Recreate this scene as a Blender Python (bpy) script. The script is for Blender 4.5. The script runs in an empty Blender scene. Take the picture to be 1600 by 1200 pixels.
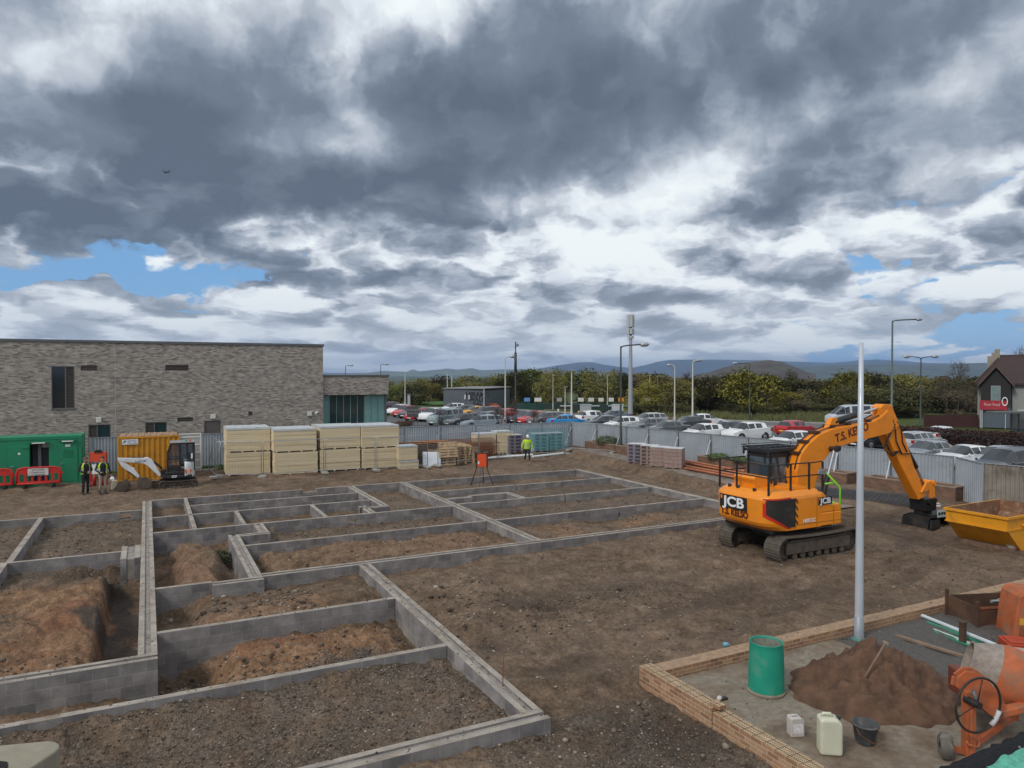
import bpy, math, random
import numpy as np
from mathutils import Vector, Matrix, noise as mnoise
random.seed(7)
rng = np.random.default_rng(7)
R = math.radians
scene = bpy.context.scene
COL = scene.collection

# ------------------------------------------------------------------ camera
FPX = 1120.0          # focal length in pixels of a 1600 px wide frame
CAMZ = 5.9
YAW = R(27)
PITCH = math.atan(18 / FPX)
cam_data = bpy.data.cameras.new('camera')
cam_data.sensor_width = 36.0
cam_data.lens = FPX * 36.0 / 1600.0
cam_data.clip_start = 0.1
cam_data.clip_end = 60000
cam = bpy.data.objects.new('camera', cam_data)
cam.location = (0, 0, CAMZ)
cam.rotation_euler = (R(90) - PITCH, 0, -YAW)
COL.objects.link(cam)
scene.camera = cam

# ------------------------------------------------------------------ sun and exposure
SUN_AZ, SUN_EL = R(250), R(42)     # compass style: direction the light comes from, measured from +Y towards +X
sd = bpy.data.lights.new('sun', 'SUN')
sd.energy = 1.9
sd.angle = R(14)
sd.color = (1.0, 0.95, 0.88)
sun = bpy.data.objects.new('sun', sd)
_d = Vector((math.sin(SUN_AZ) * math.cos(SUN_EL), math.cos(SUN_AZ) * math.cos(SUN_EL), math.sin(SUN_EL)))
sun.rotation_euler = _d.to_track_quat('Z', 'Y').to_euler()
sun.location = (0, 0, 60)
COL.objects.link(sun)
vs = scene.view_settings
vs.view_transform = 'Standard'; vs.look = 'None'; vs.gamma = 1.0; vs.exposure = 0.0
vs.use_curve_mapping = False

# ------------------------------------------------------------------ node helpers
class NT:
    def __init__(self, tree):
        self.t = tree; self.n = tree.nodes; self.l = tree.links
    def new(self, kind, **kw):
        nd = self.n.new(kind)
        for k, v in kw.items():
            setattr(nd, k, v)
        return nd
    def put(self, sock, v):
        if v is None: return
        if isinstance(v, bpy.types.NodeSocket): self.l.new(v, sock)
        else:
            if sock.type == 'RGBA' and len(v) == 3: v = (*v, 1)
            sock.default_value = v
    def math(self, op, a, b=None, c=None, clamp=False):
        nd = self.new('ShaderNodeMath', operation=op, use_clamp=clamp)
        self.put(nd.inputs[0], a); self.put(nd.inputs[1], b); self.put(nd.inputs[2], c)
        return nd.outputs[0]
    def vmath(self, op, a, b=None, scale=None):
        nd = self.new('ShaderNodeVectorMath', operation=op)
        self.put(nd.inputs[0], a)
        if b is not None: self.put(nd.inputs[1], b)
        if scale is not None: self.put(nd.inputs[3], scale)
        return nd.outputs['Value'] if op in ('LENGTH', 'DOT_PRODUCT', 'DISTANCE') else nd.outputs[0]
    def noise(self, vec, scale, detail=4, rough=.55, dist=0, lac=2.0, out=0, dims='3D', w=None):
        nd = self.new('ShaderNodeTexNoise', noise_dimensions=dims)
        if vec is not None: self.l.new(vec, nd.inputs['Vector'])
        nd.inputs['Scale'].default_value = scale; nd.inputs['Detail'].default_value = detail
        nd.inputs['Roughness'].default_value = rough; nd.inputs['Distortion'].default_value = dist
        nd.inputs['Lacunarity'].default_value = lac
        return nd.outputs[out]
    def voronoi(self, vec, scale, feature='F1', out='Distance', rand=1.0):
        nd = self.new('ShaderNodeTexVoronoi', feature=feature)
        if vec is not None: self.l.new(vec, nd.inputs['Vector'])
        nd.inputs['Scale'].default_value = scale
        nd.inputs['Randomness'].default_value = rand
        return nd.outputs[out]
    def ramp(self, fac, stops, interp='LINEAR'):
        nd = self.new('ShaderNodeValToRGB')
        cr = nd.color_ramp; cr.interpolation = interp
        while len(cr.elements) > 1: cr.elements.remove(cr.elements[-1])
        for i, (p, c) in enumerate(stops):
            e = cr.elements[0] if i == 0 else cr.elements.new(p)
            e.position = p
            if not hasattr(c, '__len__'): c = (c, c, c)
            e.color = (*c, 1) if len(c) == 3 else c
        self.put(nd.inputs[0], fac)
        return nd.outputs[0]
    def mapr(self, v, a, b, c=0.0, d=1.0, smooth=False):
        nd = self.new('ShaderNodeMapRange', interpolation_type='SMOOTHSTEP' if smooth else 'LINEAR')
        self.put(nd.inputs[0], v)
        for i, x in enumerate((a, b, c, d)): nd.inputs[i + 1].default_value = x
        return nd.outputs[0]
    def mix(self, fac, a, b, mode='MIX'):
        nd = self.new('ShaderNodeMix', data_type='RGBA', blend_type=mode)
        self.put(nd.inputs[0], fac); self.put(nd.inputs[6], a); self.put(nd.inputs[7], b)
        return nd.outputs[2]
    def sep(self, v):
        nd = self.new('ShaderNodeSeparateXYZ'); self.l.new(v, nd.inputs[0]); return nd.outputs
    def comb(self, x, y, z):
        nd = self.new('ShaderNodeCombineXYZ')
        for i, v in enumerate((x, y, z)): self.put(nd.inputs[i], v)
        return nd.outputs[0]

# ------------------------------------------------------------------ sky: Nishita blue under a broken cloud layer
def make_world():
    w = bpy.data.worlds.new('World'); scene.world = w; w.use_nodes = True
    t = NT(w.node_tree); t.n.clear()
    sky = t.new('ShaderNodeTexSky', sky_type='NISHITA')
    sky.sun_disc = False; sky.sun_elevation = SUN_EL; sky.sun_rotation = SUN_AZ
    sky.altitude = 100; sky.air_density = 1.0; sky.dust_density = 0.8; sky.ozone_density = 2.0
    co = t.new('ShaderNodeTexCoord').outputs['Generated']
    x, y, z = t.sep(co)
    # heading of the view (27 degrees east of the site axis): the cloud banks are described by bearing and elevation
    ca, sa = math.cos(YAW), math.sin(YAW)
    rx = t.math('SUBTRACT', t.math('MULTIPLY', x, ca), t.math('MULTIPLY', y, sa))
    ry = t.math('ADD', t.math('MULTIPLY', x, sa), t.math('MULTIPLY', y, ca))
    az = t.math('ARCTAN2', rx, ry)
    el = t.math('ARCSINE', z)
    ae = t.comb(az, el, 0.0)
    warp = t.noise(ae, 4.5, 5, .6, out=1, dims='2D')
    warp = t.vmath('SUBTRACT', warp, (.5, .5, .5))
    aew = t.vmath('ADD', ae, t.vmath('MULTIPLY', warp, (.22, .13, 0)))
    def ang(px, py):
        xx = (px - 800) / FPX; yu = (600 - py) / FPX
        f = math.cos(PITCH) + yu * math.sin(PITCH); zz = -math.sin(PITCH) + yu * math.cos(PITCH)
        return math.atan2(xx, f), math.atan2(zz, math.hypot(xx, f))
    def blob(cx, cy, wx, wy, rot, amp, soft=0.35, acc=None):
        a0, e0 = ang(cx, cy)
        v = t.vmath('SUBTRACT', aew, (a0, e0, 0))
        if rot:
            nd = t.new('ShaderNodeVectorRotate', rotation_type='Z_AXIS'); t.l.new(v, nd.inputs[0])
            nd.inputs['Angle'].default_value = R(rot); v = nd.outputs[0]
        v = t.vmath('MULTIPLY', v, (FPX / wx, FPX / wy, 0))
        r = t.vmath('LENGTH', v)
        m = t.mapr(r, 1.0 + soft, 1.0 - soft, 0, amp, True)
        return m if acc is None else t.math('ADD', acc, m)
    # heavy banks (dark), in bearing and elevation
    dark = None
    for b in BANKS: dark = blob(*b, acc=dark)
    gap = None
    for b in GAPS: gap = blob(*b, acc=gap)
    # billowing cloud field in bearing and log elevation, so heaps keep their shape down to the horizon
    def hq(dz, kx=5.4, ky=3.1):
        e = t.math('MAXIMUM', t.math('ADD', el, dz), 0.0)
        return t.comb(t.math('MULTIPLY', az, kx), t.math('MULTIPLY', t.math('LOGARITHM', t.math('ADD', e, .10), 2.718), ky), 0)
    q0 = hq(0.0)
    qw = t.new('ShaderNodeTexNoise', noise_dimensions='2D'); t.l.new(q0, qw.inputs[0])
    qw.inputs['Scale'].default_value = 1.7; qw.inputs['Detail'].default_value = 5; qw.inputs['Roughness'].default_value = .58
    qoff = t.vmath('MULTIPLY', t.vmath('SUBTRACT', qw.outputs[1], (.5, .5, .5)), (.62, .62, 0))
    def heaps(dz):
        q = t.vmath('ADD', hq(dz) if dz else q0, qoff)
        a = t.noise(q, 1.25, 6, .5, 0, dims='2D')
        nd = t.new('ShaderNodeTexVoronoi', feature='F1', voronoi_dimensions='2D'); t.l.new(q, nd.inputs['Vector'])
        nd.inputs['Scale'].default_value = 1.9; nd.inputs['Detail'].default_value = 2.5; nd.inputs['Roughness'].default_value = .5
        v = nd.outputs['Distance']
        return a, t.math('SUBTRACT', a, t.math('MULTIPLY', t.math('MULTIPLY', v, v), .34))
    n, h1 = heaps(0.0)
    _, h2 = heaps(.020)
    hl = t.math('SUBTRACT', h1, h2)
    low = t.mapr(el, .12, .36, 1.0, 0.10, True)
    big = t.noise(q0, .55, 3, .5, dims='2D')
    dens = t.math('ADD', t.math('MULTIPLY', t.math('SUBTRACT', h1, -.10), 1.0), t.math('MULTIPLY', t.math('SUBTRACT', big, .5), .5))
    cover = t.math('SUBTRACT', dens, t.math('MULTIPLY', gap, .55))
    cover = t.math('ADD', cover, t.math('MULTIPLY', t.math('MAXIMUM', dark, 0.0), .5))
    cov = t.mapr(cover, -.20, .02, 0, 1, True)
    # brightness: thin cloud white, deep cloud grey
    soft = t.noise(t.vmath('ADD', q0, qoff), .9, 5, .52, dims='2D')
    depth = t.math('ADD', t.math('MULTIPLY', t.math('SUBTRACT', dens, .44), .8), dark)
    depth = t.math('ADD', depth, t.math('MULTIPLY', t.math('SUBTRACT', soft, .5), 1.5))
    depth = t.math('SUBTRACT', depth, t.math('MULTIPLY', t.math('MULTIPLY', hl, low), 2.2))
    col = t.ramp(t.mapr(depth, -.5, 1.25), CLOUDRAMP, 'LINEAR')
    # distance whitens and evens the cloud near the horizon
    veil = t.mapr(el, 0.0, .16, .5, 0.0, True)
    col = t.mix(veil, col, (.60, .66, .735))
    skyc = t.mix(1.0, sky.outputs[0], (.100, .1, .1), 'MULTIPLY')
    skyc = t.mix(.7, skyc, (.17, .42, .80))
    final = t.mix(cov, skyc, col)
    bg = t.new('ShaderNodeBackground'); bg.inputs[1].default_value = 1.0
    # colours above are final radiance; the Background runs at the usual 0.1
    up = t.mix(1.0, final, (10, 10, 10), 'MULTIPLY'); bg.inputs[1].default_value = 0.1
    t.l.new(up, bg.inputs[0])
    out = t.new('ShaderNodeOutputWorld'); t.l.new(bg.outputs[0], out.inputs[0])
    w.cycles.sampling_method = 'MANUAL'; w.cycles.sample_map_resolution = 512

KZ = .22
# (px, py, half width, half height, turn, amount) of each bank, kept as bearing/elevation
BANKS = [
 (60, 225, 330, 90, 3, .50), (360, 245, 400, 115, -10, .50), (650, 345, 300, 85, -14, .55), (560, 190, 330, 130, -4, .16), (300, 330, 260, 60, -8, .25), (330, 110, 200, 80, 0, .12),
 (1060, 60, 480, 145, -8, .72), (1340, 185, 440, 105, -8, .55), (1370, 270, 260, 66, -10, .42), (1000, 120, 280, 80, -10, .25), (1540, 130, 180, 120, 0, -.2), (30, 10, 190, 60, 0, .34), (260, 40, 230, 60, 0, .22), (1450, 20, 220, 80, 0, .2),
 (105, 465, 120, 26, 0, .35), (0, 375, 130, 46, 0, .3), (1560, 375, 120, 60, 0, .2), (1080, 475, 260, 26, 0, .2), (700, 470, 320, 40, 0, .15), (1210, 375, 140, 34, 0, .2), (300, 520, 300, 40, 0, .1),
 (1000, 275, 200, 95, -24, -.55), (90, 85, 110, 40, -20, -.3), (1040, 340, 260, 60, 0, -.2), (440, 390, 150, 36, -12, -.3), (650, 30, 170, 60, -30, -.3), (560, 230, 120, 50, -10, -.12)]
GAPS = [(85, 414, 200, 42, -8, 1.45), (330, 432, 150, 24, -10, .9), (1390, 428, 85, 24, 20, 1.1), (1500, 530, 180, 32, -8, 1.0), (30, 505, 80, 14, 0, .7), (1560, 470, 90, 22, -20, .5)]
CLOUDRAMP = [(0, (.93, .985, 1.0)), (.20, (.78, .84, .90)), (.34, (.56, .605, .675)), (.52, (.33, .385, .465)), (.72, (.185, .23, .295)), (1, (.12, .152, .205))]
make_world()
# ------------------------------------------------------------------ mesh builder
def axes(d):
    d = Vector(d).normalized()
    a = Vector((0, 0, 1)) if abs(d.z) < .95 else Vector((1, 0, 0))
    x = d.cross(a).normalized(); y = d.cross(x).normalized()
    return x, y

class MB:
    """collects shapes; build() links them as ONE mesh object"""
    def __init__(self):
        self.v = []; self.f = []; self.m = []; self.s = []; self.uv = {}
    def add(self, vs, fs, mi=0, smooth=False, uvs=None):
        o = len(self.v)
        self.v += [tuple(p) for p in vs]
        for i, f in enumerate(fs):
            if uvs is not None: self.uv[len(self.f)] = uvs[i]
            self.f.append(tuple(o + k for k in f)); self.m.append(mi); self.s.append(smooth)
        return self
    def box(self, x0, x1, y0, y1, z0, z1, mi=0, T=None):
        vs = [(x, y, z) for z in (z0, z1) for y in (y0, y1) for x in (x0, x1)]
        if T is not None: vs = [T @ Vector(p) for p in vs]
        fs = [(0, 2, 3, 1), (4, 5, 7, 6), (0, 1, 5, 4), (2, 6, 7, 3), (0, 4, 6, 2), (1, 3, 7, 5)]
        return self.add(vs, fs, mi)
    def cbox(self, c, s, mi=0, rz=0, T=None):
        t = Matrix.Translation(Vector(c)) @ Matrix.Rotation(rz, 4, 'Z')
        if T is not None: t = t @ T
        return self.box(-s[0] / 2, s[0] / 2, -s[1] / 2, s[1] / 2, -s[2] / 2, s[2] / 2, mi, t)
    def bar(self, p0, p1, w, h=None, mi=0):
        """square bar from p0 to p1"""
        p0 = Vector(p0); p1 = Vector(p1); h = h or w
        x, y = axes(p1 - p0)
        vs = []
        for p in (p0, p1):
            for sx, sy in ((-1, -1), (1, -1), (1, 1), (-1, 1)):
                vs.append(p + x * (sx * w / 2) + y * (sy * h / 2))
        return self.add(vs, [(3, 2, 1, 0), (4, 5, 6, 7), (0, 1, 5, 4), (1, 2, 6, 5), (2, 3, 7, 6), (3, 0, 4, 7)], mi)
    def cyl(self, p0, p1, r0, r1=None, n=12, mi=0, caps=True, smooth=True):
        p0 = Vector(p0); p1 = Vector(p1); r1 = r0 if r1 is None else r1
        x, y = axes(p1 - p0); vs = []
        for p, r in ((p0, r0), (p1, r1)):
            for k in range(n):
                a = 2 * math.pi * k / n
                vs.append(p + x * (math.cos(a) * r) + y * (math.sin(a) * r))
        fs = [(k, n + k, n + (k + 1) % n, (k + 1) % n) for k in range(n)]
        self.add(vs, fs, mi, smooth)
        if caps:
            self.add(vs[:n], [tuple(range(n))], mi); self.add(vs[n:], [tuple(reversed(range(n)))], mi)
        return self
    def tube(self, pts, r, n=8, mi=0, closed=False, smooth=True):
        pts = [Vector(p) for p in pts]; N = len(pts); vs = []
        rr = r if hasattr(r, '__len__') else [r] * N
        prev = None
        for i, p in enumerate(pts):
            if closed: d = pts[(i + 1) % N] - pts[i - 1]
            else: d = pts[min(i + 1, N - 1)] - pts[max(i - 1, 0)]
            d.normalize()
            if prev is None: x, y = axes(d)
            else:
                x = (prev - d * prev.dot(d)).normalized(); y = d.cross(x)
            prev = x
            for k in range(n):
                a = 2 * math.pi * k / n
                vs.append(p + x * (math.cos(a) * rr[i]) + y * (math.sin(a) * rr[i]))
        fs = []
        for i in range(N if closed else N - 1):
            j = (i + 1) % N
            for k in range(n):
                fs.append((i * n + k, i * n + (k + 1) % n, j * n + (k + 1) % n, j * n + k))
        if not closed:
            fs.append(tuple(reversed(range(n)))); fs.append(tuple((N - 1) * n + k for k in range(n)))
        return self.add(vs, fs, mi, smooth)
    def prism(self, poly, a0, a1, axis='y', mi=0, T=None, smooth=False):
        """2-D outline extruded along an axis: axis y -> outline in (x,z); x -> (y,z); z -> (x,y)"""
        n = len(poly); vs = []
        for a in (a0, a1):
            for (p, q) in poly:
                vs.append({'y': (p, a, q), 'x': (a, p, q), 'z': (p, q, a)}[axis])
        if T is not None: vs = [T @ Vector(p) for p in vs]
        area = sum(poly[i][0] * poly[(i + 1) % n][1] - poly[(i + 1) % n][0] * poly[i][1] for i in range(n))
        fs = [tuple(range(n)), tuple(reversed(range(n, 2 * n)))] + [(i, n + i, n + (i + 1) % n, (i + 1) % n) for i in range(n)]
        flip = (area > 0) != (axis == 'y')
        if a1 < a0: flip = not flip
        if flip: fs = [tuple(reversed(f)) for f in fs]
        return self.add(vs, fs, mi, smooth)
    def lathe(self, prof, c=(0, 0, 0), axis=(0, 0, 1), n=24, mi=0, smooth=True):
        c = Vector(c); ax = Vector(axis).normalized(); x, y = axes(ax); vs = []
        for (r, h) in prof:
            for k in range(n):
                a = 2 * math.pi * k / n
                vs.append(c + ax * h + x * (r * math.cos(a)) + y * (r * math.sin(a)))
        fs = []
        for i in range(len(prof) - 1):
            for k in range(n):
                fs.append((i * n + k, (i + 1) * n + k, (i + 1) * n + (k + 1) % n, i * n + (k + 1) % n))
        return self.add(vs, fs, mi, smooth)
    def loft(self, rings, mi=0, closed=True, caps=True, smooth=True):
        n = len(rings[0]); vs = [p for r in rings for p in r]; fs = []
        for i in range(len(rings) - 1):
            for k in range(n if closed else n - 1):
                fs.append((i * n + k, i * n + (k + 1) % n, (i + 1) * n + (k + 1) % n, (i + 1) * n + k))
        self.add(vs, fs, mi, smooth)
        if caps:
            self.add(rings[0], [tuple(reversed(range(n)))], mi); self.add(rings[-1], [tuple(range(n))], mi)
        return self
    def quad(self, a, b, c, d, mi=0):
        return self.add([a, b, c, d], [(0, 1, 2, 3)], mi, False, [[(0, 0), (1, 0), (1, 1), (0, 1)]])
    def xform(self, T):
        self.v = [tuple(T @ Vector(p)) for p in self.v]; return self
    def mesh(self, name, mats, boxuv=False, fixn=False):
        me = bpy.data.meshes.new(name)
        me.from_pydata(self.v, [], self.f)
        for m in (mats if isinstance(mats, (list, tuple)) else [mats]): me.materials.append(m)
        me.polygons.foreach_set('material_index', self.m)
        me.polygons.foreach_set('use_smooth', self.s)
        if boxuv or self.uv:
            ul = me.uv_layers.new(name='uv')
            for p in me.polygons:
                if p.index in self.uv and not boxuv:
                    for li, uvc in zip(p.loop_indices, self.uv[p.index]): ul.data[li].uv = uvc
                else:
                    nx, ny, nz = (abs(c) for c in p.normal)
                    for li in p.loop_indices:
                        co = me.vertices[me.loops[li].vertex_index].co
                        if nz > .7: ul.data[li].uv = (co.x, co.y)
                        elif nx > ny: ul.data[li].uv = (co.y, co.z)
                        else: ul.data[li].uv = (co.x, co.z)
        me.update()
        return me
    def build(self, name, mats, parent=None, loc=None, bevel=0, boxuv=False, seg=2):
        me = self.mesh(name, mats, boxuv)
        o = bpy.data.objects.new(name, me); COL.objects.link(o)
        if parent is not None: o.parent = parent
        if loc is not None: o.location = loc
        if bevel:
            b = o.modifiers.new('bevel', 'BEVEL'); b.width = bevel; b.segments = seg
            b.limit_method = 'ANGLE'; b.angle_limit = R(35); b.harden_normals = False
        return o

def empty(name, label, cat, loc=(0, 0, 0), rz=0, group=None):
    o = bpy.data.objects.new(name, None); COL.objects.link(o)
    o.empty_display_size = .2
    o.location = loc; o.rotation_euler = (0, 0, rz)
    return tag(o, label, cat, group)
def tag(o, label, cat, group=None):
    o['label'] = label; o['category'] = cat
    if group: o['group'] = group
    return o
def struct(o): o['kind'] = 'structure'; return o
def stuff(o): o['kind'] = 'stuff'; return o
def children_of(o): return [c for c in COL.objects if c.parent == o]
def copy_tree(o, parent=None, tree=None):
    c = o.copy(); COL.objects.link(c)
    if parent is not None: c.parent = parent
    for ch in children_of(o): copy_tree(ch, c)
    return c
def clone(o, label, loc, rz=None, color=None, scale=None):
    c = copy_tree(o); c['label'] = label; c.location = loc
    if rz is not None: c.rotation_euler = (0, 0, rz)
    if scale is not None: c.scale = (scale,) * 3 if not hasattr(scale, '__len__') else scale
    if color is not None: recolor(c, color)
    return c
def recolor(o, color):
    o.color = (*color, 1)
    for ch in children_of(o): recolor(ch, color)

# ------------------------------------------------------------------ materials
MATS = {}
def mat(name, col=(.5, .5, .5), rough=.7, metal=0.0, var=.15, vscale=3.0, bump=0.0, bscale=20.0, spec=.5, dirt=None, dirt_amt=.5, dscale=2.0,
        trans=0.0, alpha=1.0, objcol=False, coat=0.0, emit=None):
    if name in MATS: return MATS[name]
    m = bpy.data.materials.new(name); m.use_nodes = True; MATS[name] = m
    t = NT(m.node_tree); b = t.n['Principled BSDF']
    co = t.new('ShaderNodeTexCoord').outputs['Object']
    base = t.new('ShaderNodeObjectInfo').outputs['Color'] if objcol else (*col, 1)
    c = base
    if var:
        n = t.noise(co, vscale, 6, .6)
        k = t.mapr(n, .3, .7, 1 - var, 1 + var)
        c = t.mix(1.0, base, t.comb(k, k, k), 'MULTIPLY')
    if dirt is not None:
        n = t.noise(co, dscale, 8, .65, .4)
        c = t.mix(t.mapr(n, .52 - .1 * dirt_amt, .68, 0, min(1, dirt_amt * 1.4), True), c, dirt)
        rr = t.mapr(n, .45, .65, rough, min(1, rough + .3)); t.put(b.inputs['Roughness'], rr)
    else: b.inputs['Roughness'].default_value = rough
    t.put(b.inputs['Base Color'], c)
    b.inputs['Metallic'].default_value = metal; b.inputs['Specular IOR Level'].default_value = spec
    b.inputs['Coat Weight'].default_value = coat
    if trans: b.inputs['Transmission Weight'].default_value = trans
    if alpha < 1: b.inputs['Alpha'].default_value = alpha
    if emit: b.inputs['Emission Color'].default_value = (*emit[0], 1); b.inputs['Emission Strength'].default_value = emit[1]
    if bump:
        bp = t.new('ShaderNodeBump'); bp.inputs['Strength'].default_value = bump; bp.inputs['Distance'].default_value = .02
        t.l.new(t.noise(co, bscale, 6, .6), bp.inputs['Height']); t.l.new(bp.outputs[0], b.inputs['Normal'])
    return m

def brick_mat(name, c1, c2, mortar, w, h, joint, streak=None, rough=.9, bump=.35, blotch=.25, dist=.01):
    """coursed masonry laid out in metres on the uv map"""
    if name in MATS: return MATS[name]
    m = bpy.data.materials.new(name); m.use_nodes = True; MATS[name] = m
    t = NT(m.node_tree); b = t.n['Principled BSDF']
    uv = t.new('ShaderNodeUVMap', uv_map='uv').outputs[0]
    br = t.new('ShaderNodeTexBrick'); t.l.new(uv, br.inputs[0])
    br.offset = .5; br.inputs['Scale'].default_value = 1.0
    br.inputs['Brick Width'].default_value = w + joint; br.inputs['Row Height'].default_value = h + joint
    br.inputs['Mortar Size'].default_value = joint / 2; br.inputs['Mortar Smooth'].default_value = .15
    br.inputs['Bias'].default_value = 0.0
    for i, c in ((1, c1), (2, c2), (3, mortar)): br.inputs[i].default_value = (*c, 1)
    col = br.outputs[0]
    if streak:      # a second colour family picked brick by brick
        br2 = t.new('ShaderNodeTexBrick'); t.l.new(t.vmath('ADD', uv, (w * 7 + joint * 7, (h + joint) * 6, 0)), br2.inputs[0])
        br2.offset = .5; br2.inputs['Scale'].default_value = 1.0
        br2.inputs['Brick Width'].default_value = w + joint; br2.inputs['Row Height'].default_value = h + joint
        br2.inputs['Mortar Size'].default_value = 0; br2.inputs['Bias'].default_value = 0
        br2.inputs[1].default_value = (0, 0, 0, 1); br2.inputs[2].default_value = (1, 1, 1, 1)
        f = t.math('MULTIPLY', t.mapr(br2.outputs[0], .62, .95, 0, 1), t.math('SUBTRACT', 1.0, br.outputs[1]))
        col = t.mix(t.math('MULTIPLY', f, .85), col, streak[0])
        f2 = t.math('MULTIPLY', t.mapr(br2.outputs[0], .22, .05, 0, 1), t.math('SUBTRACT', 1.0, br.outputs[1]))
        col = t.mix(t.math('MULTIPLY', f2, .8), col, streak[1])
    n = t.noise(uv, 2.2, 7, .65)
    k = t.mapr(n, .3, .7, 1 - blotch, 1 + blotch)
    col = t.mix(1.0, col, t.comb(k, k, k), 'MULTIPLY')
    n2 = t.noise(uv, 60, 3, .6)
    k2 = t.mapr(n2, .3, .7, .85, 1.15)
    col = t.mix(1.0, col, t.comb(k2, k2, k2), 'MULTIPLY')
    t.put(b.inputs['Base Color'], col); b.inputs['Roughness'].default_value = rough
    b.inputs['Specular IOR Level'].default_value = .25
    bp = t.new('ShaderNodeBump'); bp.inputs['Strength'].default_value = bump; bp.inputs['Distance'].default_value = dist
    hh = t.math('ADD', t.math('MULTIPLY', t.math('SUBTRACT', 1.0, br.outputs[1]), 1.0), t.math('MULTIPLY', n2, .5))
    t.l.new(hh, bp.inputs['Height']); t.l.new(bp.outputs[0], b.inputs['Normal'])
    return m

def text_obj(name, s, size, mat_, parent, loc, rot, extrude=.004, align='CENTER', sx=1.0, bold=0.0, shear=0.0, thick=None):
    cu = bpy.data.curves.new(name, 'FONT'); cu.body = s; cu.size = size; cu.extrude = extrude
    cu.align_x = align; cu.align_y = 'CENTER'; cu.offset = bold; cu.shear = shear
    cu.materials.append(mat_)
    tmp = bpy.data.objects.new('tmp', cu); COL.objects.link(tmp)
    dg = bpy.context.evaluated_depsgraph_get()
    me = bpy.data.meshes.new_from_object(tmp.evaluated_get(dg)); bpy.data.objects.remove(tmp)
    o = bpy.data.objects.new(name, me); COL.objects.link(o)
    if parent is not None: o.parent = parent
    o.location = loc; o.rotation_euler = rot; o.scale = (sx, 1, 1)
    return o

def px(x_, y_, z=0.0):
    """where the sight line through photo pixel (x, y) meets the level z"""
    a = (x_ - 800) / FPX; yu = (600 - y_) / FPX
    f = math.cos(PITCH) + yu * math.sin(PITCH); zz = -math.sin(PITCH) + yu * math.cos(PITCH)
    tt = (z - CAMZ) / zz
    r_, f_ = a * tt, f * tt
    return Vector((r_ * math.cos(YAW) + f_ * math.sin(YAW), -r_ * math.sin(YAW) + f_ * math.cos(YAW), z))
def pd(x_, d, z=0.0):
    """point at depth d (metres along the view) on the bearing of photo column x"""
    r_ = (x_ - 800) / FPX * d
    return Vector((r_ * math.cos(YAW) + d * math.sin(YAW), -r_ * math.sin(YAW) + d * math.cos(YAW), z))
# ------------------------------------------------------------------ terrain
class VN:
    """tileable value noise, smooth interpolation"""
    def __init__(self, seed):
        self.g = np.random.default_rng(seed).random((256, 256))
    def __call__(self, x, y):
        xi = np.floor(x).astype(int); yi = np.floor(y).astype(int)
        fx = x - xi; fy = y - yi
        fx = fx * fx * fx * (fx * (fx * 6 - 15) + 10); fy = fy * fy * fy * (fy * (fy * 6 - 15) + 10)
        g = self.g; a = g[xi & 255, yi & 255]; b = g[(xi + 1) & 255, yi & 255]
        c = g[xi & 255, (yi + 1) & 255]; d = g[(xi + 1) & 255, (yi + 1) & 255]
        return (a * (1 - fx) + b * fx) * (1 - fy) + (c * (1 - fx) + d * fx) * fy - .5
VNS = [VN(i + 11) for i in range(6)]
def fbm(x, y, s, o=4, g=.5, k=0):
    r = 0; a = 1
    for i in range(o):
        r = r + a * VNS[(i + k) % 6](x * s + 17.3 * i + k * 5.1, y * s + 9.1 * i); s = s * 2.03; a *= g
    return r
def sstep(x, a, b):
    t_ = np.clip((x - a) / (b - a), 0, 1); return t_ * t_ * (3 - 2 * t_)
def boxmask(X, Y, x0, x1, y0, y1, e=.12):
    return (sstep(X, x0 - e, x0 + e) * (1 - sstep(X, x1 - e, x1 + e)) *
            sstep(Y, y0 - e, y0 + e) * (1 - sstep(Y, y1 - e, y1 + e)))
FENCE = [(-40, 49.2), (5, 49.0), (15.5, 48.5), (29.2, 47.3), (29.9, 44.6), (30.4, 40.0), (31.2, 34.0), (32.0, 28.5), (32.6, 22.5), (32.8, 18.2), (31.2, 17.4), (32.6, 10.0), (34, 2)]
def fence_x(Y):
    ys = [p[1] for p in FENCE[3:]][::-1]; xs = [p[0] for p in FENCE[3:]][::-1]
    return np.interp(Y, ys, xs)
TRACKS = [(6.6, 15.2, 17.0, 16.0), (6.9, 13.2, 17.2, 14.0), (8.8, 18.9, 16.8, 15.3), (10.2, 11.7, 21.5, 14.4), (17.5, 12.4, 24.0, 14.3), (11.0, 19.2, 17.0, 17.9), (13.6, 37.2, 25.5, 38.6), (-4, 38.3, 12, 38.8), (-5, 40.2, 10.5, 39.9)]
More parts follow.
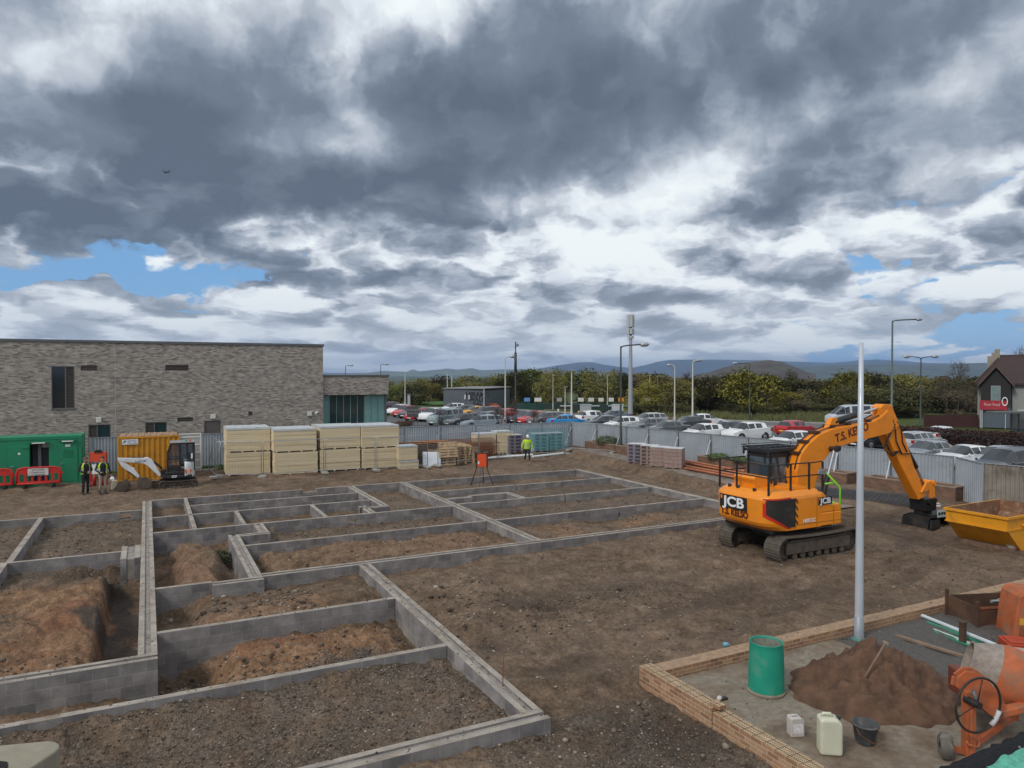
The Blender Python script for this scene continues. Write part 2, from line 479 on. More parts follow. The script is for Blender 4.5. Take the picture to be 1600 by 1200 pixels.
def ground_z(X, Y):
    X = np.asarray(X, float); Y = np.asarray(Y, float)
    wx = X + .5 * fbm(X, Y, .9, 3, k=1); wy = Y + .5 * fbm(X, Y, .9, 3, k=2)
    rough = .14 * fbm(X, Y, .35, 3) + .09 * fbm(X, Y, 1.6, 4, k=3)
    fine = .055 * fbm(X, Y, 5.0, 3, .6, k=4)
    z = .06 + rough + fine
    def zone(x0, x1, y0, y1, lev, e=.05):
        nonlocal z
        m = boxmask(X, Y, x0, x1, y0, y1, e)
        z = z * (1 - m) + (lev + (rough * .7 + fine)) * m
    def mound(x0, x1, y0, y1, lev, e=.3, lump=1.0):
        nonlocal z
        m = boxmask(wx, wy, x0, x1, y0, y1, e)
        z = z * (1 - m) + np.maximum(z, lev + lump * (rough + fine * 1.4)) * m
    def pit(x0, x1, y0, y1, lev, e=.25):
        nonlocal z
        m = boxmask(wx, wy, x0, x1, y0, y1, e)
        z = z * (1 - m) + np.minimum(z, lev + .5 * fine + .3 * rough) * m
    # outside, in front of the foundations and to the right of them
    zone(5.8, 30, 2, 20.5, .07, .3)
    z = z + .03 * sstep(X, 9, 16) * boxmask(X, Y, 8, 30, 11.2, 20.4, .4)
    pit(5.9, 9.2, 19.7, 21, -.16, .35)
    pit(6.1, 6.9, 13.7, 14.6, -.12, .3)
    mound(6.0, 8.2, 14.6, 18.6, .20, .6)
    # tracked ruts
    rut = np.sin((X * .35 + Y * .94) * 11 + 3 * fbm(X, Y, .5, 2)) * .022
    rm = boxmask(wx, wy, 6.8, 16.5, 11.5, 19.5, 1.0) * sstep(fbm(X, Y, .45, 2, k=2), -.12, .25)
    z = z + rut * rm
    for (ax_, ay_, bx_, by_) in TRACKS:
        L_ = math.hypot(bx_ - ax_, by_ - ay_); ux_, uy_ = (bx_ - ax_) / L_, (by_ - ay_) / L_
        sx_ = (X - ax_) * ux_ + (Y - ay_) * uy_; tx_ = (X - ax_) * -uy_ + (Y - ay_) * ux_ + .12 * fbm(X, Y, .25, 2, k=3)
        w_ = sstep(sx_, 0, 1.2) * (1 - sstep(sx_, L_ - 1.2, L_)) * (sstep(tx_, -.30, -.22) * (1 - sstep(tx_, .22, .30)))
        rim_ = np.exp(-((np.abs(tx_) - .36) / .10) ** 2) * sstep(sx_, 0, 1.2) * (1 - sstep(sx_, L_ - 1.2, L_))
        z = z - w_ * (.055 + .022 * np.sin(sx_ * 2 * math.pi / .26)) * sstep(fbm(X, Y, .4, 2, k=5), -.3, .0) + rim_ * .03
    for (cx, cy, s_, a_) in ((8.6, 15.8, .5, -.09), (11.5, 16.2, .8, -.08), (13.6, 14.2, .7, -.09), (23.6, 15.6, 1.0, -.1), (16.0, 13.2, .9, -.08), (22.8, 17.3, .8, .09), (7.4, 12.2, .5, -.1)):
        z = z + a_ * np.exp(-(((wx - cx) / (s_ * 2.2)) ** 2 + ((wy - cy) / s_) ** 2))
    # compartments
    zone(-12, 5.6, 10.2, 13.7, .03); z = z - .14 * boxmask(X, Y, -12, .5, 10.3, 13.6, .8)
    zone(-12, 5.6, 13.7, 17.15, -.36)
    mound(1.3, 5.0, 13.4, 16.7, .04, .35, 1.7); mound(-12, 5.3, 13.3, 14.2, .12, .25)
    pit(.1, 1.0, 14.9, 17.2, -.85, .3)
    zone(.0, 5.6, 17.15, 20.6, -.02); pit(.0, 1.3, 17.3, 20.6, -.5, .4); mound(1.8, 5.6, 17.2, 19.0, .10, .5)
    zone(-12, 0, 15.8, 25.45, -.10); mound(-12, -1.15, 16.2, 23.6, .10, .3, 1.6)
    zone(-1.02, 0, 15.9, 24.4, -.78, .1); pit(-2.2, -.5, 24.2, 25.3, -.6, .2)
    zone(-12, -.1, 25.5, 32.8, -.08)
    zone(0, 2.6, 20.7, 27.9, -.52); mound(.75, 1.85, 21.2, 27.0, .02, .3, 1.5)
    zone(2.65, 11.6, 20.7, 24.5, -.5); mound(3.3, 12, 20.7, 24.5, .02, .3, 1.3)
    zone(2.65, 11.6, 24.5, 27.9, -.10)
    zone(0, 11.6, 27.9, 35.1, -.13); zone(11.6, 22.1, 20.7, 35.3, -.02)
    pit(15.5, 18.5, 23.5, 24.5, -.2, .4)
    # bank of the old paved strip along the hoarding
    edge = 26.9 - .115 * (43 - Y) + .25 * fbm(X, Y, .8, 2)
    b_ = sstep(X - edge, -.15, .2) * sstep(Y, 17, 21) * (1 - sstep(X, fence_x(Y) - .3, fence_x(Y)))
    z = z * (1 - b_ * .8) + b_ * .30
    z = z - .12 * np.exp(-((X - edge + .45) / .35) ** 2) * sstep(Y, 18, 21) * (1 - sstep(Y, 43, 45))
    # builder's yard inside the brick plinth
    inn = boxmask(X, Y, 8.5, 60, -5, 10.9, .08)
    z = z * (1 - inn) + (-.15) * inn
    out_ = boxmask(X, Y, 5.9, 8.3, -5, 11.2, .5); z = z * (1 - out_) + (-.12 + rough + fine) * out_
    # beyond the hoarding everything is level
    ins = (1 - sstep(Y, 46.9, 47.6)) * (1 - sstep(X - fence_x(Y), -.2, .3)) * sstep(X, -34, -30)
    z = z * ins + (-.06) * (1 - ins)
    r_ = np.hypot(X, Y)
    # beyond the belt of trees the land falls away
    z = z - 7.0 * sstep(r_, 125, 260) - 12 * sstep(r_, 300, 1500)
    return z

def soil_paint(X, Y):
    wx = X + .9 * fbm(X, Y, .7, 4, k=1); wy = Y + .9 * fbm(X, Y, .7, 4, k=2)
    clay = np.zeros_like(X); grav = np.zeros_like(X); wet = np.zeros_like(X)
    def c(a, x0, x1, y0, y1, e=.4, k=1.0):
        return np.maximum(a, k * boxmask(wx, wy, x0, x1, y0, y1, e))
    clay = c(clay, .9, 5.1, 14.3, 16.7); clay = c(clay, -4.5, -.9, 16.2, 23.2); clay = c(clay, .6, 1.9, 21, 26.6, .3, .45)
    clay = c(clay, 3.2, 11, 21, 24.3, .4, .35); clay = c(clay, 1.4, 4.0, 17.4, 19.2, .5, .55); clay = c(clay, 13.2, 14.6, 22.0, 23.6, .5, .8); clay = c(clay, 16.5, 19, 22.4, 23.8, .4, .8)
    clay = c(clay, -12, .4, 14.0, 15.5, .3, .5)
    grav = c(grav, -12, 5.6, 10.2, 13.7, .2, .62); grav = c(grav, -12, 5.4, 13.6, 14.5, .25, .9); grav = c(grav, -6, -2.6, 17, 21, .7, .8)
    grav = c(grav, -12, -.2, 23.4, 33, .5, .55); grav = c(grav, 2.9, 11.5, 24.6, 27.9, .6, .5); grav = c(grav, 8.9, 11.5, 29, 33.0, .4, .5)
    grav = c(grav, 11.7, 22.1, 24.5, 32, .7, .6); grav = c(grav, 5.9, 8.4, 5, 10.5, .4, .7); grav = c(grav, 4, 8.5, 4, 9.8, .4, .6)
    wet = c(wet, -1.0, -.2, 16, 25, .1, 1.0)
    for (ax_, ay_, bx_, by_) in TRACKS:
        L_ = math.hypot(bx_ - ax_, by_ - ay_); ux_, uy_ = (bx_ - ax_) / L_, (by_ - ay_) / L_
        sx_ = (X - ax_) * ux_ + (Y - ay_) * uy_; tx_ = (X - ax_) * -uy_ + (Y - ay_) * ux_ + .12 * fbm(X, Y, .25, 2, k=3)
        wet = np.maximum(wet, .42 * sstep(sx_, 0, 1.2) * (1 - sstep(sx_, L_ - 1.2, L_)) * sstep(tx_, -.36, -.2) * (1 - sstep(tx_, .2, .36)) * sstep(fbm(X, Y, .5, 3, k=5), -.35, .1))
    for (cx, cy, s_) in ((8.6, 15.8, .6), (11.5, 16.2, .9), (13.6, 14.2, .8), (23.6, 15.6, 1.0), (16.0, 13.2, .9), (7.4, 12.2, .5), (6.5, 14.1, .5), (-1.0, 41.7, .8), (24.9, 17.5, .8), (8.0, 9.2, .9)):
        wet = np.maximum(wet, .7 * np.exp(-(((wx - cx) / (s_ * 1.8)) ** 2 + ((wy - cy) / s_) ** 2)))
    return clay, grav, wet

def soil_material():
    m = bpy.data.materials.new('site soil'); m.use_nodes = True
    t = NT(m.node_tree); b = t.n['Principled BSDF']
    co = t.new('ShaderNodeTexCoord').outputs['Object']
    at = t.new('ShaderNodeVertexColor', layer_name='soil').outputs[0]
    sp = t.new('ShaderNodeSeparateColor'); t.l.new(at, sp.inputs[0])
    cl, gr, we = sp.outputs
    big = t.noise(co, .35, 6, .6, .3); mid = t.noise(co, 1.9, 8, .65); fin = t.noise(co, 14, 6, .7); grit = t.voronoi(co, 26.0)
    peb = t.voronoi(co, 9.0); pebc = t.voronoi(co, 9.0, out='Color'); gritc = t.voronoi(co, 26.0, out='Color')
    soil = t.ramp(t.math('ADD', t.math('MULTIPLY', mid, .6), t.math('MULTIPLY', big, .45)), [(.32, (.058, .037, .023)), (.46, (.118, .079, .051)), (.57, (.172, .119, .080)), (.74, (.262, .19, .134))])
    clay = t.ramp(mid, [(.3, (.12, .064, .034)), (.5, (.225, .128, .070)), (.7, (.31, .198, .118))])
    red = t.mix(t.mapr(big, .5, .62, 0, .55, True), clay, (.20, .075, .04))
    gray = t.mix(t.mapr(t.math('MULTIPLY', t.sep(gritc)[0], 1.0), 0, 1), (.048, .040, .033), (.175, .150, .122))
    c1 = t.mix(t.math('MULTIPLY', cl, t.mapr(mid, .3, .55, .55, 1.0)), soil, red)
    c1 = t.mix(t.math('MULTIPLY', gr, t.mapr(t.noise(co, 1.1, 6, .65), .40, .54, 0.1, .95)), c1, gray)
    # pale pebbles trodden into the dirt
    pm = t.math('MULTIPLY', t.mapr(t.sep(pebc)[1], .80, .84, 0, 1), t.mapr(peb, .30, .22, 0, 1))
    c1 = t.mix(t.math('MULTIPLY', pm, t.mapr(t.noise(co, .8, 4, .6), .42, .6, 0, .9)), c1, (.30, .265, .225))
    clod = t.voronoi(t.vmath('ADD', co, t.vmath('MULTIPLY', t.noise(co, 6, 3, .6, out=1), (.12, .12, .12))), 7.5)
    k = t.math('MULTIPLY', t.mapr(fin, .30, .70, .60, 1.42), t.mapr(clod, .15, .75, 1.10, .86))
    c1 = t.mix(1.0, c1, t.comb(k, k, k), 'MULTIPLY')
    c1 = t.mix(t.math('MULTIPLY', we, .75), c1, (.030, .022, .016))
    t.put(b.inputs['Base Color'], c1)
    t.put(b.inputs['Roughness'], t.mapr(we, 0, 1, .95, .5)); b.inputs['Specular IOR Level'].default_value = .25
    bp = t.new('ShaderNodeBump'); bp.inputs['Strength'].default_value = 1.0; bp.inputs['Distance'].default_value = .055
    h = t.math('ADD', t.math('ADD', t.math('MULTIPLY', fin, .7), t.math('MULTIPLY', mid, .9)), t.math('MULTIPLY', t.math('MULTIPLY', grit, -.6), t.mapr(gr, 0, 1, .35, 1)))
    h = t.math('ADD', h, t.math('MULTIPLY', pm, .3)); h = t.math('SUBTRACT', h, t.math('MULTIPLY', clod, .40))
    t.l.new(h, bp.inputs['Height']); t.l.new(bp.outputs[0], b.inputs['Normal'])
    return m
def grass_material():
    m = bpy.data.materials.new('rough grass'); m.use_nodes = True
    t = NT(m.node_tree); b = t.n['Principled BSDF']
    co = t.new('ShaderNodeTexCoord').outputs['Object']
    n = t.math('ADD', t.math('MULTIPLY', t.noise(co, .08, 6, .6), .6), t.math('MULTIPLY', t.noise(co, 2.0, 5, .7), .4))
    c = t.ramp(n, [(.35, (.035, .055, .014)), (.5, (.065, .085, .024)), (.65, (.11, .105, .045))])
    t.put(b.inputs['Base Color'], c); b.inputs['Roughness'].default_value = .95; b.inputs['Specular IOR Level'].default_value = .1
    return m

def make_ground():
    dense = np.arange(-47, 47.01, .155)
    coarse = np.arange(50, 310.1, 4.0)
    ang = np.concatenate([dense, coarse]); nA = len(ang)
    rad = [4.2]
    while rad[-1] < 78: rad.append(rad[-1] * 1.0062)
    while rad[-1] < 45000: rad.append(rad[-1] * 1.13)
    rad = np.array(rad); nR = len(rad)
    A = np.radians(ang)[None, :] + YAW
    X = rad[:, None] * np.sin(A); Y = rad[:, None] * np.cos(A)
    Z = ground_z(X, Y)
    v = np.stack([X, Y, Z], -1).reshape(-1, 3)
    v = np.vstack([v, [[0, 0, -.1]]])
    i = np.arange(nR - 1)[:, None] * nA; j = np.arange(nA)[None, :]; j2 = (j + 1) % nA
    quads = np.stack([i + j, i + nA + j, i + nA + j2, i + j2], -1).reshape(-1, 4)
    cen = len(v) - 1
    tris = [(cen, int(k), int((k + 1) % nA)) for k in range(nA)]
    me = bpy.data.meshes.new('ground')
    nq = len(quads)
    me.vertices.add(len(v)); me.vertices.foreach_set('co', v.ravel())
    loops = np.concatenate([quads[:, ::-1].ravel(), np.array(tris).ravel()])
    me.loops.add(len(loops)); me.loops.foreach_set('vertex_index', loops.astype(np.int32))
    me.polygons.add(nq + len(tris))
    starts = np.concatenate([np.arange(nq) * 4, nq * 4 + np.arange(len(tris)) * 3]).astype(np.int32)
    me.polygons.foreach_set('loop_start', starts)
    # which faces are site soil and which are grassland
    fx = v[quads[:, 0], 0]; fy = v[quads[:, 0], 1]
    site = (fy < 47.9) & (fx < fence_x(fy) + .5) & (fx > -32)
    mi = np.where(site, 0, 1); mi = np.concatenate([mi, np.zeros(len(tris))]).astype(np.int32)
    me.update(calc_edges=True)
    me.materials.append(soil_material()); me.materials.append(grass_material())
    me.polygons.foreach_set('material_index', mi)
    me.polygons.foreach_set('use_smooth', np.ones(len(me.polygons), bool))
    c, g, w = soil_paint(v[:, 0], v[:, 1])
    ca = me.color_attributes.new('soil', 'FLOAT_COLOR', 'POINT')
    ca.data.foreach_set('color', np.stack([c, g, w, np.ones_like(c)], -1).astype(np.float32).ravel())
    me.update(); me.validate()
    o = bpy.data.objects.new('ground', me); COL.objects.link(o)
    return struct(o)
ground = make_ground()

# ------------------------------------------------------------------ concrete block foundations
ZT = .30
block = brick_mat('concrete block', (.185, .170, .165), (.215, .198, .192), (.28, .26, .245), .44, .215, .010, rough=.95, bump=.35, blotch=.34,
                  streak=((.15, .138, .138), (.25, .23, .217)))
blocktop = mat('block top', (.30, .265, .225), .95, var=.3, vscale=2.5, bump=.4, bscale=30, dirt=(.2, .15, .11), dirt_amt=.6)
cavity = mat('cavity concrete', (.24, .215, .19), .95, var=.3, vscale=4, bump=.5, bscale=25)
foundation = empty('foundation', 'grid of grey concrete block foundation walls in the dug earth', 'foundation', (0, 0, 0))
OPEN = mat('dark opening', (.01, .01, .01), 1, var=0)
def wall_piece(mb, x0, x1, y0, y1, z0, z1):
    """block leaf with its own uv: length along the wall, height up from the top course"""
    lx = x1 - x0 >= y1 - y0
    def U(p): return (p[0] + .13 * round(y0 * 7), p[2] - ZT + 9) if lx else (p[1] + .21 * round(x0 * 5), p[2] - ZT + 9)
    c = [(x, y, z) for z in (z0, z1) for y in (y0, y1) for x in (x0, x1)]
    fs = [(0, 1, 5, 4), (2, 6, 7, 3), (0, 4, 6, 2), (1, 3, 7, 5)]
    uvs = []
    for n_, f in enumerate(fs):
        side = n_ < 2
        uvs.append([((p[0] if side else p[1]) + .17 * round(y0 * 7 + x0 * 3), p[2] - ZT + 9) for p in (c[k] for k in f)])
    mb.add(c, fs, 0, False, uvs)
    mb.add(c, [(4, 5, 7, 6)], 1, False, [[(p[0], p[1]) for p in (c[k] for k in (4, 5, 7, 6))]])
def leaf_wall(x0, x1, y0, y1, holes=(), zt=ZT, zb=-1.1, mb=None):
    mb0 = mb or MB()
    lx = x1 - x0 >= y1 - y0
    cuts = sorted(holes); a = x0 if lx else y0; e = x1 if lx else y1
    def seg(p, q, zz0, zz1):
        if q - p < .01: return
        if lx: wall_piece(mb0, p, q, y0, y1, zz0, zz1)
        else: wall_piece(mb0, x0, x1, p, q, zz0, zz1)
    for (h0, h1, b0, b1) in cuts:
        seg(a, h0, zb, zt)
        if b1 < zt - .01: seg(h0, h1, b1, zt)
        if b0 > zb: seg(h0, h1, zb, b0)
        a = h1
    seg(a, e, zb, zt)
    return mb0
def single(x0, x1, y0, y1, holes=(), label=None):
    o = leaf_wall(x0, x1, y0, y1, holes).build('wall', [block, blocktop, cavity], foundation, bevel=.006, seg=1)
    if label: o['label'] = label
    return o
def cav(x0, x1, y0, y1, holes=(), t=.115):
    """two leaves with concrete fill between them, the fill a little lower"""
    mb = MB()
    if x1 - x0 >= y1 - y0:
        leaf_wall(x0, x1, y0, y0 + t, holes, mb=mb); leaf_wall(x0, x1, y1 - t, y1, holes, mb=mb)
        mb.box(x0 + .02, x1 - .02, y0 + t, y1 - t, -1.0, ZT - .035, 2)
    else:
        leaf_wall(x0, x0 + t, y0, y1, holes, mb=mb); leaf_wall(x1 - t, x1, y0, y1, holes, mb=mb)
        mb.box(x0 + t, x1 - t, y0 + .02, y1 - .02, -1.0, ZT - .035, 2)
    return mb.build('wall', [block, blocktop, cavity], foundation)
cav(5.45, 5.80, 10.36, 20.54)                    # long wall to the front corner
cav(-8, 5.80, 10.0, 10.35)
single(-8, 5.44, 13.62, 13.77)
cav(-8, .15, 15.58, 15.93); cav(-.20, .15, 15.94, 35.0)
single(.16, 5.44, 17.07, 17.21)
single(.16, 1.50, 20.60, 20.74); cav(1.51, 2.80, 20.28, 20.63)
cav(2.81, 22.3, 20.55, 20.90)
cav(2.45, 2.80, 20.64, 26.34); cav(2.81, 3.80, 25.99, 26.34); cav(3.46, 3.80, 26.35, 27.84)
single(.16, 11.39, 27.85, 28.0, [(4.05, 4.22, -.25, .12), (7.0, 7.3, .0, .14)])
single(2.81, 11.39, 24.45, 24.59)
cav(11.40, 11.75, 20.91, 35.0)
single(.16, 6.6, 35.0, 35.15, [(3.4, 3.75, .02, .14)]); single(7.25, 22.3, 35.01, 35.16, [(13.9, 14.0, .05, .3)])
single(6.6, 7.25, 35.02, 35.14).scale.z = .55
single(21.98, 22.3, 20.91, 35.0)
single(11.76, 21.97, 31.6, 31.74, [(16.3, 16.4, .05, .3)]); single(11.76, 21.97, 28.1, 28.24, [(17.0, 17.12, -.1, .3)]); single(11.76, 21.97, 24.42, 24.56, [(17.4, 17.5, -.12, .08)])
cav(8.72, 9.05, 29.32, 34.99); single(1.58, 8.70, 32.9, 33.04); single(.16, 8.70, 30.8, 30.94)
single(1.42, 1.57, 28.01, 34.99); single(3.1, 3.25, 28.01, 30.79); single(6.1, 6.25, 28.01, 30.79)
cav(7.85, 8.15, 28.01, 29.6); cav(7.85, 9.05, 29.0, 29.31)
single(-9, -.21, 32.75, 32.9, [(-1.0, -.62, -.02, .22)]); single(-9, -.76, 25.4, 25.54); single(-3.75, -3.58, 25.55, 32.74); single(-3.85, -3.68, 16.0, 25.39)
cav(-.75, -.21, 24.4, 26.2, t=.16)
cav(13.0, 15.1, 29.7, 30.0); cav(14.8, 15.1, 28.25, 29.69); cav(11.76, 13.0, 29.4, 29.7)
# ------------------------------------------------------------------ shared paints
black = mat('black rubber', (.012, .012, .013), .75, var=.2)
blackpaint = mat('black paint', (.012, .012, .013), .4, var=.1, dirt=(.10, .08, .06), dirt_amt=.25)
steel = mat('galvanised steel', (.36, .38, .40), .45, .6, var=.18, vscale=2)
darkglass = mat('dark glass', (.012, .016, .018), .06, var=0, spec=.8)
white = mat('white paint', (.72, .73, .72), .45, var=.05)
greymetal = mat('grey trim', (.12, .125, .13), .5, .2, var=.08)
wood = mat('pale pallet wood', (.42, .30, .18), .9, var=.3, vscale=6, bump=.3)
oldwood = mat('weathered wood', (.19, .13, .09), .9, var=.3, vscale=6, bump=.3)
rust = mat('rust', (.17, .062, .028), .9, var=.35, vscale=5, bump=.4, bscale=40)
concrete = mat('pale concrete', (.34, .33, .30), .9, var=.2, vscale=2, bump=.3, bscale=20, dirt=(.15, .12, .09), dirt_amt=.4)
def on_y(x_, y_, Yp):
    a = (x_ - 800) / FPX; yu = (600 - y_) / FPX
    f = math.cos(PITCH) + yu * math.sin(PITCH); zz = -math.sin(PITCH) + yu * math.cos(PITCH)
    s = Yp / (f * math.cos(YAW) - a * math.sin(YAW))
    return (a * math.cos(YAW) + f * math.sin(YAW)) * s, CAMZ + zz * s
def facade(mb, x0, x1, z0, z1, y, holes, mi=0, depth=.14, back=None):
    """wall face on the plane y (looking to -y) with rectangular openings and their reveals"""
    xs = sorted({x0, x1, *[h[0] for h in holes], *[h[1] for h in holes]}); zs = sorted({z0, z1, *[h[2] for h in holes], *[h[3] for h in holes]})
    for i in range(len(xs) - 1):
        for j in range(len(zs) - 1):
            cx = (xs[i] + xs[i + 1]) / 2; cz = (zs[j] + zs[j + 1]) / 2
            if any(h[0] < cx < h[1] and h[2] < cz < h[3] for h in holes): continue
            p = [(xs[i], y, zs[j]), (xs[i + 1], y, zs[j]), (xs[i + 1], y, zs[j + 1]), (xs[i], y, zs[j + 1])]
            mb.add(p, [(0, 1, 2, 3)], mi, False, [[(q[0], q[2]) for q in p]])
    for h in holes:
        a, b, c, d = h; e = y + depth
        for p in ([(a, y, c), (a, y, d), (a, e, d), (a, e, c)], [(b, y, c), (b, e, c), (b, e, d), (b, y, d)],
                  [(a, y, d), (b, y, d), (b, e, d), (a, e, d)], [(a, y, c), (a, e, c), (b, e, c), (b, y, c)]):
            mb.add(p, [(0, 1, 2, 3)], mi, False, [[(q[0] + q[1], q[2]) for q in p]])
def side_face(mb, x, y0, y1, z0, z1, mi=0, flip=False):
    p = [(x, y0, z0), (x, y1, z0), (x, y1, z1), (x, y0, z1)]
    if flip: p = p[::-1]
    mb.add(p, [(0, 1, 2, 3)], mi, False, [[(q[1], q[2]) for q in p]])
def louvre(x0, x1, z0, z1, y, parent, name='louvre', m=None):
    mb = MB(); m = m or louvmat
    mb.box(x0, x1, y + .05, y + .09, z0, z1)
    n = max(3, int((z1 - z0) / .09))
    for k in range(n):
        zc = z0 + (k + .5) * (z1 - z0) / n; h = (z1 - z0) / n
        mb.prism([(y, zc - h * .45), (y + .05, zc + h * .2), (y + .05, zc + h * .45), (y - .004, zc - h * .25)], x0 + .03, x1 - .03, 'x')
    mb.box(x0, x0 + .035, y - .01, y + .06, z0, z1); mb.box(x1 - .035, x1, y - .01, y + .06, z0, z1)
    mb.box(x0 + .036, x1 - .036, y - .01, y + .06, z1 - .035, z1); mb.box(x0 + .036, x1 - .036, y - .01, y + .06, z0, z0 + .035)
    return mb.build(name, m, parent)
louvmat = mat('brown louvre', (.075, .062, .055), .55, .3, var=.1)

# ------------------------------------------------------------------ long brick building
longbrick = brick_mat('long grey brick', (.255, .218, .19), (.345, .302, .268), (.35, .325, .295), .25, .062, .011, rough=.92, bump=.3, blotch=.13,
                      streak=((.12, .10, .09), (.44, .40, .36)))
teal = mat('teal glass panel', (.16, .30, .29), .12, var=.1, spec=.7)
tealglass = mat('tinted glass', (.02, .045, .047), .05, var=0, spec=.8)
BY = 53.0
bb = empty('brick_building', 'long flat roofed grey brick building with few dark openings behind the cabins', 'building', (0, 0, 0))
def rect(a, b, c, d):      # photo rectangle on the front wall -> x0, x1, z0, z1
    xa, z1 = on_y(a, b, BY); xb, z0 = on_y(c, d, BY)
    return (xa, xb, z0, z1)
H_A = rect(80, 572, 117, 638.5); H_A = (H_A[0], H_A[1], H_A[2], H_A[3])
vents = [rect(126, 570.8, 152, 579.2), rect(258, 570.2, 294.5, 579), rect(277, 652.5, 302, 658.2)]
lows = [rect(138, 664, 173, 700), rect(227, 660, 261, 700)]; lows = [(a, b, .9, d) for a, b, c, d in lows]
door = rect(319, 657.5, 345, 700); door = (door[0], door[1], .05, door[3])
small = rect(388, 643.5, 394.5, 649)
mb = MB(); X1 = 11.5; ZR = 7.80
facade(mb, -24, X1, -.1, ZR, BY, [H_A, *vents, *lows, door, small])
side_face(mb, X1, BY, BY + 14, 5.4, ZR); side_face(mb, -24, BY, BY + 14, -.1, ZR, flip=True)
mb.build('wall', longbrick, bb)
MB().box(-24.06, X1 + .07, BY - .06, BY + 14.06, ZR + .002, ZR + .17).build('roof', greymetal, bb, bevel=.01)
def window(h, split, left_louvre, name='window'):
    a, b, c, d = h; w = MB(); f = .05
    for q in ((a + .003, a + f, c + .003, d - .003), (b - f, b - .003, c + .003, d - .003)): w.box(q[0], q[1], BY + .05, BY + .13, q[2], q[3])
    w.box(a + f + .001, b - f - .001, BY + .05, BY + .13, d - f, d - .003); w.box(a + f + .001, b - f - .001, BY + .05, BY + .13, c + .003, c + f)
    s = a + (b - a) * split
    w.box(s - .03, s + .03, BY + .048, BY + .13, c + f, d - f)
    o = w.build(name, greymetal, bb)
    g0, g1 = (s + .03, b - f) if left_louvre else (a + f, s - .03)
    MB().box(g0, g1, BY + .10, BY + .12, c + f, d - f).build('pane', darkglass if not left_louvre else tealglass, o)
    l0, l1 = (a + f, s - .03) if left_louvre else (s + .03, b - f)
    louvre(l0, l1, c + f, d - f, BY + .06, o)
    MB().box(a - .05, b + .05, BY - .05, BY - .003, c - .06, c - .004).build('sill', greymetal, o)
    return o
window(H_A, .6, False); window(lows[0], .4, True); window(lows[1], .42, True)
for v in vents: louvre(*v, BY + .02, bb, 'vent')
louvre(*small, BY + .02, bb, 'vent')
dd = MB().box(door[0] + .01, door[1] - .01, BY + .06, BY + .12, door[2], door[3] - .01).build('door', mat('brown door', (.10, .085, .08), .5, var=.1), bb)
dfr = MB().box(door[0] + .05, door[0] + .07, BY + .03, BY + .058, 1.0, 1.12).build('handle', steel, dd)
for (a, b, c, d) in (rect(150, 652, 158.5, 660), rect(328.5, 647, 337, 654), rect(480, 643, 487, 649.5)):
    m_ = MB().box(a, b, BY - .12, BY - .002, c, d); m_.build('wall_light', mat('light housing', (.62, .60, .55), .5), bb, bevel=.02)
a, b, c, d = rect(492, 644, 496, 647)
MB().cyl((a, BY - .2, c + .05), (b, BY - .02, d), .07, .07, 10).build('camera', white, bb)
jx = on_y(180, 600, BY)[0]
MB().box(jx - .012, jx + .012, BY - .003, BY + .001, 0, ZR - .02).build('joint_strip', mat('pale sealant', (.42, .39, .36), .8), bb)
# lower wing with the glazed front
WX1 = on_y(608, 600, BY)[0]; WZ1 = on_y(550, 588, BY)[1]; WZ0 = on_y(550, 617, BY)[1]
mb = MB()
facade(mb, X1 + .01, WX1, WZ0, WZ1, BY + .15, [])
side_face(mb, WX1, BY + .15, BY + 9, WZ0, WZ1)
mb.add([(X1, BY + .15, WZ0), (X1, BY + 9, WZ0), (WX1, BY + 9, WZ0), (WX1, BY + .15, WZ0)], [(0, 1, 2, 3)], 1, False, [[(0, 0)] * 4])
mb.build('wing_wall', [longbrick, greymetal], bb)
MB().box(X1 + .08, WX1 + .06, BY + .09, BY + 9, WZ1 + .002, WZ1 + .12).build('wing_roof', greymetal, bb, bevel=.01)
gx1 = on_y(601, 640, BY + .6)[0]
gl = MB(); gl.box(X1 + .02, gx1, BY + .6, BY + .66, .05, WZ0 - .005); gl.box(gx1, gx1 - .06, BY + .67, BY + 9, .05, WZ0 - .005)
glz = gl.build('glazing', tealglass, bb)
mu = MB(); n = 9
for k in range(n + 1):
    x = X1 + .05 + (gx1 - X1 - .08) * k / n; mu.box(x - .025, x + .025, BY + .55, BY + .598, .06, WZ0 - .01)
mu.box(X1 + .02, gx1, BY + .545, BY + .599, 1.0, 1.06)
mu.build('mullion', mat('teal frame', (.14, .22, .22), .4), glz)
for k in (0, 6, 7, 8):
    x0 = X1 + .05 + (gx1 - X1 - .08) * k / n; x1 = x0 + (gx1 - X1 - .08) / n
    MB().box(x0 + .03, x1 - .03, BY + .575, BY + .597, .1, WZ0 - .05).build('spandrel_panel', teal, glz)
pb = MB().box(gx1 + .02, WX1 - .03, BY + .5, BY + .75, 0, WZ0 - .004); pb.build('column', greymetal, bb)

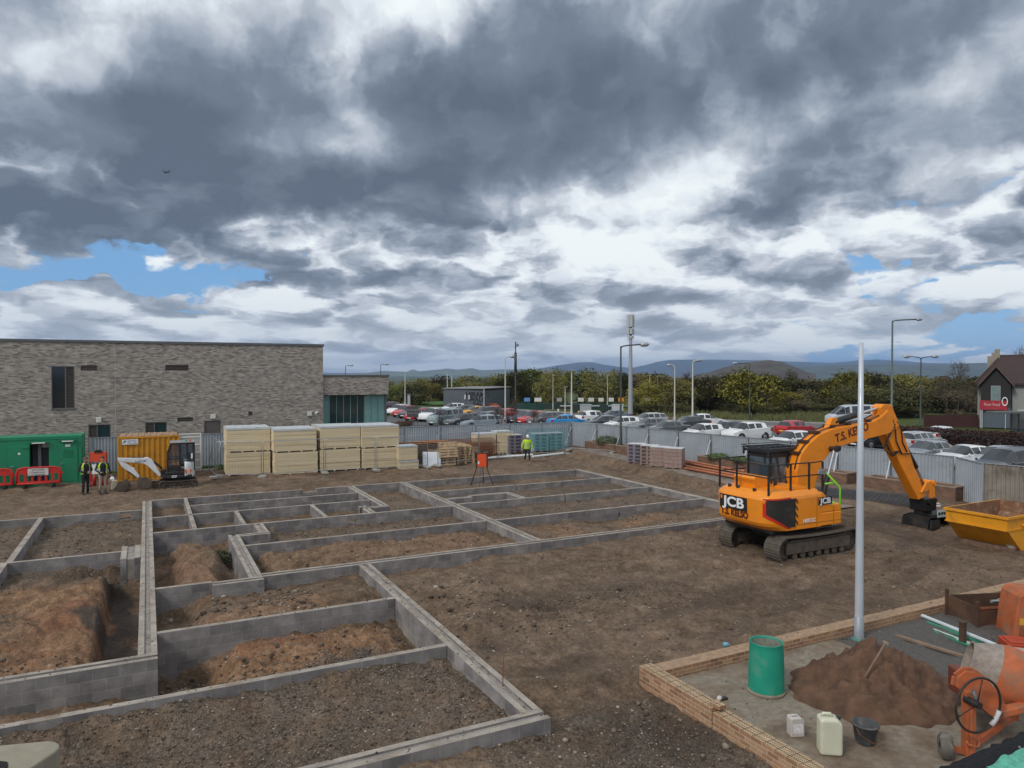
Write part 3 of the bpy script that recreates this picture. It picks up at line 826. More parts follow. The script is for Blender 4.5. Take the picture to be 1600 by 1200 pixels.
# ------------------------------------------------------------------ green site cabin
green = mat('green cabin paint', (.008, .205, .098), .5, var=.10, vscale=1.2, dirt=(.05, .10, .06), dirt_amt=.18)
cb = empty('site_cabin', 'green steel site cabin with one door folded open, beside the red barriers', 'cabin', (-3.12, 44.14, .02))
CX0 = -10.5
def cx_(p): return on_y(p, 700, 44.14)[0] + 3.12
mb = MB(); o0, o1 = cx_(46.8), cx_(76.3)
op = (o0, o1, .16, 2.18)
facade(mb, CX0, 0, .05, 2.5, 0, [op], depth=.08)
mb.box(CX0, -.001, .09, 2.45, .05, .12); mb.box(CX0, -.0, .003, 2.45, 2.40, 2.498)
side_face(mb, 0, 0, 2.45, .05, 2.5); mb.add([(CX0, 2.45, .05), (0, 2.45, .05), (0, 2.45, 2.5), (CX0, 2.45, 2.5)], [(0, 3, 2, 1)], 0, False, [[(0, 0)] * 4])
mb.build('wall', green, cb)
fr = MB()
for x in (CX0, -.09): fr.box(x, x + .09, -.025, -.002, .0, 2.55)
fr.box(CX0 + .1, -.1, -.025, -.003, 2.40, 2.56); fr.box(CX0 + .1, -.1, -.025, -.003, .0, .14)
fr.box(-.002, .022, -.02, .09, 0, 2.55); fr.box(-.002, .022, 2.36, 2.45, 0, 2.55); fr.box(-.002, .021, .1, 2.35, 2.42, 2.55); fr.box(-.002, .021, .1, 2.35, 0, .14)
fr.build('frame', green, cb, bevel=.006)
mb = MB(); mb.box(o0 - .02, o1 + .02, 1.1, 1.14, .12, 2.4); inn = mb.build('inner_partition', mat('dim grey board', (.11, .105, .11), .7), cb)
MB().box(o0 + (o1 - o0) * .30, o0 + (o1 - o0) * .48, .85, .95, .13, 2.38).build('door_post', mat('pale board', (.35, .34, .36), .6), cb)
MB().box(o0 + .02, o0 + .3, .5, 1.0, .85, .90).build('worktop', mat('worktop', (.3, .3, .3), .5), cb)
MB().box(o1 - .38, o1 - .03, .75, .8, 1.92, 2.12).build('notice', white, cb)
l0 = cx_(13.2); leaf = MB().box(l0, o0 - .03, -.075, -.03, .16, 2.10).build('door', green, cb, bevel=.006)
MB().box(l0 + .08, l0 + .24, -.12, -.08, 1.05, 1.09).build('handle', steel, leaf)
xx = (l0 + o0) / 2
MB().cyl((xx, -.082, 1.72), (xx, -.077, 1.72), .06, .06, 14).build('safety_sign', white, leaf)
MB().box(o0 - .32, o0 - .06, -.11, -.077, 1.98, 2.04).build('closer', green, leaf)
d0, d1 = cx_(91), cx_(121); leaf = MB().box(d0, d1, -.03, -.004, .16, 2.16).build('door', green, cb, bevel=.006)
m_ = MB()
for k in range(7): m_.box(d0 + .22, d1 - .22, -.05, -.032, 1.45 + k * .06, 1.485 + k * .06)
m_.build('vent', green, leaf)
MB().box(d0 + .09, d0 + .22, -.08, -.032, 1.08, 1.11).build('handle', steel, leaf)
MB().box(d0 + .32, d0 + .54, -.045, -.033, 1.99, 2.10).build('door_sign', white, leaf)
for (a, b, z) in ((50, 71, 2.26), (97, 115, 2.30)):
    x0, x1 = cx_(a), cx_(b); ol = MB().box(x0 - .15, x1 + .15, -.12, -.028, z, z + .05).build('light_bracket', green, cb)
    MB().box(x0, x1, -.15, -.03, z - .055, z - .003).build('tube_light', mat('light diffuser', (.75, .74, .68), .4), ol, bevel=.015)

# ------------------------------------------------------------------ yellow container
yel = mat('yellow container paint', (.52, .23, .012), .5, var=.12, vscale=1.5, dirt=(.16, .08, .03), dirt_amt=.3)
ct = empty('storage_container', 'yellow corrugated steel storage container behind the small digger', 'container', (-1.42, 43.4, 0))
W_, D_, H_ = 3.02, 2.4, 2.47
mb = MB()
def corr(mb, x0, x1, z0, z1, y, n, d=.05):
    """trapezoid corrugation along x on the plane y"""
    pts = []; p = (x1 - x0) / n
    for k in range(n):
        a = x0 + k * p
        pts += [(a, y), (a + p * .38, y), (a + p * .5, y + d), (a + p * .88, y + d)]
    pts.append((x1, y))
    for i in range(len(pts) - 1):
        (a, ya), (b, yb) = pts[i], pts[i + 1]
        mb.add([(a, ya, z0), (b, yb, z0), (b, yb, z1), (a, ya, z1)], [(0, 1, 2, 3)], 0)
corr(mb, .1, W_ - .1, .14, H_ - .1, .02, 11)
mb.box(.1, W_ - .1, .09, D_, .14, H_ - .04)
mb.build('side_wall', yel, ct)
f = MB()
for x in (0, W_ - .1):
    for y in (0, D_ - .1): f.box(x, x + .1, y, y + .1, 0, H_)
for y in (0, D_ - .1): f.box(.101, W_ - .101, y + .003, y + .09, .0, .14); f.box(.101, W_ - .101, y + .003, y + .09, H_ - .11, H_ - .003)
f.build('frame', yel, ct, bevel=.008)
rf = MB(); rf.box(.1, W_ - .1, .1, D_ - .1, H_ - .039, H_ - .01)
for k in range(9): rf.box(.25 + k * .3, .37 + k * .3, .12, D_ - .12, H_ - .009, H_ + .025)
rf.build('roof', mat('rusty roof', (.33, .22, .15), .8, var=.3, dirt=(.12, .06, .03), dirt_amt=.5), ct)
dg = mat('grey door inside', (.40, .42, .42), .6, var=.08)
do = MB().box(W_ + .03, W_ + 1.22, D_ - .05, D_, .15, H_ - .12).build('open_door', dg, ct)
r = MB()
for k in range(5): r.box(W_ + .1, W_ + 1.15, D_ - .075, D_ - .052, .3 + k * .45, .36 + k * .45)
r.box(W_ + .03, W_ + .09, D_ - .08, D_ - .052, .15, H_ - .12); r.box(W_ + 1.16, W_ + 1.22, D_ - .08, D_ - .052, .15, H_ - .12)
r.box(W_ + .1, W_ + 1.15, D_ - .08, D_ - .052, H_ - .18, H_ - .12)
r.build('door_frame', white, do)
sg = MB().box(.22, .98, -.03, -.004, H_ - .42, H_ - .15).build('sign', white, ct)
text_obj('lettering', 'AZTEC', .13, mat('sign blue', (.03, .12, .30), .5, var=0), sg, (.68, -.032, H_ - .245), (R(90), 0, 0), .002, sx=1.15, shear=.3)
text_obj('lettering', 'TOOL HIRE', .085, mat('sign navy', (.012, .03, .10), .5, var=0), sg, (.68, -.032, H_ - .355), (R(90), 0, 0), .002, sx=1.1, shear=.3)
MB().prism([(.25, H_ - .36), (.29, H_ - .36), (.40, H_ - .2), (.33, H_ - .2)], -.034, -.031, 'y').prism([(.31, H_ - .30), (.36, H_ - .30), (.42, H_ - .2), (.44, H_ - .19)], -.036, -.0345, 'y').build('emblem', MATS['sign blue'], sg)

# ------------------------------------------------------------------ steel hoarding
hoard = mat('galvanised hoarding', (.345, .385, .425), .45, .2, var=.14, vscale=.8, dirt=(.22, .23, .24), dirt_amt=.4, dscale=1.2)
hoardold = mat('weathered hoarding', (.26, .235, .20), .6, .25, var=.2, vscale=1.0, dirt=(.14, .11, .08), dirt_amt=.6, dscale=1.5)
def panel_run(a, b, name, label, m=hoard, prop=True, h=2.0, z0=.05, ribs=None, group='steel hoarding panels round the site'):
    """one bay of corrugated hoarding between posts, with its raking prop on the site side"""
    a = Vector((*a, 0)); b = Vector((*b, 0)); L = (b - a).length; ang = math.atan2(b.y - a.y, b.x - a.x)
    o = empty(name, label, 'hoarding panel', (a.x, a.y, z0), ang, group)
    mb = MB(); n = max(3, int(L / .16)); p = L / n; pts = []
    for k in range(n):
        q = k * p; pts += [(q, 0), (q + p * .5, 0), (q + p * .62, -.038), (q + p * .88, -.038)]
    pts.append((L, 0))
    for i in range(len(pts) - 1):
        (s, ya), (t, yb) = pts[i], pts[i + 1]
        mb.add([(s, ya, 0), (t, yb, 0), (t, yb, h), (s, ya, h)], [(0, 1, 2, 3)], 0)
        mb.add([(s, ya + .01, 0), (t, yb + .01, 0), (t, yb + .01, h), (s, ya + .01, h)], [(3, 2, 1, 0)], 0)
    mb.build('corrugated_sheet', m, o)
    MB().box(.02, L - .02, -.05, .025, h + .002, h + .035).build('top_rail', steel, o)
    MB().box(-.03, .03, -.10, -.045, -.05, h + .05).build('post', steel, o)
    if prop: MB().bar((.05, -.11, h * .82), (.35, -1.15, .05), .055).cyl((.35, -1.2, .0), (.35, -1.1, .12), .09, .09, 8).build('prop', steel, o)
    return o
def bays(P0, P1, n, tmpl, **k):
    for i in range(n):
        a = (P0[0] + (P1[0] - P0[0]) * i / n, P0[1] + (P1[1] - P0[1]) * i / n); b = (P0[0] + (P1[0] - P0[0]) * (i + 1) / n, P0[1] + (P1[1] - P0[1]) * (i + 1) / n)
        panel_run(a, b, 'hoarding_panel', tmpl[i], **k)
panel_run((-3.0, 48.6), (-.2, 48.55), 'hoarding_panel', 'grey corrugated hoarding panel in the gap between green cabin and yellow container', prop=False)
panel_run((-.2, 48.55), (2.6, 48.5), 'hoarding_panel', 'grey corrugated hoarding panel behind the yellow container', prop=False)
panel_run((2.6, 48.5), (5.4, 48.45), 'hoarding_panel', 'grey corrugated hoarding panel between container door and insulation stacks', prop=False)
bays((5.4, 48.45), (16.0, 48.3), 4, ['grey hoarding panel hidden behind the leftmost insulation stack', 'grey hoarding panel hidden behind the second insulation stack', 'grey hoarding panel behind the third insulation stack', 'grey hoarding panel just right of the tall insulation stacks'], prop=False)
bays((16.0, 48.3), (29.3, 47.3), 5, ['grey hoarding panel above the orange planks', 'grey hoarding panel above the rusty mesh pile', 'grey hoarding panel behind the far pale insulation pack', 'grey hoarding panel behind the wrapped purple blocks', 'grey hoarding panel behind the teal wrapped blocks'], prop=False)
panel_run((29.3, 47.3), (29.9, 44.7), 'hoarding_panel', 'grey hoarding panel at the far corner of the site', prop=True)
bays((29.9, 44.7), (31.2, 34.0), 4, ['grey propped hoarding panel behind the far brick planter', 'grey propped hoarding panel beside the dark lamp column', 'grey propped hoarding panel behind the pallets of blocks', 'grey propped hoarding panel below the parked white suv'])
bays((31.2, 34.0), (32.6, 22.9), 4, ['grey propped hoarding panel beyond the orange clay pipes', 'grey propped hoarding panel behind the excavator cab', 'grey propped hoarding panel behind the boom of the excavator', 'grey propped hoarding panel seen under the boom beyond the white pole'])
bays((32.6, 22.9), (32.75, 19.9), 1, ['bright grey hoarding panel right of the excavator dipper'])
panel_run((32.75, 19.85), (31.3, 17.75), 'hoarding_panel', 'narrow grey hoarding panel turned at an angle beyond the yellow skip', prop=False)
bays((31.0, 17.6), (31.9, 12.2), 2, ['brown weathered hoarding panel behind the yellow skip', 'brown weathered hoarding panel at the right edge of the photo'], m=hoardold, prop=False, z0=.12)

# ------------------------------------------------------------------ plastic barriers
redp = mat('red barrier plastic', (.52, .018, .012), .45, var=.1, dirt=(.2, .05, .03), dirt_amt=.25)
def barrier(x, y, rz, label, sign=False, group='red plastic barriers by the green cabin'):
    o = empty('site_barrier', label, 'barrier', (x, y, float(ground_z(x + 1, y)) - .03), rz, group)
    mb = MB(); hs = []
    for k in range(6):
        x0 = .14 + k * .30; hs.append((x0, x0 + .19, .33, .70))
    L = 1.95
    facade(mb, .02, L - .02, .2, 1.0, -.02, hs, depth=.04)
    mb2 = MB(); facade(mb2, .02, L - .02, .2, 1.0, .02, hs, depth=-.001)
    for f_ in mb2.f: mb.add([mb2.v[i] for i in f_], [tuple(reversed(range(len(f_))))], 0)
    mb.tube([(.02, 0, .22), (.02, 0, .82), (.15, 0, .98), (.3, 0, 1.02), (L - .3, 0, 1.02), (L - .15, 0, .98), (L - .02, 0, .82), (L - .02, 0, .22)], .045, 8)
    mb.tube([(.02, 0, .21), (L - .02, 0, .21)], .05, 8); mb.box(L, L + .09, -.02, .02, .66, .74)
    mb.build('panel', redp, o)
    for x_ in (.35, 1.6): MB().box(x_ - .06, x_ + .06, -.28, .28, .0, .12).box(x_ - .05, x_ + .05, -.05, .05, .121, .2).build('foot', black, o, bevel=.02)
    if sign:
        s_ = MB().box(.50, 1.40, -.066, -.05, .62, .98).build('sign', mat('grubby white board', (.55, .53, .50), .6, dirt=(.25, .18, .14), dirt_amt=.5), o)
        text_obj('lettering', 'WELFARE', .13, blackpaint, s_, (.95, -.068, .90), (R(90), 0, 0), .002)
        text_obj('lettering', 'Please wait', .13, blackpaint, s_, (.95, -.068, .78), (R(90), 0, 0), .002)
        text_obj('lettering', 'at reception', .12, blackpaint, s_, (.95, -.068, .67), (R(90), 0, 0), .002)
    return o
barrier(-5.92, 43.62, R(-4), 'red plastic barrier with white notice board in front of green cabin', True)
barrier(-8.0, 43.75, R(-3), 'red plastic barrier without a notice at the left edge')

# ------------------------------------------------------------------ fire point between the two men
fp = empty('fire_point', 'red site fire point with orange box and white notice behind the two men', 'fire point', (-2.25, 42.6, .05), R(-6))
redm = mat('red enamel', (.40, .02, .015), .4, var=.1, dirt=(.15, .03, .02), dirt_amt=.3)
m_ = MB()
for x in (-.38, .38): m_.bar((x, 0, 0), (x, 0, 1.75), .05); m_.bar((x, -.3, .03), (x, .3, .03), .05)
m_.bar((-.38, 0, 1.0), (.38, 0, 1.0), .04); m_.build('stand', redm, fp)
MB().box(-.36, .36, -.06, .06, 1.25, 1.75).build('header_board', mat('orange red board', (.62, .07, .02), .5), fp, bevel=.01)
MB().prism([(-.2, 1.72), (.2, 1.72), (.12, 1.86), (-.12, 1.86)], -.1, .05, 'y').build('alarm', black, fp)
MB().box(-.30, .28, -.04, .02, .62, 1.12).build('notice', white, fp)
for x in (-.18, .16): MB().lathe([(0, 0), (.09, .01), (.09, .42), (.05, .5), (.025, .52), (.03, .58), (0, .6)], (x, -.12, .04), n=12).build('extinguisher', redm, fp)

# ------------------------------------------------------------------ insulation packs
board = bpy.data.materials.new('foam board edges'); board.use_nodes = True
t = NT(board.node_tree); b = t.n['Principled BSDF']; co = t.new('ShaderNodeTexCoord').outputs['Object']
x_, y_, z_ = t.sep(co)
lay = t.noise(t.comb(t.math('MULTIPLY', x_, .25), t.math('MULTIPLY', y_, .25), t.math('MULTIPLY', z_, 14)), 1.0, 3, .7)
wv = t.math('FRACT', t.math('MULTIPLY', z_, 9.0)); seam = t.mapr(wv, 0, .12, .82, 1.0)
c = t.mix(1.0, t.ramp(lay, [(.3, (.50, .405, .25)), (.5, (.62, .515, .335)), (.7, (.70, .60, .42))]), t.comb(seam, seam, seam), 'MULTIPLY')
t.put(b.inputs['Base Color'], c); b.inputs['Roughness'].default_value = .85
foil = mat('white film', (.50, .53, .54), .4, var=.12, vscale=2, bump=.5, bscale=4)
def pack(name, label, loc, w, d, h, rz=0, bearers=True, group=None, film=True, n=4, parent_mesh=None):
    o = empty(name, label, 'insulation pack', loc, rz, group)
    mb = MB(); nl = max(2, int(h / .11)); z = .0
    base = .065 if bearers else 0
    for k in range(nl):
        hh = (h - base) / nl; z0 = base + k * hh
        jx, jy = random.uniform(-.012, .012), random.uniform(-.012, .012)
        mb.box(jx, w + jx, jy, d + jy, z0 + .002, z0 + hh)
    mb.build('boards', board, o)
    if film:
        f_ = MB(); N = 10
        for i in range(N):
            for j in range(N):
                def zz(a, b_): return h + .012 + .03 * (math.sin(a * 2.3 + loc[0]) * math.cos(b_ * 1.9 + loc[1]) * .5 + .5)
                q = [(i, j), (i + 1, j), (i + 1, j + 1), (i, j + 1)]
                f_.add([(w * a / N, d * b_ / N, zz(a, b_)) for a, b_ in q], [(0, 1, 2, 3)], 0, True)
        f_.box(-.006, w + .006, -.018, -.012, h - .07, h + .02); f_.box(-.018, -.012, -.01, d, h - .07, h + .02); f_.box(w + .012, w + .018, -.01, d, h - .07, h + .02)
        f_.build('film', foil, o)
    if bearers:
        for k in range(n):
            x0 = .15 + (w - .3) * k / (n - 1)
            MB().box(x0 - .05, x0 + .05, -.01, d, 0, base).build('bearer', mat('foam bearer', (.60, .52, .36), .8), o)
    return o
G1 = 'tall insulation packs stacked two high'
names = ['leftmost', 'second', 'third', 'rightmost']
spots = [(3.95, 43.15, 2.36, R(-2), 1.30, 1.36), (6.42, 42.15, 2.38, R(-1), 1.27, 1.30), (8.95, 42.15, 2.36, R(0), 1.27, 1.32), (11.42, 42.0, 2.30, R(.5), 1.22, 1.34)]
for i, (x, y, w, rz, h1, h2) in enumerate(spots):
    z = float(ground_z(x + 1, y + .6)) + .0
    pack('insulation_pack', 'lower pale foam insulation pack of the %s tall stack' % names[i], (x, y, z), w, 2.4, h1, rz, group=G1, film=False)
    pack('insulation_pack', 'upper film topped insulation pack of the %s tall stack' % names[i], (x + [.02, -.05, .03, -.04][i], y + .02, z + h1 + .02), w, 2.4, h2, rz + R(.6), group=G1)
pack('insulation_pack', 'thin bottom pack of the low cream stack right of the tall insulation', (13.55, 41.55, .02), 1.22, 1.2, .52, R(1), False, 'low insulation stack')
pack('insulation_pack', 'thicker top pack of the low cream stack right of the tall insulation', (13.52, 41.55, .58), 1.18, 1.2, .85, R(0), False, 'low insulation stack')
pack('insulation_pack', 'pale wrapped insulation pack left of pair in front of far hoarding', (20.75, 46.2, .04), 1.45, 1.2, 1.50, R(-4), True, 'far insulation packs')
pack('insulation_pack', 'pale wrapped insulation pack right of pair in front of far hoarding', (22.3, 46.1, .04), 1.2, 1.2, 1.62, R(-4), True, 'far insulation packs')
wb = tag(MB().box(0, 1.15, -.03, .03, 0, .95).build('foam_sheet', mat('white foam sheet', (.72, .76, .80), .6, var=.05), None, (15.15, 41.85, .06)), 'white foam sheet leaning upright beside the low cream insulation stack', 'board')
wb.rotation_euler = (R(-14), R(3), R(-3))

# ------------------------------------------------------------------ pallets, mesh, planks
def pallet_mb(mb):
    for k in range(6): mb.box(0, 1.2, k * .172, k * .172 + .12, .122, .144)
    for y in (0, .44, .88):
        for x in (0, .53, 1.06): mb.box(x, x + .14, y, y + .12, .022, .098)
        mb.box(0, 1.2, y, y + .12, .0, .0215)
    for x in (0, .53, 1.06): mb.box(x, x + .14, 0, 1.0, .0985, .1215)
    return mb
pw = pallet_mb(MB()).mesh('pallet', wood); pold = pallet_mb(MB()).mesh('pallet', oldwood)
def pal(label, loc, rot, me=pw, group='timber pallets by the tall insulation'):
    o = bpy.data.objects.new('pallet', me); COL.objects.link(o); o.location = loc; o.rotation_euler = rot
    return tag(o, label, 'pallet', group)
for k in range(6):
    pal(['bottom pallet of the flat pile of pale pallets', 'second pallet up in the flat pile of pale pallets', 'third pallet up in the flat pile of pale pallets', 'fourth pallet up in the flat pile of pale pallets', 'fifth pallet up in the flat pile of pale pallets', 'top pallet of the flat pile of pale pallets'][k], (17.55 + .03 * (k % 2), 42.15, .04 + k * .15), (0, 0, R(-3 + k)))
pal('pale pallet leaning on edge, in front of the brown pallets', (16.25, 41.95, .55), (R(76), 0, R(-4))); pal('pale pallet standing on edge below another leaning pallet', (16.2, 42.1, .03), (R(80), 0, R(-2)))
for k in range(5):
    pal(['brown weathered pallet standing upright nearest the white foam sheet', 'brown weathered pallet upright, second from the white foam sheet', 'brown weathered pallet upright in the middle of its row', 'brown weathered pallet upright, fourth in its row', 'brown weathered pallet upright at far end of its row'][k], (15.85 + k * .62, 42.95 + .1 * k, .04), (R(82), R(0), R(-60 + 6 * k)), pold)
for k in range(4): pal(['pale pallet standing tilted above the flat pallet pile, leftmost', 'pale pallet tilted above the flat pallet pile, second from left', 'pale pallet tilted above the flat pallet pile, third from left', 'pale pallet tilted above the flat pallet pile, rightmost'][k], (17.0 + k * .35, 43.3, .35), (R(80), R(6), R(-70)))
o = empty('rebar_pile', 'pile of curved rust brown steel mesh cages near the pallets', 'steel mesh', (16.6, 44.2, .05), R(-8))
for k in range(5):
    mb = MB(); y0 = k * .42
    for i in range(46):
        x = -.4 + i * .11; zt = 1.02 + .12 * math.sin(i * .11) + .04 * k
        mb.tube([(x, y0, .0), (x + .05, y0 + .02, zt * .7), (x + .12, y0 + .16, zt), (x + .16, y0 + .36, zt * .96)], .013, 4)
    for j in range(7): mb.tube([(-.45, y0 + .02, .1 + j * .15), (4.75, y0 + .03, .12 + j * .15)], .011, 4)
    for j in range(3): mb.tube([(-.4, y0 + .1 + j * .12, 1.03 + .04 * k), (4.8, y0 + .1 + j * .12, 1.1 + .04 * k)], .011, 4)
    mb.build('mesh_sheet', rust, o)
for k in range(5):
    a = MB().box(-1.9, 1.9, -.11, .11, -.022, .022)
    o = tag(a.build('plank', mat('orange timber', (.42, .20, .09), .8, var=.3, vscale=4), None, (15.3 + .12 * k, 44.0 + (k % 3) * .26, 1.30 + .06 * (k // 3) + .055 * (k % 2)), bevel=.004), 'orange brown plank laid on the rusty mesh pile', 'plank', 'orange planks beside the mesh pile'); o.rotation_euler = (0, R(-1 + k * .5), R(-4 + 2 * k))
# support for the planks: a low trestle of bearers
o = tag(MB().box(0, 2.6, 0, .9, 0, 1.22).build('board_stack', mat('dark wrapped boards', (.10, .075, .06), .7, var=.3), None, (14.6, 43.7, .03)), 'dark stack of boards under the orange planks', 'board stack')
# ------------------------------------------------------------------ mesh fence panels
wire = mat('dull wire', (.22, .225, .23), .5, .5, var=.1)
def heras(a, b, label, lean=0.0, net=None):
    a = Vector((*a, 0)); b = Vector((*b, 0)); L = (b - a).length; ang = math.atan2(b.y - a.y, b.x - a.x)
    z = float(max(ground_z(a.x, a.y), ground_z(b.x, b.y)))
    o = empty('mesh_fence_panel', label, 'fence panel', (a.x, a.y, z + .02), ang, 'temporary mesh fence panels across the back of the site')
    r = .15
    MB().tube([(.03, 0, .0), (.03, lean, 1.98 - r), (.03 + r * .3, lean, 1.98 - r * .3), (.03 + r, lean, 1.98), (L - .03 - r, lean, 1.98), (L - .03 - r * .3, lean, 1.98 - r * .3), (L - .03, lean, 1.98 - r), (L - .03, 0, .0)], .021, 8).cyl((.03, 0, .18), (L - .03, 0, .18), .018, n=6).build('frame', steel, o)
    mb = MB()
    n = int(L / .15)
    for k in range(1, n): mb.tube([(L * k / n, 0, .19), (L * k / n, lean, 1.96)], .0022, 3)
    for k in range(1, 9): mb.tube([(.04, lean * k / 9, .18 + 1.78 * k / 9), (L - .04, lean * k / 9, .18 + 1.78 * k / 9)], .0022, 3)
    mb.build('wire_mesh', wire, o)
    for x in (.03, L - .03): MB().box(x - .11, x + .11, -.33, .33, -.02, .11).build('foot_block', concrete, o, bevel=.02)
    if net:
        nb = MB(); N = 14
        for i in range(N):
            q = [(L * i / N, 0), (L * (i + 1) / N, 0)]
            nb.add([(q[0][0] + .02, .02 * math.sin(i * 1.7) + .01, .3), (q[1][0] + .02, .02 * math.sin(i * 1.7 + 1.7) + .01, .3), (q[1][0] + .02, lean + .03 * math.sin(i * 2.1 + 2.1) + .02, 1.9), (q[0][0] + .02, lean + .03 * math.sin(i * 2.1) + .02, 1.9)], [(0, 1, 2, 3)], 0, True)
        nb.build('debris_net', net, o)
    return o
heras((3.3, 42.35), (5.62, 41.45), 'wire mesh fence panel from the grass gap to front of leftmost stack')
heras((5.68, 41.45), (9.02, 41.4), 'wire mesh fence panel in front of the second insulation stack')
heras((9.08, 41.4), (12.0, 41.3), 'wire mesh fence panel in front of the third insulation stack')
heras((12.06, 41.3), (15.3, 41.35), 'wire mesh fence panel in front of rightmost tall stack and low cream stack')
heras((15.9, 41.3), (19.2, 42.4), 'wire mesh fence panel in front of the pale pallets')
heras((19.25, 42.5), (22.4, 44.1), 'wire mesh fence panel in front of the far pale insulation packs')
netm = bpy.data.materials.new('teal debris netting'); netm.use_nodes = True
t = NT(netm.node_tree); b = t.n['Principled BSDF']; b.inputs['Base Color'].default_value = (.10, .30, .33, 1); b.inputs['Alpha'].default_value = .38; b.inputs['Roughness'].default_value = .7
heras((23.6, 44.3), (26.9, 43.9), 'mesh fence panel hung with teal netting behind the worker', net=netm)
heras((26.95, 43.9), (28.7, 40.9), 'wire mesh fence panel turning the corner by the far planter')
heras((3.2, 45.8), (3.35, 42.5), 'bent wire mesh fence panel seen end on beside the container door', lean=.25)

# ------------------------------------------------------------------ pallets of blocks, pipes, planters
def wrapped(loc, rz, w, d, h, col, label, rows, lab, group, holes=True):
    o = empty('block_pallet', label, 'pallet of blocks', loc, rz, group)
    m = mat('block wrap ' + lab, col, .45, var=.22, vscale=5, dirt=tuple(c * .6 for c in col), dirt_amt=.3)
    mb = MB()
    for k in range(rows):
        z0 = .12 + k * (h - .12) / rows; z1 = .12 + (k + 1) * (h - .12) / rows - .012
        nb = 4
        for i in range(nb): mb.box(i * w / nb + .004, (i + 1) * w / nb - .004, random.uniform(-.01, .01), d, z0, z1)
    if holes:
        hb = mb
        for k in range(rows):
            zc = .12 + (k + .5) * (h - .12) / rows
            hb.box(w * .1, w * .35, -.022, -.013, zc - .05, zc + .06, 1); hb.box(w * .5, w * .82, -.022, -.013, zc - .06, zc + .05, 1)
    mb.build('blocks', [m, mat('dark print', (.045, .04, .05), .5)], o)
    MB().box(-.004, w + .004, -.012, d + .004, h - .008, h + .01).build('top_sheet', mat('clear film', (.50, .50, .52), .3, var=.15), o)
    p = MB()
    for x in (0, w / 2 - .06, w - .12): p.box(x, x + .12, 0, d, .0, .095)
    p.box(0, w, 0, d, .096, .118); p.build('pallet', oldwood, o)
    return o
PUR, TEA, BRN = (.20, .175, .21), (.16, .27, .30), (.27, .19, .165)
def gz(v): return float(ground_z(v[0], v[1]))
for (X_, Y_, c, l, nm) in ((23.1, 45.9, PUR, 'purple wrapped pallet of blocks left of the worker', 'purple'), (25.0, 45.5, TEA, 'teal tinted pallet of blocks, left one behind the netting', 'teal'), (26.3, 45.5, TEA, 'teal tinted pallet of blocks, right one behind the netting', 'teal')):
    wrapped((X_, Y_, gz((X_, Y_)) + .02), R(-4), 1.15, 1.0, 1.35, c, l, 5, nm, 'wrapped block pallets behind the worker')
for i, (p_, c, hl) in enumerate((((980, 724), PUR, True), ((1000, 727), BRN, True), ((1015, 730), BRN, False), ((1038, 733), BRN, False))):
    v = px(*p_, .3)
    wrapped((v.x, v.y, gz(v) - .02), R(-52), 1.0, .95, 1.22, c, ['purple grey pallet of concrete blocks at far end of the row by the planter', 'brownish pallet of blocks, second from far end of the row', 'brown wrapped pallet of blocks, third from far end of the row', 'brown pallet of blocks nearest the orange clay pipes'][i], 5, ['purple', 'brown'][i > 0], 'block pallets on the old path', hl)
planterb = brick_mat('planter brick', (.13, .075, .05), (.20, .115, .075), (.16, .13, .11), .215, .065, .01, bump=.3)
def planter(a, b, w, label, h=.55):
    a = Vector((*a, 0)); b = Vector((*b, 0)); L = (b - a).length; ang = math.atan2(b.y - a.y, b.x - a.x)
    o = empty('planter', label, 'planter', (a.x, a.y, .26), ang, 'raised brick planters along the hoarding')
    mb = MB(); e = .16
    for q in ((0, L, 0, e), (0, L, w - e, w), (0, e, e, w - e), (L - e, L, e, w - e)): mb.box(*q, -.3, h)
    mb.build('wall', planterb, o, boxuv=True)
    c = MB()
    for q in ((-.02, L + .02, -.02, e + .02), (-.02, L + .02, w - e - .02, w + .02), (-.02, e + .02, e + .021, w - e - .021), (L - e - .02, L + .02, e + .021, w - e - .021)): c.box(*q, h + .003, h + .06)
    c.build('coping', mat('brown coping', (.24, .17, .13), .85, var=.25), o)
    MB().box(e, L - e, e, w - e, h - .35, h - .14).build('soil', mat('planter soil', (.05, .035, .025), .95, var=.4, bump=1, bscale=12), o)
    return o
planter((28.75, 44.6), (29.1, 39.4), .9, 'long brick planter with a green shrub at the far corner')
planter((29.75, 33.6), (30.3, 28.8), .9, 'brick planter with weedy shrubs behind the orange clay pipes')
planter((30.6, 27.4), (31.05, 24.2), .95, 'brick planter seen under the boom left of the dipper')
planter((31.1, 23.3), (31.55, 19.1), 1.0, 'nearest brick planter, behind the excavator bucket')
clay_ = mat('orange clay pipe', (.40, .14, .065), .75, var=.2, dirt=(.2, .10, .06), dirt_amt=.3)
for k in range(8):
    a = px(1062 + (k % 4) * 3, 720 + k * 2.2, .34); b2 = px(1160 + 3 * k, 738 + k * 2.6, .34)
    d = (b2 - a); d = d.normalized() * 5.6
    off = Vector((0, 0, .06 + .09 * (k % 2)))
    o = MB().tube([Vector((0, 0, 0)), d * .97], .058, 10).tube([d * .95, d], .078, 10).build('clay_pipe', clay_, None, a + off)
    tag(o, 'orange clay drain pipe lying in the fanned bundle by the old path', 'pipe', 'orange clay pipes')
wp = mat('white plastic pipe', (.62, .66, .66), .4, var=.1)
for i, (p0, p1) in enumerate((((752, 717), (832, 711.5)), ((832, 714.5), (880, 709)))):
    a = px(*p0, .12); b2 = px(*p1, .12)
    tag(MB().cyl((0, 0, 0), b2 - a, .085, n=14).build('plastic_pipe', wp, None, a + Vector((0, 0, .03))), ['long white pipe on the ground left of the worker', 'shorter white pipe on the ground right of the worker'][i], 'pipe', 'white pipes on the ground')
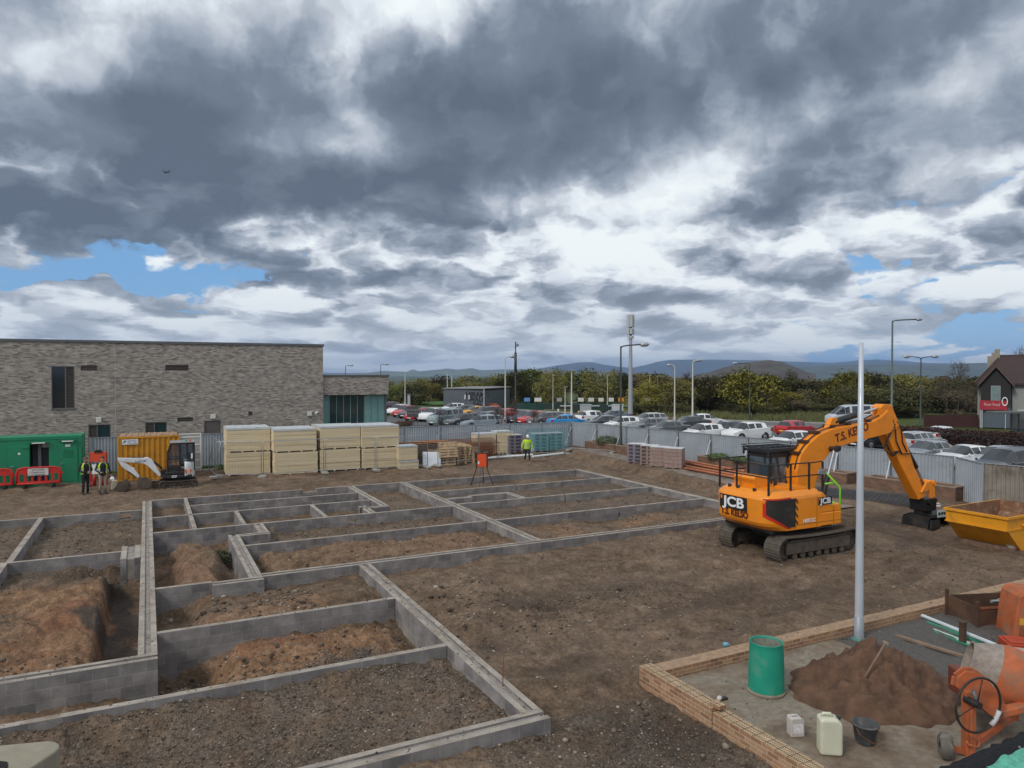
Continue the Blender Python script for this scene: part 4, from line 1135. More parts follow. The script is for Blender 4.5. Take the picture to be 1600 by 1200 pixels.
# old concrete path on the bank
mb = MB(); ys = np.arange(20, 44.5, 1.4)
for i in range(len(ys) - 1):
    e0, e1 = 27.6 - .115 * (43 - ys[i]), 27.6 - .115 * (43 - ys[i + 1])
    mb.add([(e0, ys[i], .335), (e0 + 1.3, ys[i], .335), (e1 + 1.3, ys[i + 1] - .02, .335), (e1, ys[i + 1] - .02, .335)], [(0, 1, 2, 3)])
    mb.add([(e0, ys[i], .335), (e0, ys[i], .2), (e1, ys[i + 1] - .02, .2), (e1, ys[i + 1] - .02, .335)], [(0, 3, 2, 1)])
struct(mb.build('path', mat('old path', (.20, .165, .135), .95, var=.3, bump=.4, dirt=(.10, .07, .05), dirt_amt=.8)))
# steel mesh sheets stacked flat
o = empty('mesh_sheet_stack', 'flat stack of dark grey steel mesh sheets beyond the excavator', 'mesh sheets', (28.9, 21.3, .18), R(-62))
dk = mat('dark mesh steel', (.10, .105, .115), .5, .5, var=.2)
for k in range(7):
    mb = MB(); j = random.uniform(-.08, .08)
    for i in range(25): mb.bar((-2.4 + i * .2 + j, -1.2, k * .035), (-2.4 + i * .2 + j, 1.2, k * .035), .014)
    for i in range(13): mb.bar((-2.42 + j, -1.2 + i * .2, k * .035 + .012), (2.42 + j, -1.2 + i * .2, k * .035 + .012), .014)
    mb.build('sheet', dk, o)
MB().box(-2.35, 2.35, -1.15, 1.15, -.14, -.02).build('backing_board', mat('grey board', (.12, .125, .135), .6, var=.3), o)
for k in range(4): MB().box(-2.2 + k * 1.4, -2.1 + k * 1.4, -1.2, 1.2, -.2, -.141).build('bearer', oldwood, o)
mb = MB()
for i in range(10):
    T = Matrix.Translation((random.uniform(-.5, .5), random.uniform(-.25, .25), random.uniform(.0, .22))) @ Matrix.Rotation(random.uniform(0, 6), 4, 'Z') @ Matrix.Rotation(random.uniform(-.4, .4), 4, 'X')
    mb.box(-.3, .3, -.16, .16, -.03, .03, i % 2, T)
tag(mb.build('scrap_pile', [mat('torn white bag', (.55, .54, .52), .6, var=.3), mat('scrap board', (.30, .24, .18), .8, var=.3)], None, px(1452, 795, .45), bevel=.02), 'heap of torn bags and board scraps behind the bucket', 'rubbish')

# ------------------------------------------------------------------ yard with facing brick plinth
facing = brick_mat('facing brick', (.28, .15, .078), (.36, .205, .11), (.43, .37, .30), .215, .065, .012, rough=.9, bump=.4, blotch=.2, streak=((.23, .118, .066), (.40, .25, .145)))
slabm = bpy.data.materials.new('stained slab'); slabm.use_nodes = True
t = NT(slabm.node_tree); b = t.n['Principled BSDF']; co = t.new('ShaderNodeTexCoord').outputs['Object']
n1 = t.noise(co, .9, 8, .62, .5); n2 = t.noise(co, 7, 6, .65); n3 = t.noise(co, 55, 3, .6)
c = t.ramp(n1, [(.34, (.13, .092, .062)), (.47, (.19, .148, .108)), (.56, (.225, .195, .155)), (.68, (.16, .122, .086))])
k = t.mapr(t.math('ADD', t.math('MULTIPLY', n2, .7), t.math('MULTIPLY', n3, .3)), .3, .7, .65, 1.3)
t.put(b.inputs['Base Color'], t.mix(1.0, c, t.comb(k, k, k), 'MULTIPLY')); t.put(b.inputs['Roughness'], t.mapr(n1, .3, .6, .75, .95)); b.inputs['Specular IOR Level'].default_value = .3
bp = t.new('ShaderNodeBump'); bp.inputs['Strength'].default_value = .5; bp.inputs['Distance'].default_value = .015; t.l.new(t.math('ADD', n2, n3), bp.inputs['Height']); t.l.new(bp.outputs[0], b.inputs['Normal'])
SZ = .12
struct(MB().box(8.66, 45, -6, 10.6, -.3, SZ).build('yard_slab', slabm))
# damp gravel against the plinth at the right
mb = MB(); N = 60
for i in range(N):
    for j in range(10):
        q = []
        for (a, b_) in ((i, j), (i + 1, j), (i + 1, j + 1), (i, j + 1)):
            X_ = 13.2 + 11 * a / N; s = b_ / 10; Y_ = 10.58 - (2.2 + .4 * math.sin(a * .3)) * s
            edge_ = min(1, s * 6, (1 - s) * 4, (a / N) * 8) if 0 < b_ < 10 else 0
            q.append((X_, Y_, SZ + .004 + (.045 + .08 * (mnoise.noise((X_ * 3, Y_ * 3, 0)) + .4)) * max(0, edge_)))
        mb.add(q, [(3, 2, 1, 0)], 0, True)
gm = mat('damp gravel', (.075, .068, .06), .8, var=.5, vscale=28, bump=1.0, bscale=40, dirt=(.16, .15, .14), dirt_amt=.35, dscale=22)
stuff(mb.build('gravel_bed', gm))
plinth = empty('brick_plinth', 'low orange brick plinth wall with perforated bricks on top, round the mixer yard', 'brick wall', (0, 0, 0))
perf = bpy.data.materials.new('perforated brick tops'); perf.use_nodes = True
t = NT(perf.node_tree); b = t.n['Principled BSDF']; uv = t.new('ShaderNodeUVMap', uv_map='uv').outputs[0]
u_, v_, _ = t.sep(uv)
fu = t.math('ABSOLUTE', t.math('SUBTRACT', t.math('FRACT', t.math('MULTIPLY', u_, 1 / .0375)), .5)); fv = t.math('ABSOLUTE', t.math('SUBTRACT', t.math('FRACT', t.math('MULTIPLY', v_, 1 / .034)), .5))
hole = t.math('MULTIPLY', t.math('LESS_THAN', fu, .27), t.math('LESS_THAN', fv, .27))
jt = t.math('LESS_THAN', t.math('FRACT', t.math('MULTIPLY', u_, 1 / .225)), .06)
rowgap = t.math('LESS_THAN', t.math('ABSOLUTE', t.math('SUBTRACT', t.math('FRACT', t.math('MULTIPLY', v_, 1 / .136)), .5)), .04)
c = t.mix(hole, (.50, .36, .22), (.045, .028, .018)); c = t.mix(t.math('MAXIMUM', jt, rowgap), c, (.11, .07, .045))
kn = t.mapr(t.noise(uv, 4, 4, .6), .3, .7, .75, 1.2); c = t.mix(1.0, c, t.comb(kn, kn, kn), 'MULTIPLY')
t.put(b.inputs['Base Color'], c); b.inputs['Roughness'].default_value = .9
bp = t.new('ShaderNodeBump'); bp.inputs['Strength'].default_value = 1; bp.inputs['Distance'].default_value = .03; t.l.new(t.math('SUBTRACT', 1.0, hole), bp.inputs['Height']); t.l.new(bp.outputs[0], b.inputs['Normal'])
def brickrun(x0, x1, y0, y1, zb, zt, top, name='wall', mats=None):
    mb = MB(); c = [(x, y, z) for z in (zb, zt) for y in (y0, y1) for x in (x0, x1)]
    for n_, f in enumerate([(0, 1, 5, 4), (2, 6, 7, 3), (0, 4, 6, 2), (1, 3, 7, 5)]):
        mb.add(c, [f], 0, False, [[((c[k][0] if n_ < 2 else c[k][1]) + 20, c[k][2] - zt + 6) for k in f]])
    lx = x1 - x0 > y1 - y0
    mb.add(c, [(4, 5, 7, 6)], 1, False, [[((c[k][0], c[k][1] - y0) if lx else (c[k][1], c[k][0] - x0)) for k in (4, 5, 7, 6)]])
    return mb.build(name, mats or [facing, top], plinth)
mortartop = mat('mortar smeared brick top', (.30, .20, .125), .95, var=.3, vscale=7, bump=.5, bscale=30)
brickrun(8.30, 8.574, 6.2, 8.98, -.12, ZT - .02, perf)              # nearer, one course down
brickrun(8.30, 8.574, 9.0, 10.96, -.12, ZT + .03, perf)
brickrun(8.58, 40, 10.62, 10.95, -.12, ZT, mortartop)
brickrun(8.36, 8.52, 8.9, 9.12, ZT + .031, ZT + .09, perf, 'loose_brick')
brickrun(8.33, 8.6, 6.2, 10.9, -.5, -.122, blocktop, 'block_footing', [block, blocktop])
MB().box(8.576, 8.66, 6.2, 10.6, .0, SZ + .06).build('fillet', mortartop, plinth, bevel=.03)

# sand heap with spade
N, Mr = 130, 52; mb = MB()
sc_ = px(1368, 1078, SZ)
vs_ = []
for j in range(Mr + 1):
    for i in range(N):
        a = 2 * math.pi * i / N; r = j / Mr
        ca, sa_ = math.cos(a), math.sin(a)
        rad_ = (1.42 + .18 * math.sin(2 * a + .6) + .30 * mnoise.noise((ca * 1.6, sa_ * 1.6, 3)) + .12 * mnoise.noise((ca * 6, sa_ * 6, 8)))
        x, y = ca * r * rad_ * 1.05, sa_ * r * rad_ * .95
        h = .90 * max(0, 1 - r) ** .95
        h = h + (.24 * mnoise.noise((x * 1.9, y * 1.9, 1)) + .17 * mnoise.noise((x * 4.5, y * 4.5, 7)) + .08 * mnoise.noise((x * 14, y * 14, 2))) * min(1, (1 - r) * 4)
        for (cx, cy, rr, dd) in ((.45, -.55, .34, .3), (-.55, -.35, .24, .16), (1.0, -.25, .22, .12)):
            h -= dd * math.exp(-((x - cx) ** 2 + (y - cy) ** 2) / rr ** 2)
        vs_.append((x, y, max(h, .0) + (-.03 if j == Mr else .004)))
mb.add(vs_, [(j * N + i, (j + 1) * N + i, (j + 1) * N + (i + 1) % N, j * N + (i + 1) % N) for j in range(Mr) for i in range(N)], 0, True)
sand = mat('building sand', (.105, .056, .033), .95, var=.4, vscale=3.5, bump=.9, bscale=26)
o = mb.build('sand_heap', sand, None, sc_); o.rotation_euler = (0, 0, -YAW); tag(o, 'reddish brown heap of building sand on the yard slab', 'sand heap')
top = px(1384, 1004, 1.16); bot = px(1349, 1062, .55)
sp_ = empty('spade', 'spade with long wooden handle stuck in the sand heap', 'spade', bot)
MB().tube([(0, 0, 0), (top - bot) * .5, (top - bot)], [.02, .018, .019], 8).build('handle', oldwood, sp_)
dv = (top - bot).normalized(); xa, ya = axes(dv)
MB().bar(top - bot - xa * .06, top - bot + xa * .06, .028).build('grip', mat('grip wood', (.30, .22, .14), .6), sp_)
bl = MB(); bl.add([xa * .02 + ya * .01, -xa * .02 + ya * .01, -xa * .10 - dv * .08, xa * .10 - dv * .08, xa * .09 - dv * .34, -xa * .09 - dv * .34, -dv * .38], [(0, 1, 2, 3), (3, 2, 5, 4), (4, 5, 6)])
b_ = bl.build('blade', mat('worn steel', (.10, .09, .08), .5, .6), sp_); sm = b_.modifiers.new('solid', 'SOLIDIFY'); sm.thickness = .006

# green drum, cans, bucket
v = px(1197, 1080, SZ)
dr = empty('drum', 'open topped green plastic drum standing on the yard slab', 'drum', v)
gp = mat('green drum plastic', (.010, .25, .165), .42, var=.12, vscale=3, dirt=(.18, .20, .15), dirt_amt=.22, dscale=3)
MB().lathe([(.315, .005), (.322, .03), (.312, .10), (.308, .5), (.296, .8), (.285, .90), (.29, .915), (.275, .915), (.268, .9), (.28, .5), (.295, .03)], n=40).build('shell', [gp], dr)
MB().lathe([(.0, .06), (.265, .06), (.266, .30), (.269, .905)], n=40).build('lining', mat('cement coated lining', (.20, .21, .17), .85, var=.3, vscale=6), dr)
MB().lathe([(.323, .0), (.336, .01), (.332, .05), (.321, .06)], n=40).build('mud_rim', mat('dried mud', (.24, .20, .15), .95, var=.3), dr)
def jerry(v, w, d, h, m, rz, label, capm, tilt=0):
    o = empty('jerrycan', label, 'jerrycan', v, rz, 'plastic cans on the yard slab')
    prof = [(-w / 2, 0), (w / 2, 0), (w / 2, h * .86), (w * .28, h), (-w * .42, h), (-w / 2, h * .93)]
    MB().prism(prof, -d / 2, d / 2, 'y').build('body', m, o, bevel=.035 * w / .25, seg=4)
    MB().tube([(-w * .34, 0, h * .97), (-w * .30, 0, h * 1.07), (w * .02, 0, h * 1.07), (w * .10, 0, h * .99)], .022 * w / .3, 8).build('handle', m, o)
    MB().cyl((w * .36, 0, h * .93), (w * .41, 0, h * 1.02), .032 * w / .3, n=14).build('cap', capm, o)
    return o
jerry(px(1296, 1176, SZ), .33, .25, .56, mat('translucent plastic', (.52, .52, .40), .35, var=.08, dirt=(.35, .34, .24), dirt_amt=.3), -YAW + R(-8), 'large pale translucent jerrycan on the slab', mat('dark cap', (.03, .04, .03), .5))
o = jerry(px(1243, 1148, SZ), .22, .17, .30, mat('white can plastic', (.46, .43, .40), .45, var=.1, dirt=(.3, .26, .22), dirt_amt=.4), -YAW + R(6), 'small dirty white jerrycan with printed label on the slab', mat('dirty cap', (.25, .12, .08), .6))
lb = MB().box(-.08, .08, -.089, -.0865, .06, .21).build('print', mat('faded label', (.62, .60, .60), .6, var=.3, vscale=30), o)
v = px(1352, 1160, SZ); bk = empty('bucket', 'black rubber builder bucket on the yard slab', 'bucket', v)
MB().lathe([(0, .005), (.14, .006), (.145, .02), (.185, .28), (.205, .285), (.205, .305), (.175, .305), (.135, .04), (0, .04)], n=32).build('body', mat('dusty rubber', (.055, .058, .06), .75, var=.3, vscale=8, dirt=(.2, .19, .18), dirt_amt=.35, dscale=6), bk)
MB().tube([(-.2, 0, .27), (-.21, -.05, .2), (-.1, -.2, .1), (.1, -.21, .1), (.21, -.05, .2), (.2, 0, .27)], .006, 6).build('handle', rust, bk)
tag(MB().lathe([(0, -.06), (.03, -.055), (.045, 0), (.03, .055), (0, .06)], axis=(1, .5, 0), n=10).box(.04, .16, -.05, .03, -.04, .0, 1).build('glove', [mat('pale glove', (.55, .50, .46), .8, var=.2), blackpaint], None, px(1124, 1091, SZ + .04), bevel=.01), 'pale and black work glove dropped on the slab', 'glove')
tag(MB().lathe([(0, 0), (.05, .0), (.07, .07), (.05, .09), (0, .09)], n=9).build('plastic_scrap', mat('blue scrap', (.12, .32, .42), .5), None, px(1134, 1011, .2)), 'small blue plastic scrap on the dirt beyond the plinth', 'scrap')

# white column standing in the yard
v = px(1342, 1000, SZ)
pl = empty('steel_column', 'tall pale grey tapering column standing behind the sand heap', 'column', v)
pm = mat('pale column paint', (.47, .51, .56), .35, .2, var=.06, vscale=1, dirt=(.45, .46, .48), dirt_amt=.3)
MB().lathe([(.088, .50), (.086, 1.2), (.070, 3.6), (.045, 6.42), (.0, 6.43)], n=24).build('shaft', pm, pl)
MB().lathe([(.10, 0), (.10, .52), (.089, .525)], n=24).build('sleeve', mat('grey sleeve', (.27, .30, .33), .5, .2, var=.1), pl)
MB().lathe([(.16, 0), (.16, .03), (.102, .05)], n=16).build('base', mat('teal base', (.05, .2, .17), .7), pl)

# ------------------------------------------------------------------ mixer
org = mat('worn orange paint', (.40, .098, .03), .65, var=.28, vscale=5, dirt=(.26, .13, .075), dirt_amt=.8, dscale=4, bump=.15)
cem = mat('cement crust', (.25, .21, .18), .95, var=.3, vscale=9, bump=.8, bscale=30)
v = px(1517, 1183, SZ); mx = empty('concrete_mixer', 'orange tilting drum concrete mixer crusted with cement, handwheel facing the camera', 'concrete mixer', v, -YAW)
ax = Vector((-.84, .42, .30)).normalized()
dprof = [(.0, -.52), (.27, -.50), (.36, -.42), (.47, -.10), (.48, .12), (.44, .22)]
MB().lathe(dprof, (1.06, .72, .90), ax, 40).build('drum', org, mx)
dd_ = MB().lathe([(.442, .221), (.40, .34), (.31, .56), (.325, .60), (.28, .60), (.36, .30), (.38, .0), (.2, -.3), (0, -.3)], (1.06, .72, .90), ax, 40).build('drum_mouth', cem, mx)
yk = MB(); out = [(-.14, 1.0), (-.12, 1.14), (0, 1.24), (.14, 1.22), (.32, 1.08), (.62, .66), (.50, .50), (.32, .60), (.06, .80)]
yk.prism(out, .14, .18, 'y')
for i in range(len(out)):
    a, c_ = out[i], out[(i + 1) % len(out)]
    if i < 6: yk.bar((a[0], .2, a[1]), (c_[0], .2, c_[1]), .035, .10)
yk.bar((.56, .2, .58), (1.4, .3, .72), .16, .10); yk.build('yoke', org, mx, bevel=.01)
lg = MB(); lg.box(-.075, .075, .0, .13, .0, .98); lg.box(-.025, .025, -.02, .0, .05, .9); lg.bar((-.06, .06, .05), (-.34, .0, .16), .08); lg.bar((0, .07, .12), (1.3, .9, .22), .10); lg.bar((1.25, .8, .2), (1.35, 1.5, .15), .09)
lg.bar((1.75, 1.0, .1), (1.75, .9, 1.0), .10); lg.build('frame', org, mx, bevel=.008)
wl = MB(); c0 = Vector((0, -.16, .86)); nrm = Vector((.24, -.95, .0)).normalized(); wx_, wy_ = axes(nrm)
ring = [c0 + wx_ * (.405 * math.cos(a)) + wy_ * (.405 * math.sin(a)) for a in [2 * math.pi * k / 40 for k in range(40)]]
wl.tube(ring, .018, 8, closed=True)
wh = wl.build('handwheel', mat('black wheel rim', (.022, .018, .016), .45, .2, var=.2, dirt=(.08, .05, .03), dirt_amt=.4), mx)
sp = MB()
for k in range(3):
    a = .35 + 2 * math.pi * k / 3; sp.tube([c0 - nrm * .02, c0 + wx_ * (.38 * math.cos(a)) + wy_ * (.38 * math.sin(a))], .009, 6)
sp.cyl(c0 + nrm * .03, c0 - nrm * .22, .05, .06, 14); sp.build('spokes', MATS['black wheel rim'], wh)
tg = MB().tube([ring[k % 40] for k in range(14, 19)], .034, 8); tg.build('tape', mat('grey tape', (.42, .42, .43), .5, var=.3), wh)
MB().tube([c0 - nrm * .1 + Vector((0, 0, .18)), c0 - nrm * .06 + Vector((.04, 0, .02)), c0 - nrm * .12 + Vector((.1, .02, -.08))], .025, 8).build('latch', greymetal, mx)
MB().tube([(-.11, -.05, .27), (-.09, -.08, .23), (.05, -.09, .2), (.11, -.03, .24), (.09, .12, .26)], .014, 8).build('handle', org, mx)
for (x, y, r) in ((-.40, -.03, .19), (1.3, 1.55, .19)):
    w_ = MB().lathe([(.05, -.075), (r * .75, -.085), (r, -.05), (r, .05), (r * .75, .085), (.05, .075)], (x, y, r), (.93, -.35, .0), 28).build('wheel', mat('cement dusted tyre', (.10, .088, .075), .9, var=.3, dirt=(.23, .2, .17), dirt_amt=.6, dscale=5), mx)
MB().box(.55, 1.25, .85, 1.5, .38, .80).build('engine_housing', mat('dark red housing', (.14, .035, .02), .6, var=.3), mx, bevel=.03)

# rusty box, orange hopper, pipes and boards at the right edge
v = px(1527, 984, SZ); bx = empty('steel_box', 'brown rusty open steel box holding a pipe clamp, near the plinth', 'steel box', v, R(-20))
bxm = mat('brown steel', (.075, .040, .024), .7, .1, var=.35, vscale=3, dirt=(.16, .08, .04), dirt_amt=.3)
m_ = MB(); L, Wd, Hh = 1.5, .95, .50
m_.box(0, L, 0, .03, .05, Hh); m_.box(0, L, Wd - .03, Wd, .05, Hh); m_.box(0, .03, .031, Wd - .031, .05, Hh); m_.box(L - .03, L, .031, Wd - .031, .05, Hh); m_.box(.031, L - .031, .031, Wd - .031, .05, .1); m_.build('tub', bxm, bx)
m_ = MB()
for x in (-.03, L - .03):
    for y in (-.03, Wd - .03): m_.box(x, x + .06, y, y + .06, 0, Hh + .14)
m_.build('corner_post', bxm, bx); MB().box(.04, L - .04, -.02, .0, Hh - .04, Hh + .012).build('rim', rust, bx)
MB().cyl((.6, .3, .52), (1.35, .5, .46), .035, n=10).cyl((.85, .36, .5), (1.0, .4, .485), .06, n=10).build('clamp', steel, bx)
v = px(1583, 1002, SZ); hp = empty('hopper', 'tall worn orange steel hopper with a yellow sticker at right edge', 'hopper', v, -YAW + R(-8))
m_ = MB(); m_.prism([(0, 0), (1.2, 0), (1.2, .62), (1.0, .98), (.7, 1.06), (.22, 1.06), (.12, .95), (.05, .5)], 0, .75, 'y'); m_.build('body', org, hp, bevel=.03)
MB().box(.12, .6, -.010, -.002, .36, .50).build('sticker', mat('yellow sticker', (.52, .30, .03), .5, var=.1), hp)
MB().box(.12, .55, -.009, -.002, .12, .33).build('plate', mat('rusty plate', (.20, .07, .03), .8, var=.3), hp)
MB().lathe([(.0, .0), (.34, .0), (.34, .015), (.0, .02)], (.62, -.0, .80), (0, -1, 0), 28, 0, False).build('worn_disc', mat('scuffed orange', (.38, .20, .12), .7, var=.3), hp)
def laid(name, label, p0, p1, r, m, z0=SZ, z1=SZ, cat='pipe', group=None, n=12):
    a = px(*p0, z0 + r); b = px(*p1, z1 + r)
    o = MB().cyl((0, 0, 0), b - a, r, n=n).build(name, m, None, a); return tag(o, label, cat, group)
gpp = mat('green pipe', (.02, .17, .10), .45, var=.12); gpl = mat('pale green pipe', (.36, .47, .42), .5, var=.1)
laid('plastic_pipe', 'thick pale grey pipe on top of the green pipes', (1441, 962), (1556, 1008), .042, mat('pale pipe', (.50, .56, .58), .4, var=.1), .16, .30)
for i, (p0, p1, m_, r) in enumerate((((1449, 973), (1550, 1010), gpp, .045), ((1446, 979), (1560, 1022), gpl, .03), ((1474, 984), (1560, 1014), gpp, .045), ((1477, 993), (1565, 1026), gpl, .026), ((1460, 988), (1530, 1016), gpp, .03))):
    laid('plastic_pipe', ['dark green pipe directly below the pale grey pipe', 'thin pale green pipe reaching furthest left of bundle', 'dark green pipe in middle of the pipe bundle', 'thin pale green pipe nearest the mixer drum', 'short thin green pipe in the pipe bundle'][i], p0, p1, r, m_, .13, .2, group='green pipes beside the plinth')
a = px(1504, 1010, SZ); tag(MB().box(-.06, .06, -.05, .05, 0, .50).box(-.07, .07, -.06, .06, .501, .53).build('steel_post', bxm, None, a, bevel=.006), 'short brown steel post standing between the pipes', 'post')
a = px(1400, 1000, SZ); b = px(1508, 1034, SZ); tag(MB().bar((0, 0, .10), b - a + Vector((0, 0, .10)), .10, .045).build('plank', oldwood, None, a), 'grey weathered plank lying right of the sand heap', 'plank')
a = px(1553, 1012, .42); o = tag(MB().box(0, 1.6, -.35, .1, 0, .035).build('plywood_board', mat('pinkish board', (.34, .25, .20), .8, var=.2), None, a), 'pinkish board lying across the pipes behind the mixer', 'board'); o.rotation_euler = (0, R(3), -YAW + R(-14))
a = px(1575, 1026, SZ); o = tag(MB().box(0, 1.2, 0, .5, 0, .26).box(.05, 1.15, .05, .45, .261, .29).build('red_crate', mat('red crate', (.36, .045, .015), .5, var=.15), None, a, bevel=.02), 'red crate under the pinkish board behind mixer drum', 'crate'); o.rotation_euler = (0, 0, -YAW + R(-14))
# near roof corner, nail and netting
ra, rb = px(1400, 1229, 4.5), px(1700, 1099, 4.5)
dn = Vector(((rb - ra).y, -(rb - ra).x, 0)).normalized()
fl = mat('mineral felt', (.028, .029, .033), .95, var=.45, vscale=60, bump=1.0, bscale=220, spec=.2)
mb = MB(); pts = [ra, rb, rb + dn * 3, ra + dn * 3]; e = Vector((0, 0, -.18)); N = 40
top_ = [ra + (rb - ra) * (i / N) + dn * (.012 * mnoise.noise((i * .7, 2, 1)) + .004 * (i % 2)) for i in range(N + 1)]
for i in range(N):
    mb.add([top_[i], top_[i + 1], top_[i + 1] + dn * 2.8, top_[i] + dn * 2.8], [(3, 2, 1, 0)]); mb.add([top_[i], top_[i + 1], top_[i + 1] + e, top_[i] + e], [(0, 3, 2, 1)][::1])
mb.add([ra + e, rb + e, rb + dn * 3 + e, ra + dn * 3 + e], [(0, 1, 2, 3)])
flr = tag(mb.build('flat_roof', fl), 'corner of black mineral felt roof at the bottom right', 'roof')
a = px(1593, 1169, 4.505); b = px(1602, 1178, 4.505); o = MB().cyl(Vector((0, 0, .004)), b - a + Vector((0, 0, .004)), .0022, .0012, 8).cyl(Vector((0, 0, .004)), (b - a) * -.02 + Vector((0, 0, .004)), .005, n=10).build('nail', steel, None, a); tag(o, 'single bright nail lying on the black felt roof', 'nail')
na = [px(1540, 1207, 4.52), px(1600, 1168, 4.52), px(1680, 1130, 4.52), px(1700, 1230, 4.52)]
mb = MB(); N = 26
for i in range(N):
    for j in range(N):
        q = []
        for (s, u) in ((i, j), (i + 1, j), (i + 1, j + 1), (i, j + 1)):
            s /= N; u /= N
            p = (na[0] * (1 - s) + na[2] * s) * (1 - u) + (na[0] * (1 - s) + na[3] * s) * u if False else na[0] * (1 - s) * (1 - u) + na[2] * s * (1 - u) + (na[0] + dn * .8) * (1 - s) * u + na[3] * s * u
            q.append(p + Vector((0, 0, .01 + .018 * (mnoise.noise((s * 9, u * 9, 4)) + .5))))
        mb.add(q, [(3, 2, 1, 0)], 0, True)
tag(mb.build('netting', mat('green netting', (.10, .40, .29), .7, var=.3, vscale=40, bump=.6, bscale=90)), 'crumpled green netting on the black felt roof', 'netting')
# cream concrete piece at the bottom left
v = px(12, 1190, .45); o = empty('concrete_cover', 'rounded cream concrete piece with a black opening at bottom left', 'concrete block', (v.x, v.y, -.1), -YAW + R(8))
out = [(.42 + .0, -.5)] + [(.42 + .30 * math.sin(a) - .12, .12 + .28 * math.cos(a)) for a in [R(d) for d in range(100, -1, -12)]] + [(-1.3, .30), (-1.3, -.5)]
MB().prism(out, .0, .62, 'z').build('body', mat('cream concrete', (.26, .235, .175), .85, var=.15, dirt=(.25, .21, .15), dirt_amt=.4), o, bevel=.03, seg=3)
MB().prism([(-1.2, -.47), (.12, -.47), (.16, -.30), (.08, -.16), (-.1, -.10), (-1.2, -.10)], .60, .635, 'z').build('opening', OPEN, o, bevel=.01)
# steel pin and tripod
v = px(785, 1092, .04); tag(MB().tube([(0, 0, -.1), (.01, .0, .4), (.03, 0, .86)], .009, 6).build('steel_pin', rust, None, v), 'thin rusty steel pin standing inside the front compartment', 'pin')
v = px(753, 757, .0); o = empty('tripod_box', 'orange and black box on tall splayed legs among the foundations', 'site box', (v.x, v.y, 0), -YAW)
orr = mat('bright orange box', (.66, .075, .015), .45, var=.08)
MB().box(-.28, .28, -.22, .22, .95, 1.66).build('case', orr, o, bevel=.02)
m_ = MB()
for x in (-.31, .25): m_.box(x, x + .06, -.25, .25, .92, 1.7)
m_.box(-.25, .25, -.24, .24, 1.662, 1.70); m_.build('side_frame', blackpaint, o)
MB().box(-.20, -.13, -.235, -.222, 1.1, 1.25).build('label_plate', white, o); MB().cyl((0, 0, 1.70), (0, 0, 1.79), .05, n=10).build('beacon', blackpaint, o)
for (x, y) in ((-.62, -.3), (.62, -.1), (-.12, -.55), (.08, .5)): MB().bar((x * .4, y * .35, .95), (x, y, -.12), .035).build('leg', blackpaint, o)
# ------------------------------------------------------------------ tracked excavator
jy = mat('excavator yellow', (.78, .242, .004), .38, var=.05, vscale=1.5, coat=.3, dirt=(.42, .17, .03), dirt_amt=.15)
jyb = mat('boom yellow', (.78, .235, .003), .42, var=.06, vscale=1.5, dirt=(.36, .15, .03), dirt_amt=.22)
trk = mat('muddy track steel', (.13, .11, .092), .75, .35, var=.25, vscale=5, dirt=(.13, .098, .07), dirt_amt=.7, dscale=3, bump=.3)
trkd = mat('track frame mud', (.085, .066, .05), .9, .1, var=.4, vscale=4, bump=.5, bscale=20)
chrome = mat('cylinder rod', (.55, .57, .60), .18, .9, var=0)
lime = mat('lime handrail', (.24, .72, .02), .45, var=.05)
redp2 = mat('red accent', (.52, .02, .01), .4, var=0)
decal = mat('white decal', (.72, .73, .75), .5, var=0); decalk = mat('black decal', (.012, .011, .012), .5, var=0)
brownl = mat('maroon lettering', (.075, .012, .006), .5, var=0)
EX, EY = 18.95, 16.95
ex = empty('excavator', 'large yellow tracked excavator with raised boom and black handrails', 'excavator', (EX, EY, .03))
